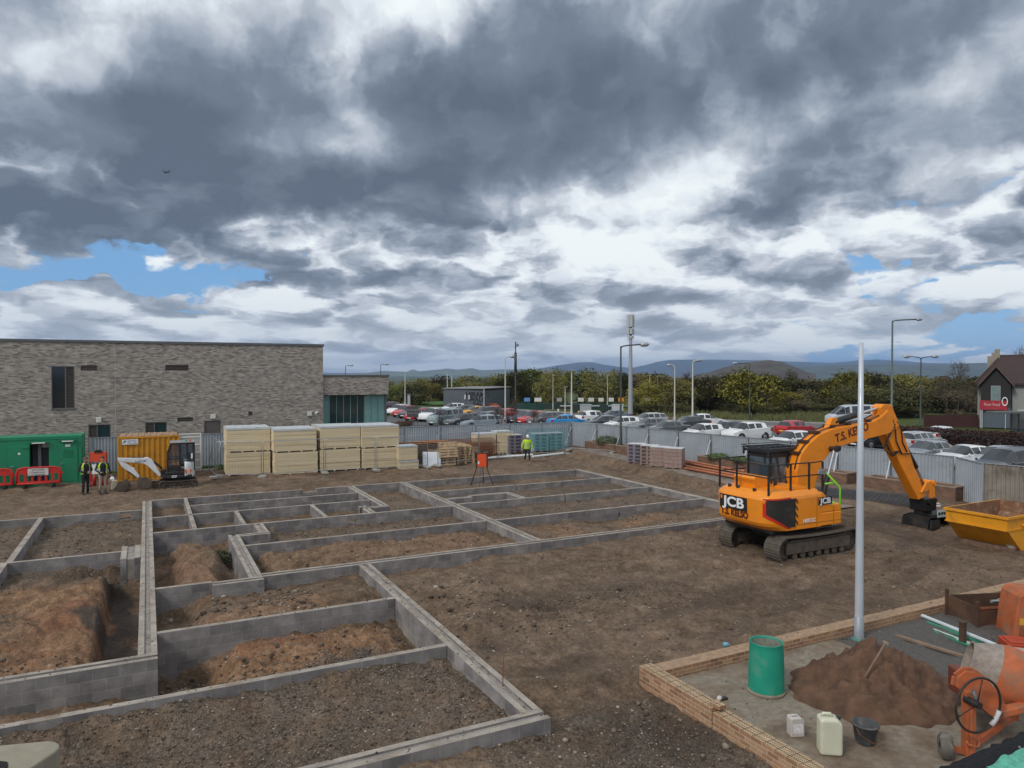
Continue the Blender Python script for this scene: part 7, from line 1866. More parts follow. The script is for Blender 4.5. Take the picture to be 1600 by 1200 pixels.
LIST = [
 ('hatchback', 606, 643, 200, MAR, 'maroon car at the far left edge, half hidden by the glazed wing'),
 ('hatchback', 622, 648, 215, WHITE, 'white hatchback nearest the glazed wing of the brick building'),
 ('hatchback', 633, 651, 215, RED, 'red hatchback between a white car and a dark maroon one'),
 ('saloon', 645, 653, 215, (.03, .012, .025), 'dark plum car right of the red hatchback near the glazed wing'),
 ('hatchback', 654, 657, 215, RED, 'small red car tucked left of the tall white car'),
 ('suv', 676, 658, 215, WHITE, 'tall white car left of the teal grey people carrier'),
 ('people_carrier', 697, 664, 205, TEALC, 'teal grey people carrier behind the young tree by the hoarding'),
 ('saloon', 722, 666, 200, DKG, 'dark low car with sloping bonnet right of the teal grey people carrier'),
 ('hatchback', 707, 645.5, 190, WHITE, 'small white hatchback in the far row left of the yellow car'),
 ('estate', 725, 649.5, 185, (.10, .08, .07), 'brownish estate car just left of the yellow car'),
 ('saloon', 741, 651, 190, YEL, 'bright yellow car facing left in the far row'),
 ('hatchback', 757, 653, 195, BLK, 'black hatchback in front of the yellow car'),
 ('hatchback', 775, 651, 10, (.50, .05, .07), 'pinkish red car right of the black hatchback'),
 ('estate', 754, 670, 172, (.22, .26, .29), 'blue grey estate roof directly above the hoarding, left of the light pole'),
 ('hatchback', 772, 662, 10, GREY, 'grey hatchback with red tail light behind the blue grey estate'),
 ('hatchback', 798, 656, 20, RED, 'bright red car between the pale light pole and the camera mast'),
 ('saloon', 821, 661, 200, NAVY, 'navy blue car just right of the camera mast'),
 ('hatchback', 832, 663, 195, RED, 'red car right of the navy blue car'),
 ('estate', 853, 664, 190, (.13, .115, .115), 'dull brown grey estate left of the bright blue coupe'),
 ('saloon', 888, 668, -8, BLUE, 'bright sky blue coupe facing right above the hoarding'),
 ('suv', 928, 664, 2, WHITE, 'white hatchback in middle, left of the telecom mast, behind a dark car'),
 ('saloon', 943, 670, 172, DKG, 'dark grey car between two white cars left of the telecom mast'),
 ('saloon', 958, 659, 178, (.10, .14, .20), 'slate blue saloon behind the white cars near the telecom mast'),
 ('hatchback', 972, 673, 178, WHITE, 'white hatchback directly behind the dark lamp column'),
 ('estate', 1012, 666, 178, SILV, 'silver estate right of the dark lamp column, in the farther row'),
 ('saloon', 1014, 675, 178, (.16, .18, .19), 'dark silver saloon in front of the silver estate'),
 ('saloon', 1042, 681, 178, (.10, .115, .12), 'charcoal saloon with curved roof right of the dark silver saloon'),
 ('saloon', 1077, 671, 180, DKG, 'dark car beneath the white saloon on the road'),
 ('hatchback', 1098, 688, 178, WHITE, 'white hatchback left of the white suv, low behind the hoarding'),
 ('hatchback', 1134, 683, 178, DKG, 'dark hatchback between the white hatchback and the white suv'),
 ('suv', 1166, 689, 178, WHITE, 'white suv facing left, right of the dark hatchback'),
 ('saloon', 1102, 666.5, -20, WHITE, 'white saloon driving on the road beyond the car park'),
 ('hatchback', 1244, 681, 2, RED, 'bright red hatchback with rear window in view, left of the boom'),
 ('hatchback', 1236, 703, 178, WHITE, 'white car with dark sunroof right under the red hatchback, above hoarding'),
 ('suv', 1364, 700, 178, BLK, 'black car seen under the boom right of the white pole'),
 ('estate', 1438, 704, 2, SILV, 'silver estate right of the dipper facing right'),
 ('saloon', 1474, 692, 2, WHITE, 'white coupe farthest right beside the dark hedge'),
 ('saloon', 1450, 722, 178, (.22, .24, .26), 'grey saloon with red tail lamp low behind the hoarding right of the dipper'),
 ('saloon', 1508, 731, 170, WHITE, 'large white saloon facing left near the hoarding corner'),
 ('people_carrier', 1578, 752, 172, (.055, .06, .07), 'dark grey people carrier at right edge with bright headlight'),
 ('hatchback', 1560, 735, 178, SILV, 'silver car roof behind the dark grey people carrier'),
 ('minibus', 1333, 664, 157, (.46, .50, .54), 'pale silver high roofed minibus on the road behind the boom'),
]
for a in LIST: car(*a)

# ------------------------------------------------------------------ lamp columns and masts
pale = mat('pale column', (.50, .49, .45), .6, .1, var=.1); dkcol = mat('dark column', (.05, .06, .055), .6, .2, var=.15)
def column(x, ybase, ytop, label, m, r=.075, arm=None, head=True, group='street lamps', cat='street lamp', base=None, kind='street_lamp'):
    v = px(x, ybase, 0) if base is None else Vector(base)
    f_ = v.x * math.sin(YAW) + v.y * math.cos(YAW)
    h = CAMZ + (582 - ytop) * f_ / FPX - v.z
    o = empty(kind, label, cat, v, -YAW, group)
    MB().lathe([(r * 1.5, 0), (r * 1.5, .9), (r, 1.0), (r * .62, h)], n=12).build('shaft', m, o)
    if arm:
        for a in (arm if isinstance(arm, (list, tuple)) else [arm]):
            L = a * f_ / FPX
            MB().tube([(0, 0, h - .6), (0, 0, h - .15), (L * .08, 0, h), (L * .3, 0, h + .06), (L * .85, 0, h + .13)], r * .55, 8).build('arm', m, o)
            if head: MB().lathe([(0, 0), (.10, .02), (.16, .18), (.14, .5), (.04, .62)], (L * .80, 0, h + .10), (math.copysign(1, L), 0, .05), 10).build('lamp_head', steel, o)
    elif head: MB().box(-.12, .32, -.12, .12, h, h + .10).build('lamp_head', steel, o, bevel=.02)
    return o
column(633, 637, 583, 'thin pale lamp column above the white hatchback near the glazed wing', pale, .09)
column(699, 638, 582, 'left of two close pale lamp columns before the grey building', pale, .09)
oo = column(706, 637, 585, 'pale lamp column with red round sign, before the grey building', pale, .09)
v_ = oo.location; MB().cyl((0, -.12, 2.3), (0, -.16, 2.3), .40, n=20).build('round_sign', mat('red sign', (.42, .05, .06), .5, var=0), oo)
column(729, 640, 585, 'thin dark lamp column in front of the grey building', dkcol, .06)
column(540, 640, 572, 'lamp column rising behind roof of the lower wing, left one', dkcol, .07, arm=8); column(595, 640, 570, 'lamp column rising behind roof of the lower wing, right one', dkcol, .07, arm=8)
column(789.5, 664, 559, 'pale lamp column with short arm just left of the camera mast', pale, .09, arm=9)
o = column(805.5, 664, 534, 'dark mast with dome camera on top behind the hoarding', dkcol, .10, head=False, cat='mast', group=None, kind='camera_mast')
f_ = o.location.x * math.sin(YAW) + o.location.y * math.cos(YAW); h = CAMZ + (582 - 534) * f_ / FPX
MB().tube([(0, 0, h - 3.4), (0, 0, h - 1.2)], .16, 10).build('collar', dkcol, o); MB().lathe([(0, -.24), (.13, -.2), (.18, 0), (.12, .1), (0, .12)], (.2, 0, h - .3), n=14).tube([(0, 0, h - .1), (.1, 0, h), (.2, 0, h - .15)], .03, 6).build('camera', mat('camera grey', (.25, .26, .27), .4), o)
column(864, 640, 587, 'thin lamp column before the green sign fence, left one', pale, .06); column(883, 650, 605, 'short white lamp post left of the tall pale column', pale, .07)
column(893, 654, 580, 'tall pale column behind the bright blue coupe', pale, .11); column(949, 640, 587, 'thin lamp column left of the telecom mast', pale, .06); column(1015, 640, 587, 'thin lamp column by the end of the sign fence', pale, .06); column(1027, 636, 588, 'thinner lamp column right of the sign fence end', pale, .05)
column(1054, 664, 572, 'pale lamp column left of the white saloon on the road', pale, .085, arm=-5); column(1082, 671, 565, 'pale lamp column beside the white saloon on the road', pale, .10, arm=6)
column(1171, 656, 569, 'dark lamp column in the long grass, arm pointing left', dkcol, .08, arm=-24)
column(1393, 676, 501, 'tall dark lamp column with curved arm reaching right', mat('green grey column', (.11, .14, .135), .5, .3, var=.1), .12, arm=46)
column(1438, 676, 559, 'double armed dark lamp column near the hedge', dkcol, .08, arm=(-22, 22))
column(982.5, 690, 541, 'dark lamp column inside the hoarding by the corner planter, arm to the right', dkcol, .085, arm=38, base=(29.6, 41.3, .3))
# telecom mast
v = px(985, 652, 0); f_ = v.x * math.sin(YAW) + v.y * math.cos(YAW); h = CAMZ + (582 - 491) * f_ / FPX; o = empty('telecom_mast', 'tall grey telecom mast topped with cylindrical antenna', 'mast', v, -YAW)
pm2 = mat('mast grey', (.34, .36, .37), .5, .3, var=.08); u = f_ / FPX
MB().lathe([(.33, 0), (.26, 6), (.20, h - 35 * u)], n=14).build('shaft', pm2, o)
MB().cyl((0, 0, h - 35 * u), (0, 0, h - 1), .16, n=10).build('spigot', dkcol, o)
an = mat('antenna grey', (.42, .44, .44), .5, var=.05)
for k in range(3):
    a = 2 * math.pi * k / 3 + .5; c = Vector((math.cos(a) * .32, math.sin(a) * .32, 0))
    MB().cbox((c.x, c.y, h - 10.5 * u), (.38, .38, 20 * u), rz=a).build('antenna', an, o, bevel=.06); MB().cbox((c.x, c.y, h - 27 * u), (.34, .34, 9 * u), rz=a).build('radio_unit', an, o, bevel=.05)
    MB().cbox((c.x * .8, c.y * .8, h - 36 * u), (.3, .3, 4 * u), rz=a).build('junction_box', an, o, bevel=.03)
# cabinets, bins, posts
def at(x, y, z=0): v = px(x, y, z); return v
def upx(v): return (v.x * math.sin(YAW) + v.y * math.cos(YAW)) / FPX
cabm = mat('cabinet grey', (.36, .39, .40), .5, .1, var=.08); cabd = mat('cabinet dark green', (.02, .035, .032), .6, var=.1)
def cabinet(x0, x1, yb, yt, m, label, d=.9, grp='street cabinets by the telecom mast'):
    v = at((x0 + x1) / 2, yb); u = upx(v); w = (x1 - x0) * u; h = (yb - yt) * u
    o = empty('street_cabinet', label, 'cabinet', v, -YAW, grp)
    MB().box(-w / 2, w / 2, 0, d, .1, h - .06).build('body', m, o, bevel=.02); MB().box(-w / 2 - .05, w / 2 + .05, -.05, d + .05, h - .055, h + .02).build('lid', m, o); MB().box(-w / 2 + .05, w / 2 - .05, .05, d - .05, 0, .098).build('plinth', concrete, o)
    MB().box(-w / 2 + .06, -.02, -.02, -.003, .2, h - .2).box(.02, w / 2 - .06, -.02, -.003, .2, h - .2).build('door', m, o)
cabinet(907, 924, 647, 632, cabm, 'pale grey street cabinet with small windows behind the white hatchback'); cabinet(957, 974, 649, 632, mat('cabinet white', (.50, .52, .53), .5, .1, var=.06), 'whitish louvred street cabinet just left of the telecom mast'); cabinet(895, 906, 646, 632, cabd, 'dark green street cabinet left of the pale grey one'); cabinet(938, 950, 648, 633, cabd, 'dark green street cabinet between the two pale ones'); cabinet(850, 893, 640, 631.5, cabd, 'long low dark green cabinet left of the others')
for (x, yb, yt, m_, lb) in ((904.5, 649, 642, mat('yellow bollard', (.6, .33, .02), .5, var=.05), 'yellow bollard left of the white hatchback in middle'), (872.5, 645, 639, pale, 'stubby pale bollard above the bright blue coupe')):
    v = at(x, yb); u = upx(v); hh = (yb - yt) * u; tag(MB().lathe([(.16, 0), (.16, hh * .9), (.1, hh), (0, hh)], n=12).build('bollard', m_, None, v), lb, 'bollard')
v = at(1070, 668); u = upx(v); tag(MB().box(-.32, .32, -.2, .2, 0, 1.1).box(-.36, .36, -.24, .24, 1.101, 1.15).build('roadside_cabinet', cabm, None, v, bevel=.02), 'small grey roadside cabinet left of the white saloon on the road', 'cabinet')
# green fence with advertising boards
a, b_ = at(800, 640), at(1045, 639.5); L = (b_ - a).length; ang = math.atan2(b_.y - a.y, b_.x - a.x); u = upx(a)
gf = empty('green_fence', 'long dark green fence with white rail before the trees', 'fence', a, ang); MB().box(0, L, 0, .05, 0, 10 * u).build('screen', mat('green screen', (.012, .06, .05), .8, var=.2), gf)
fb = MB()
for k in range(13): fb.box(L * k / 12 - .05, L * k / 12 + .05, -.1, -.02, 0, 11 * u)
fb.build('post', dkcol, gf); MB().box(L * .3, L, -1.0, -.95, .55, .72).build('rail', mat('white rail', (.5, .5, .48), .6), gf)
for i, (x0, x1, c) in enumerate(((819, 828, (.10, .26, .55)), (835, 846, (.62, .62, .62)), (870, 878, (.30, .31, .32)), (903, 912, (.60, .60, .6)), (919, 928, (.55, .57, .58)), (935, 943, (.60, .61, .58)), (951, 959, (.62, .62, .62)), (966, 975, (.70, .28, .02)), (984, 991, (.50, .52, .5)), (1009, 1016, (.56, .57, .57)), (1024, 1029, (.36, .36, .34)), (1038, 1045, (.34, .34, .32)))):
    v = at((x0 + x1) / 2, 640); u = upx(v); w = (x1 - x0) * u; z = 19.5 * u - .25
    o = empty('advert_board', ['blue advertising board far left above the green fence', 'white advertising board beside the blue one', 'grey advertising board left of the long gap', 'white advertising board left of four in a run', 'pale advertising board, second of the run', 'cream advertising board, third of the run', 'white advertising board left of the orange one', 'orange advertising board above the green fence', 'small pale advertising board right of the orange one', 'white advertising board by the thin lamp column', 'dull narrow advertising board near the trees', 'dull advertising board farthest right above the green fence'][i], 'sign board', v, -YAW, 'advertising boards above the green fence')
    MB().box(-w / 2, w / 2, -.03, .03, z - .45, z + .15).build('panel', mat('board %d' % i, c, .5, var=.15), o); MB().box(-w * .4, -w * .34, -.02, .02, 0, z - .451).box(w * .34, w * .4, -.02, .02, 0, z - .451).build('leg', dkcol, o)
# low grey building with lettering
a, b_ = at(693, 640), at(756, 641); L = (b_ - a).length; ang = math.atan2(b_.y - a.y, b_.x - a.x); u = upx(a); h = 30 * u
gb = empty('grey_building', 'low slate grey cladded building with dark lettering in front of the trees', 'building', a, ang)
mb = MB(); mb.prism([(0, .25), (L, .25), (L, h), (0, h + .25)], 0, 14, 'y'); mb.build('wall', mat('slate cladding', (.085, .10, .115), .6, .1, var=.15, vscale=1), gb)
rr = MB(); rr.box(-.2, L + .25, -.15, 14.2, h + .26, h + .40); rr.build('roof', mat('grey roof', (.20, .20, .20), .6), gb)
MB().box(-.1, L + .1, -.12, -.01, .0, .55).build('base', blackpaint, gb); MB().box(L - .02, L + .12, -.12, .1, .2, h + .2).build('corner_trim', cabm, gb)
for (s, zz, sz) in (("HIRAM'S", .80, 1.05), ('WALK', .54, .95), ('INN', .30, .8)): text_obj('lettering', s, sz, decalk, gb, (L * .84, -.03, h * zz), (R(90), 0, 0), .02, sx=1.0, bold=.02)
for q in (.53, .63): MB().box(L * q, L * q + .25, -.2, -.01, h * .55, h * .78).build('wall_light', mat('pale fitting', (.45, .47, .48), .5), gb)
v = at(764, 640); u = upx(v); tag(MB().prism([(-1.6, 0), (1.6, 0), (1.6, .7), (1.0, 1.0), (-1.2, 1.0), (-1.6, .6)], -.7, .7, 'y').build('equipment_trailer', mat('orange brown trailer', (.34, .10, .03), .6, var=.2), None, v, bevel=.05), 'orange brown low trailer at the corner of the grey building', 'trailer').rotation_euler = (0, 0, -YAW)
v = at(645, 666); u = upx(v); o = empty('estate_sign', 'dark sign board with pale lettering just above the hoarding', 'sign', v, -YAW); MB().box(-9 * u, 9 * u, -.05, .05, 1.0, 2.2).build('panel', mat('sign dark', (.06, .06, .065), .6), o, bevel=.01); MB().box(-8 * u, -7.4 * u, -.04, .04, 0, .999).box(7.4 * u, 8 * u, -.04, .04, 0, .999).build('leg', dkcol, o); text_obj('lettering', 'Fort Kinnaird', .22, mat('pale lettering', (.4, .4, .4), .6, var=0), o, (0, -.053, 1.8), (R(90), 0, 0), .004); text_obj('lettering', 'Customer parking', .15, MATS['pale lettering'], o, (0, -.053, 1.45), (R(90), 0, 0), .004)
v = at(639, 640); u = upx(v); tag(MB().box(-2.6 * u, 2.6 * u, -.1, .1, 0, 25 * u).box(-1.9 * u, 1.9 * u, -.12, -.1, 6 * u, 22 * u, 1).build('totem_sign', [mat('totem grey', (.12, .125, .13), .5), cabm], None, v, bevel=.02), 'grey totem sign beside the lamp column by the grass field', 'sign').rotation_euler = (0, 0, -YAW)
# low red brown hedge bed left
# ------------------------------------------------------------------ house at the right
hv = at(1527, 667.5); u = upx(hv); hs = empty('house', 'pale rendered house with dark tiled roof, stepped chimney and red sign', 'house', hv, -YAW + R(-34))
hs.scale = (.68, 1, 1); rend = mat('pale render', (.25, .25, .24), .9, var=.1, vscale=.6, bump=.2); rooft = bpy.data.materials.new('dark roof tiles'); rooft.use_nodes = True
t = NT(rooft.node_tree); b = t.n['Principled BSDF']; co = t.new('ShaderNodeTexCoord').outputs['Object']; x_, y_, z_ = t.sep(co)
rw_ = t.math('FRACT', t.math('MULTIPLY', z_, 4.5)); n_ = t.noise(co, 3, 5, .6); k = t.math('MULTIPLY', t.mapr(rw_, 0, .25, .5, 1.0), t.mapr(n_, .3, .7, .8, 1.25)); t.put(b.inputs['Base Color'], t.mix(1.0, (.045, .026, .024), t.comb(k, k, k), 'MULTIPLY')); b.inputs['Roughness'].default_value = .85
dclad = mat('black cladding', (.012, .010, .010), .7, var=.2)
HW, HD, EH, RH = 14.0, 7.5, 4.75, 7.75        # along the front, depth, eaves, ridge
mb = MB(); mb.box(0, HW, 0, HD, 0, EH); mb.build('wall', rend, hs)
rf = MB(); yc = HD / 2; e_ = .42; hx_ = 3.0
A = [(-e_, -e_, EH), (HW + e_, -e_, EH), (HW + e_, HD + e_, EH), (-e_, HD + e_, EH), (hx_, yc, RH), (HW + e_, yc, RH)]
rf.add(A, [(0, 1, 5, 4), (2, 3, 4, 5), (3, 0, 4), (1, 2, 5)]); rf.box(-e_, HW + e_, -e_, HD + e_, EH - .18, EH - .002)
rfo = rf.build('roof', rooft, hs)
rc_ = MB().tube([A[0], A[4], A[5]], .12, 6); rc_.build('ridge_tile', mat('ridge tile', (.075, .045, .04), .85, var=.2), rfo)
ch = MB(); ch.box(1.2, 2.9, yc - .4, yc + .4, EH + .9, RH - .05); ch.box(1.75, 2.9, yc - .4, yc + .4, RH - .049, RH + .32); ch.box(2.15, 2.9, yc - .4, yc + .4, RH + .321, RH + .72); ch.build('chimney', mat('chimney render', (.26, .23, .19), .9, var=.2), rfo)
# projecting gabled bay with the sign
BX0, BX1, BD = .45, 4.3, .9
mb = MB(); mb.box(BX0, BX1, -BD, -.001, 2.75, EH - .1); mb.prism([(BX0, EH - .099), (BX1, EH - .099), ((BX0 + BX1) / 2, 6.3)], -BD, 1.5, 'y'); mb.build('bay', dclad, hs)
br2 = MB(); xc = (BX0 + BX1) / 2
for s in (-1, 1):
    x0 = xc + s * ((BX1 - BX0) / 2 + .5); q = [(x0, EH - .42), (xc, 6.45), (xc, 6.6), (x0, EH - .25)]
    br2.prism(q, -BD - .4, 2.4, 'y')
br2.build('bay_roof', mat('bay tiles', (.10, .065, .06), .85, var=.3, vscale=4, bump=.5, bscale=8), rfo)
wn = MB().box(xc - .62, xc + .62, -BD - .05, -BD - .003, 2.95, 4.5).build('window', mat('window frame', (.25, .27, .28), .5), hs); MB().box(xc - .54, xc + .54, -BD - .07, -BD - .051, 3.03, 4.42).build('pane', mat('pale curtain glass', (.16, .22, .22), .15, var=.2, vscale=3), wn)
sg = MB().box(BX0 - .15, BX1 - .45, -BD - .18, -BD - .06, 1.95, 2.94).build('shop_sign', mat('crimson sign', (.33, .012, .028), .5, var=.05), hs)
text_obj('lettering', 'River Road', .46, mat('faded white lettering', (.5, .42, .42), .5, var=0), sg, (BX0 + 1.45, -BD - .185, 2.52), (R(90), 0, 0), .004); text_obj('lettering', 'bar and restaurant', .22, mat('pink lettering', (.42, .10, .12), .5, var=0), sg, (BX0 + 1.5, -BD - .185, 2.14), (R(90), 0, 0), .004)
MB().tube([(BX1 - .75 + .33 * math.cos(a), -BD - .21, 2.85 + .42 * math.sin(a)) for a in [2 * math.pi * k / 24 for k in range(24)]], .07, 6, closed=True).build('ring_emblem', white, sg)
MB().box(BX0 + .2, BX1 - .1, -BD + .2, -.003, .05, 2.2).build('garage_door', mat('blue grey shutter', (.085, .105, .13), .5, .1, var=.1), hs)
for x in (BX0 - .05, BX0 + .15, BX1 - .7): MB().box(x, x + .12, -BD - .1, -BD + .05, 0, 1.95 if x > BX1 - 2 else 1.94).build('porch_post', cabm, hs)
for x in (6.8, 10.2): 
    wn = MB().box(x, x + 1.5, -.06, -.003, 3.0, 4.4).build('window', dclad, hs); MB().box(x + .12, x + 1.38, -.08, -.061, 3.12, 4.28).build('pane', MATS['pale curtain glass'], wn)
MB().box(5.2, 9.8, -.05, -.003, 1.0, 2.0).build('wall_board', mat('pale wall board', (.42, .43, .43), .6), hs)
dp_ = MB().tube([(4.45, -.08, .05), (4.45, -.08, 4.2), (4.3, -.3, 4.45)], .05, 8).build('downpipe', dclad, hs)
# bus shelter, hedge, fence
v = at(1586, 686); bs = empty('bus_shelter', 'dark flat topped bus shelter in front of the house', 'bus shelter', v, -YAW); u = upx(v)
MB().box(-1.7, 2.4, 0, 1.4, 2.25, 2.42).build('roof', mat('shelter roof', (.10, .11, .11), .5), bs, bevel=.02)
for x in (-.35, .3): MB().box(x, x + .1, 0, .1, 0, 2.249).build('post', blackpaint, bs)
MB().box(.5, 2.3, 1.3, 1.34, .3, 2.2).build('back_panel', gls, bs)
def hedge(x0, y0, x1, y1, h, w, label, col, n, twig=True, name='hedge'):
    a, b_ = px(x0, y0, 0), px(x1, y1, 0); L = (b_ - a).length; ang = math.atan2(b_.y - a.y, b_.x - a.x); mb = MB(); r_ = random.Random(3)
    for k in range(n):
        p = Vector((r_.uniform(0, L), r_.uniform(-w / 2, w / 2), h * r_.uniform(0.02, 1) ** .8 * (.85 + .25 * mnoise.noise((k * .01, 0, 0))))); d = Vector((r_.gauss(0, 1), r_.gauss(0, 1), r_.gauss(0, .8))).normalized(); e_ = d.orthogonal().normalized(); s_ = r_.uniform(.05, .14); mb.add([p - d * s_, p + e_ * s_ * .5, p + d * s_, p - e_ * s_ * .5], [(0, 1, 2, 3)], 0)
    for k in range(int(L * 3)):
        p = Vector((k / 3, r_.uniform(-.2, .2), 0)); mb.tube([p, p + Vector((r_.uniform(-.2, .2), 0, h * .9))], [.02, .008], 4, 1)
    o = mb.build(name, [leafmat(col), oldwood], None, a); o.rotation_euler = (0, 0, ang); return tag(o, label, 'hedge')
hedge(1400, 690, 1650, 706, 1.5, 1.2, 'dark red brown hedge between the car park and the house', (.048, .026, .022), 9000)
a, b_ = px(1443, 668, 0), px(1530, 668, 0); L = (b_ - a).length; o = empty('timber_fence', 'dark red brown timber fence left of the house', 'fence', a, math.atan2(b_.y - a.y, b_.x - a.x)); fb = MB()
for k in range(int(L / .16)): fb.box(k * .16, k * .16 + .145, -.012, .012, .05, 1.35 + .02 * (k % 3))
fb.build('boards', mat('dark red boards', (.05, .014, .012), .8, var=.3), o); MB().box(0, L, .015, .06, .3, .38).box(0, L, .015, .06, 1.05, 1.13).build('rail', oldwood, o)
# steel railings along the hedge
rl_ = empty('railing', 'thin dark railing in front of the red brown hedge', 'railing', px(1395, 693, 0), 0); a, b_ = px(1395, 693, 0), px(1620, 709, 0); rl_.rotation_euler = (0, 0, math.atan2(b_.y - a.y, b_.x - a.x)); L = (b_ - a).length; fb = MB(); fb.box(0, L, -.02, .02, 1.0, 1.05); fb.box(0, L, -.02, .02, .12, .16)
for k in range(int(L / .5)): fb.box(k * .5 - .012, k * .5 + .012, -.012, .012, 0, 1.0)
fb.build('bars', blackpaint, rl_)

# ------------------------------------------------------------------ trees
bark = mat('bark', (.07, .052, .038), .95, var=.3, vscale=4, bump=.5)
def branch(mb, p, d, L, r, depth, rnd, tips, mi=0):
    n = 3; pts = [p]; q = p.copy(); dd = d.copy()
    for k in range(n):
        dd = (dd + Vector((rnd.gauss(0, .16), rnd.gauss(0, .16), rnd.gauss(.04, .1)))).normalized(); q = q + dd * (L / n); pts.append(q.copy())
    mb.tube(pts, [r * (1 - .55 * k / n) for k in range(n + 1)], 5 if depth > 1 else 3, mi)
    tips.append((q.copy(), L))
    if depth > 0:
        for k in range(rnd.choice((3, 3, 4))):
            f = rnd.uniform(.35, 1.0); b_ = pts[0].lerp(pts[-1], f); a = rnd.uniform(0, 6.28); x, y = axes(dd); nd = (dd * rnd.uniform(.55, .9) + (x * math.cos(a) + y * math.sin(a)) * rnd.uniform(.5, .9)).normalized()
            branch(mb, b_, nd, L * rnd.uniform(.55, .75), r * .5, depth - 1, rnd, tips, mi)
def make_tree(seed, h, w, leaves, leaf, base=.12, bare=False):
    """trunk mesh and crown mesh of one tree, unit placed at the origin"""
    rnd = random.Random(seed); tb = MB(); tips = []
    branch(tb, Vector((0, 0, -.2)), Vector((0, 0, 1)), h * .42, h * .022, 4 if bare else 3, rnd, tips)
    cb_ = MB()
    clumps = []
    if not bare:
        nc = 26
        for k in range(nc):
            a = rnd.uniform(0, 6.28); zz_ = rnd.uniform(base, .93) ** 1.0; prof_ = math.sin(min(1, (zz_ - base * .3) / (1 - base * .3)) ** .75 * math.pi) ** .55; rr_2 = w / 2 * prof_ * rnd.uniform(.45, 1.0)
            clumps.append((Vector((rr_2 * math.cos(a), rr_2 * math.sin(a), h * zz_)), w * rnd.uniform(.12, .24)))
        clumps.append((Vector((0, 0, h * .86)), w * .2))
        per = leaves // len(clumps)
        for (c, r_) in clumps:
            for k in range(per):
                v = Vector((rnd.gauss(0, 1), rnd.gauss(0, 1), rnd.gauss(0, .8))); v = v.normalized() * r_ * rnd.uniform(.3, 1.12) ** .6; p = c + v
                d = Vector((rnd.gauss(0, 1), rnd.gauss(0, 1), rnd.gauss(0, 1))).normalized(); e_ = d.orthogonal().normalized(); s_ = leaf * rnd.uniform(.5, 1.3)
                cb_.add([p - d * s_, p + e_ * s_ * .6, p + d * s_, p - e_ * s_ * .6], [(0, 1, 2, 3)], 0)
    else:
        for (p, L) in tips:
            for k in range(4):
                d = Vector((rnd.gauss(0, 1), rnd.gauss(0, 1), rnd.gauss(.3, .8))).normalized(); cb_.tube([p, p + d * L * .5, p + d * L * .8 + Vector((0, 0, .1))], [.014, .009, .004], 3, 0)
    return tb, cb_
cols = {'olive': (.125, .108, .030), 'green': (.105, .115, .026), 'dark': (.070, .066, .024), 'yellow': (.165, .148, .026), 'brown': (.115, .090, .045)}
TM = {}
def tree_meshes(kind, var_):
    key = (kind, var_)
    if key not in TM:
        if kind == 'bare':
            tb, cb_ = make_tree(40 + var_, 9, 7, 0, 0, bare=True); TM[key] = (tb.mesh('trunk', bark), cb_.mesh('crown', mat('twigs', (.085, .058, .045), .95, var=.2)))
        else:
            tb, cb_ = make_tree(len(TM) * 7 + 3, 8, 8, 3400, .24, base=.06); TM[key] = (tb.mesh('trunk', bark), cb_.mesh('crown', leafmat(cols[kind])))
    return TM[key]
def tree(kind, x, d, ytop, wpx, label, var_=0, group=None, zb=None, name=None):
    """a tree on the bearing of column x at depth d, reaching photo row ytop"""
    v = pd(x, d); z = float(ground_z(v.x, v.y)) if zb is None else zb; top_z = CAMZ + (582 - ytop) * d / FPX; h = top_z - z; w = wpx * d / FPX
    o = empty(name or 'tree', label, 'tree', (v.x, v.y, z), random.uniform(0, 6.28), group)
    tm, cm = tree_meshes(kind, var_); H0, W0 = (9, 7) if kind == 'bare' else (8, 8)
    for nm, me in (('trunk', tm), ('crown', cm)):
        c = bpy.data.objects.new(nm, me); COL.objects.link(c); c.parent = o
    o.scale = (w / W0, w / W0, h / (H0 * (.98 if kind != 'bare' else 1.0)))
    return o
GT = 'belt of spring trees beyond the road'
rt = random.Random(21)
LBL = {'olive': 'olive leafed tree in the belt beyond the road', 'green': 'mid green tree in the belt beyond the road', 'dark': 'dark green bushy tree in the belt beyond the road', 'yellow': 'yellow green tree in fresh leaf in the belt beyond the road', 'brown': 'brown budding tree in the belt beyond the road'}
def belt(x0, x1, step, d, ytop, wpx, kinds, jit=3):
    x = x0
    while x < x1:
        k = rt.choice(kinds); tree(k, x + rt.uniform(-6, 6), d * rt.uniform(.94, 1.06), ytop(x) + rt.uniform(-jit, jit), wpx * rt.uniform(.85, 1.3), LBL[k], rt.randrange(2), GT); x += step
tp = lambda pts: (lambda x: float(np.interp(x, [p[0] for p in pts], [p[1] for p in pts])))
topA = tp([(590, 597), (700, 593), (770, 590), (820, 582), (940, 582), (1000, 583), (1050, 592), (1110, 592), (1150, 586), (1220, 592), (1270, 598), (1330, 588), (1400, 590), (1450, 592), (1530, 594)])
belt(500, 820, 22, 158, lambda x: topA(x) - 1, 44, ['olive', 'dark', 'olive', 'brown'])
belt(600, 800, 22, 142, lambda x: topA(x) + 6, 46, ['dark', 'olive', 'dark', 'green'])
belt(810, 1010, 24, 134, topA, 58, ['olive', 'green', 'olive', 'dark'])
belt(1000, 1560, 25, 130, lambda x: topA(x), 60, ['olive', 'yellow', 'dark', 'brown', 'olive'])
belt(1015, 1550, 30, 108, lambda x: topA(x) + 16, 62, ['olive', 'yellow', 'dark', 'brown', 'dark'], 6)
belt(1010, 1330, 26, 102, lambda x: 628, 46, ['dark', 'brown', 'dark'], 5)
belt(1330, 1440, 24, 97, lambda x: 606, 62, ['dark', 'dark', 'brown'], 5)
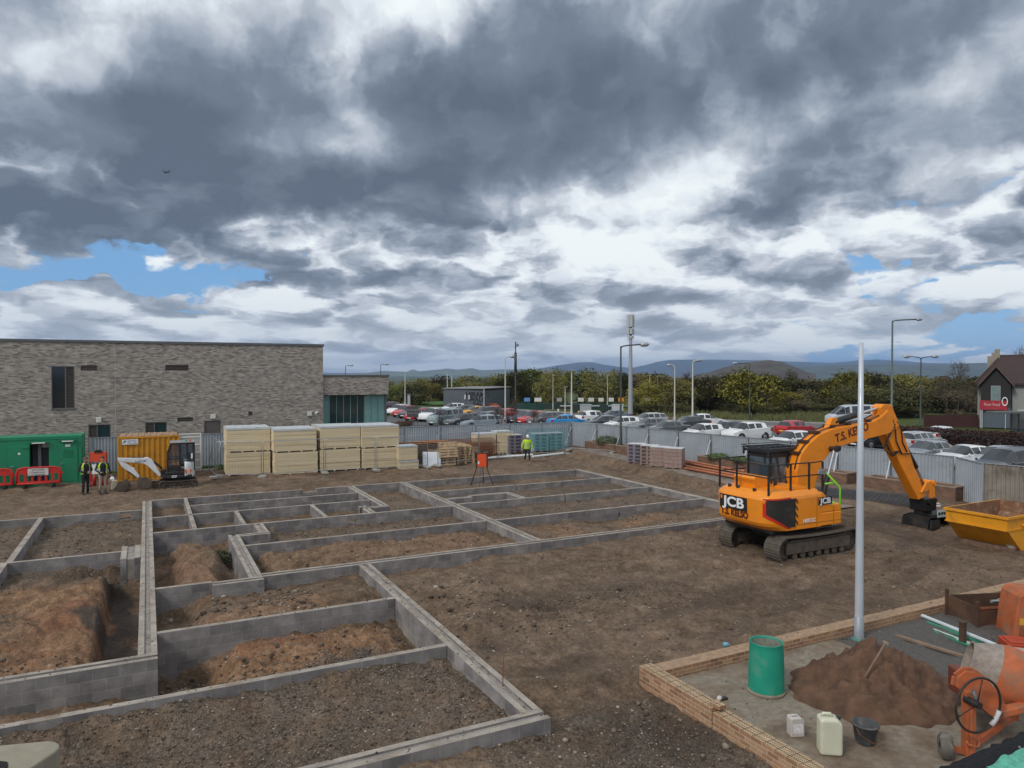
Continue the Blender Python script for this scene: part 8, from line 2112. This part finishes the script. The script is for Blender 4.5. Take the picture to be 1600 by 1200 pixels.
belt(1030, 1560, 34, 175, lambda x: topA(x) - 1, 66, ['brown', 'olive', 'dark'], 3)
# single trees that stand out
tree('yellow', 1168, 99, 584, 92, 'big yellow green tree left of the dark lamp column in long grass', 0); tree('yellow', 1330, 106, 583, 80, 'yellow green tree behind the minibus', 1); tree('olive', 1060, 103, 597, 62, 'rounded olive tree behind the pale lamp columns', 0)
tree('bare', 946, 150, 566, 36, 'bare brown tree standing above the belt left of the telecom mast', 0); tree('bare', 968, 146, 562, 44, 'bare brown tree behind the telecom mast', 1); tree('bare', 1000, 150, 572, 36, 'bare brown tree right of the telecom mast', 0); tree('bare', 1068, 150, 569, 34, 'bare reddish tree above the belt by the pale columns', 1)
tree('bare', 647, 165, 580, 18, 'small bare tree in front of the distant hills at left', 0); tree('bare', 522, 170, 575, 40, 'bare tree showing over the lower wing roof, left', 1); tree('bare', 512, 168, 578, 30, 'bare tree against the brick building corner', 0)
tree('bare', 1497, 88, 540, 40, 'tall slim bare tree left of the house', 1); tree('bare', 1478, 92, 566, 40, 'lower bare tree left of the slim one by the house', 0); tree('bare', 1515, 84, 590, 46, 'bare tree close to the house gable', 1); tree('bare', 1562, 100, 545, 46, 'bare tree behind the house ridge, left', 0); tree('bare', 1610, 92, 512, 60, 'bare tree behind the house ridge at the right edge', 1)
tree('dark', 1236, 128, 581, 22, 'small dark conifer like tree in front of the spoil heap', 0)
tree('bare', 780, 66, 612, 34, 'thin young bare tree in the car park left of the light pole', 0); tree('bare', 800, 68, 606, 36, 'thin young bare tree beside the camera mast', 1); tree('bare', 689, 60, 628, 26, 'thin young tree in front of the teal grey people carrier', 1); tree('bare', 835, 70, 622, 28, 'thin young bare tree above the navy blue car', 0)
hedge(598, 672, 640, 664, .6, 1.4, 'low brown planted bed by the glazed wing', (.075, .045, .025), 1500, name='planting_bed')

# ------------------------------------------------------------------ hills
def hill(name, pts, D, thick, m, seed):
    """ridge at distance D whose crest follows the skyline heights"""
    xs = np.linspace(pts[0][0], pts[-1][0], 140); ys = np.interp(xs, [p[0] for p in pts], [p[1] for p in pts]); mb = MB(); NV = 16
    vs_ = []
    for i, (x, y) in enumerate(zip(xs, ys)):
        top_z = CAMZ + (582 - y) * D / FPX + 0.0; zb = -20.0
        for j in range(NV + 1):
            s = j / NV * 2 - 1; prof_ = math.cos(s * math.pi / 2) ** 1.3; d = D + s * thick
            k = mnoise.noise((x * .018 + seed, s * 2.2, seed)) * .22 * (1 - abs(prof_ * 2 - 1)) + mnoise.noise((x * .06, s * 5, seed + 3)) * .07 * prof_ * (1 - prof_) * 4
            p = pd(x + 30 * s * 0, d); vs_.append((p.x, p.y, zb + (top_z - zb) * max(0, min(1, prof_ + (k if abs(s) > .02 else 0)))))
    mb.add(vs_, [(i * (NV + 1) + j, (i + 1) * (NV + 1) + j, (i + 1) * (NV + 1) + j + 1, i * (NV + 1) + j + 1) for i in range(len(xs) - 1) for j in range(NV)], 0, True)
    return struct(mb.build(name, m))
moor = mat('moorland', (.035, .045, .05), .95, var=.35, vscale=.004); farm = mat('far fields', (.10, .115, .06), .95, var=.45, vscale=.006); heap_ = mat('spoil heap', (.055, .043, .034), .95, var=.4, vscale=.03, bump=.6, bscale=.1, dirt=(.09, .10, .04), dirt_amt=.4, dscale=.02)
hill('hill_moor', [(760, 583), (800, 580), (840, 576), (880, 569.5), (905, 566), (925, 566), (945, 570), (985, 575), (1010, 570), (1030, 564.5), (1050, 562), (1110, 562), (1180, 563), (1240, 565), (1300, 567), (1340, 563.5), (1370, 561.5), (1400, 563.5), (1450, 567), (1560, 569), (1640, 571)], 7000, 1500, moor, 2)
hill('hill_fields', [(560, 584), (600, 579.5), (635, 581), (645, 577), (655, 580), (690, 577), (697, 575.5), (715, 577.5), (738, 575), (752, 578.5), (790, 577), (840, 577), (900, 581), (960, 584)], 5600, 900, farm, 5)
hill('hill_wooded', [(1180, 584), (1230, 574), (1300, 571), (1370, 569.5), (1450, 570), (1530, 567), (1640, 566)], 3600, 700, mat('far woods', (.05, .06, .035), .95, var=.5, vscale=.01), 8)
hill('spoil_heap', [(1085, 586), (1110, 581), (1130, 574), (1160, 567), (1190, 563), (1203, 562.5), (1220, 565), (1240, 572), (1258, 580), (1275, 585)], 1150, 170, heap_, 4)

# ------------------------------------------------------------------ airliner in the cloud
D = 1500; p = pd(263, D); az_ = Vector((p.x, p.y, 0)).normalized(); z = CAMZ + (582 - 270.5) * D / FPX
ap = empty('airliner', 'small dark airliner flying below the grey cloud at upper left', 'aircraft', (p.x, p.y, z), R(115)); am = mat('aircraft grey', (.05, .06, .075), .5, .2, var=0); K = .72
fu = [(-16, .2, .6), (-14, 1.1, .4), (-8, 1.9, .1), (6, 2.0, 0), (12, 1.7, 0), (15, .9, -.1), (16.5, .15, -.2)]
MB().tube([(x * K, 0, zz_ * K) for x, r_, zz_ in fu], [r_ * K for x, r_, zz_ in fu], 12).build('fuselage', am, ap)
for s in (-1, 1):
    MB().add([(3 * K, s * 1.5 * K, -.6 * K), (-2 * K, s * 1.5 * K, -.6 * K), (-6.5 * K, s * 16 * K, 2.6 * K), (-5 * K, s * 16 * K, 2.6 * K), (3 * K, s * 1.5 * K, -1.1 * K), (-2 * K, s * 1.5 * K, -1.1 * K), (-6.5 * K, s * 16 * K, 2.45 * K), (-5 * K, s * 16 * K, 2.45 * K)], [(0, 1, 2, 3), (7, 6, 5, 4), (0, 3, 7, 4), (1, 5, 6, 2), (2, 6, 7, 3)]).build('wing', am, ap)
    MB().cyl((3.5 * K, s * 5.5 * K, -1.4 * K), (.2 * K, s * 5.5 * K, -1.4 * K), 1.1 * K, .8 * K, 10).build('engine', am, ap)
    MB().add([(-13 * K, s * .5 * K, .9 * K), (-15 * K, s * .5 * K, .9 * K), (-16.5 * K, s * 6 * K, 1.6 * K), (-15.5 * K, s * 6 * K, 1.6 * K), (-13 * K, s * .5 * K, .6 * K), (-15 * K, s * .5 * K, .6 * K), (-16.5 * K, s * 6 * K, 1.45 * K), (-15.5 * K, s * 6 * K, 1.45 * K)], [(0, 1, 2, 3), (7, 6, 5, 4), (0, 3, 7, 4), (1, 5, 6, 2), (2, 6, 7, 3)]).build('tailplane', am, ap)
MB().prism([(-12 * K, 1.2 * K), (-16 * K, 1.0 * K), (-17.5 * K, 6.2 * K), (-15.8 * K, 6.2 * K)], -.15, .15, 'y').build('fin', am, ap)

# ------------------------------------------------------------------ stones and rubble trodden into the site
def stones():
    r_ = np.random.default_rng(17)
    ico = [(0, 0, 1), (.89, 0, .45), (.28, .85, .45), (-.72, .53, .45), (-.72, -.53, .45), (.28, -.85, .45), (.72, .53, -.45), (-.28, .85, -.45), (-.89, 0, -.45), (-.28, -.85, -.45), (.72, -.53, -.45), (0, 0, -1)]
    fc = [(0, 1, 2), (0, 2, 3), (0, 3, 4), (0, 4, 5), (0, 5, 1), (1, 6, 2), (2, 7, 3), (3, 8, 4), (4, 9, 5), (5, 10, 1), (6, 7, 2), (7, 8, 3), (8, 9, 4), (9, 10, 5), (10, 6, 1), (11, 7, 6), (11, 8, 7), (11, 9, 8), (11, 10, 9), (11, 6, 10)]
    ico = np.array(ico); fc = np.array(fc)
    P = []
    def scat(n, x0, x1, y0, y1, s0, s1, clump=0.0):
        x = r_.uniform(x0, x1, n); y = r_.uniform(y0, y1, n); s = np.exp(r_.uniform(np.log(s0), np.log(s1), n)) * r_.uniform(.6, 1.1, n)
        if clump: k = fbm(x, y, clump, 3) > .02; x, y, s = x[k], y[k], s[k]
        P.append(np.stack([x, y, s], 1))
    scat(2600, 5.9, 24, 10.9, 20.4, .010, .035, .5); scat(300, 5.9, 22, 10.9, 20.4, .025, .05, .6); scat(220, 6.0, 8.6, 13.5, 18.2, .02, .06); scat(160, 8.4, 11.5, 14.0, 16.2, .02, .05)
    scat(5200, -6, 5.4, 10.4, 13.6, .012, .030); scat(1400, -6, 5.3, 13.8, 15.0, .012, .035); scat(700, -5, 5.3, 14.2, 17, .015, .06, .7); scat(500, .3, 5.4, 17.3, 20.4, .02, .07, .7); scat(24, .9, 2.2, 18.8, 20.3, .05, .11)
    scat(900, -6, -.6, 16, 25.2, .015, .05, .6); scat(600, -6, -.4, 25.7, 32.6, .02, .05); scat(500, 3, 11.3, 21, 27.7, .02, .06); scat(500, 11.9, 21.8, 21, 31, .02, .055); scat(1600, 4.2, 8.2, 6, 10.0, .010, .030); scat(120, 4.5, 8.2, 7, 10.8, .03, .07)
    scat(700, -8, 27, 35.8, 44, .015, .045, .4); scat(160, 22.5, 27, 18, 40, .02, .06); scat(60, 8.9, 14, 7.6, 10.4, .008, .02)
    scat(2600, 13.3, 22, 8.4, 10.5, .012, .04)
    k0 = sum(len(q) for q in P)
    for (x0, x1, y0, y1, m) in ((5.46, 5.79, 10.4, 20.5, 150), (-5, 5.8, 10.01, 10.34, 120), (-5, 5.4, 13.63, 13.76, 60), (-4, .1, 15.6, 15.9, 50), (-.18, .13, 16, 34, 130), (.2, 5.4, 17.08, 17.2, 45), (3, 22, 20.56, 20.88, 140), (11.42, 11.73, 21, 35, 60), (9, 20, 10.65, 10.92, 60)): scat(m, x0, x1, y0, y1, .006, .022)
    p = np.concatenate(P); n = len(p)
    z = ground_z(p[:, 0], p[:, 1]); inn = (p[:, 0] > 8.7) & (p[:, 1] < 10.6); z = np.where(inn, SZ + .004, z); z[k0:] = ZT - .002
    v = ico[None] * (1 + r_.uniform(-.25, .25, (n, 12, 1))) * p[:, 2][:, None, None] * r_.uniform(.7, 1.3, (n, 1, 3)) * np.array([1.15, 1.15, .7])
    a = r_.uniform(0, 6.28, n); ca, sa_ = np.cos(a)[:, None], np.sin(a)[:, None]
    v = np.stack([v[:, :, 0] * ca - v[:, :, 1] * sa_, v[:, :, 0] * sa_ + v[:, :, 1] * ca, v[:, :, 2]], -1)
    v += np.stack([p[:, 0], p[:, 1], z + p[:, 2] * .25], -1)[:, None]
    f = (fc[None] + 12 * np.arange(n)[:, None, None]).reshape(-1, 3)
    me = bpy.data.meshes.new('stones'); me.vertices.add(n * 12); me.vertices.foreach_set('co', v.ravel())
    me.loops.add(len(f) * 3); me.loops.foreach_set('vertex_index', f.ravel().astype(np.int32)); me.polygons.add(len(f)); me.polygons.foreach_set('loop_start', (np.arange(len(f)) * 3).astype(np.int32)); me.update(calc_edges=True)
    m = bpy.data.materials.new('field stone'); m.use_nodes = True; t = NT(m.node_tree); b = t.n['Principled BSDF']
    rn = t.new('ShaderNodeNewGeometry').outputs['Random Per Island']; co = t.new('ShaderNodeTexCoord').outputs['Object']
    c = t.ramp(rn, [(0, (.05, .038, .029)), (.35, (.100, .076, .056)), (.6, (.14, .108, .08)), (.88, (.19, .155, .12)), (1, (.34, .30, .25))])
    k = t.mapr(t.noise(co, 40, 3, .6), .3, .7, .7, 1.25); t.put(b.inputs['Base Color'], t.mix(1.0, c, t.comb(k, k, k), 'MULTIPLY')); b.inputs['Roughness'].default_value = .95; b.inputs['Specular IOR Level'].default_value = .2
    me.materials.append(m); o = bpy.data.objects.new('stones', me); COL.objects.link(o); return stuff(o)
stones()
# ------------------------------------------------------------------ air
hz = MB().box(-9500, 9500, -9500, 9500, -26, 170)
hm_ = bpy.data.materials.new('haze'); hm_.use_nodes = True; t = NT(hm_.node_tree); t.n.clear()
pv = t.new('ShaderNodeVolumePrincipled'); pv.inputs['Color'].default_value = (.42, .63, 1.0, 1); pv.inputs['Density'].default_value = 1.15e-4; pv.inputs['Anisotropy'].default_value = .2
t.l.new(pv.outputs[0], t.new('ShaderNodeOutputMaterial').inputs['Volume'])
stuff(hz.build('haze', hm_))
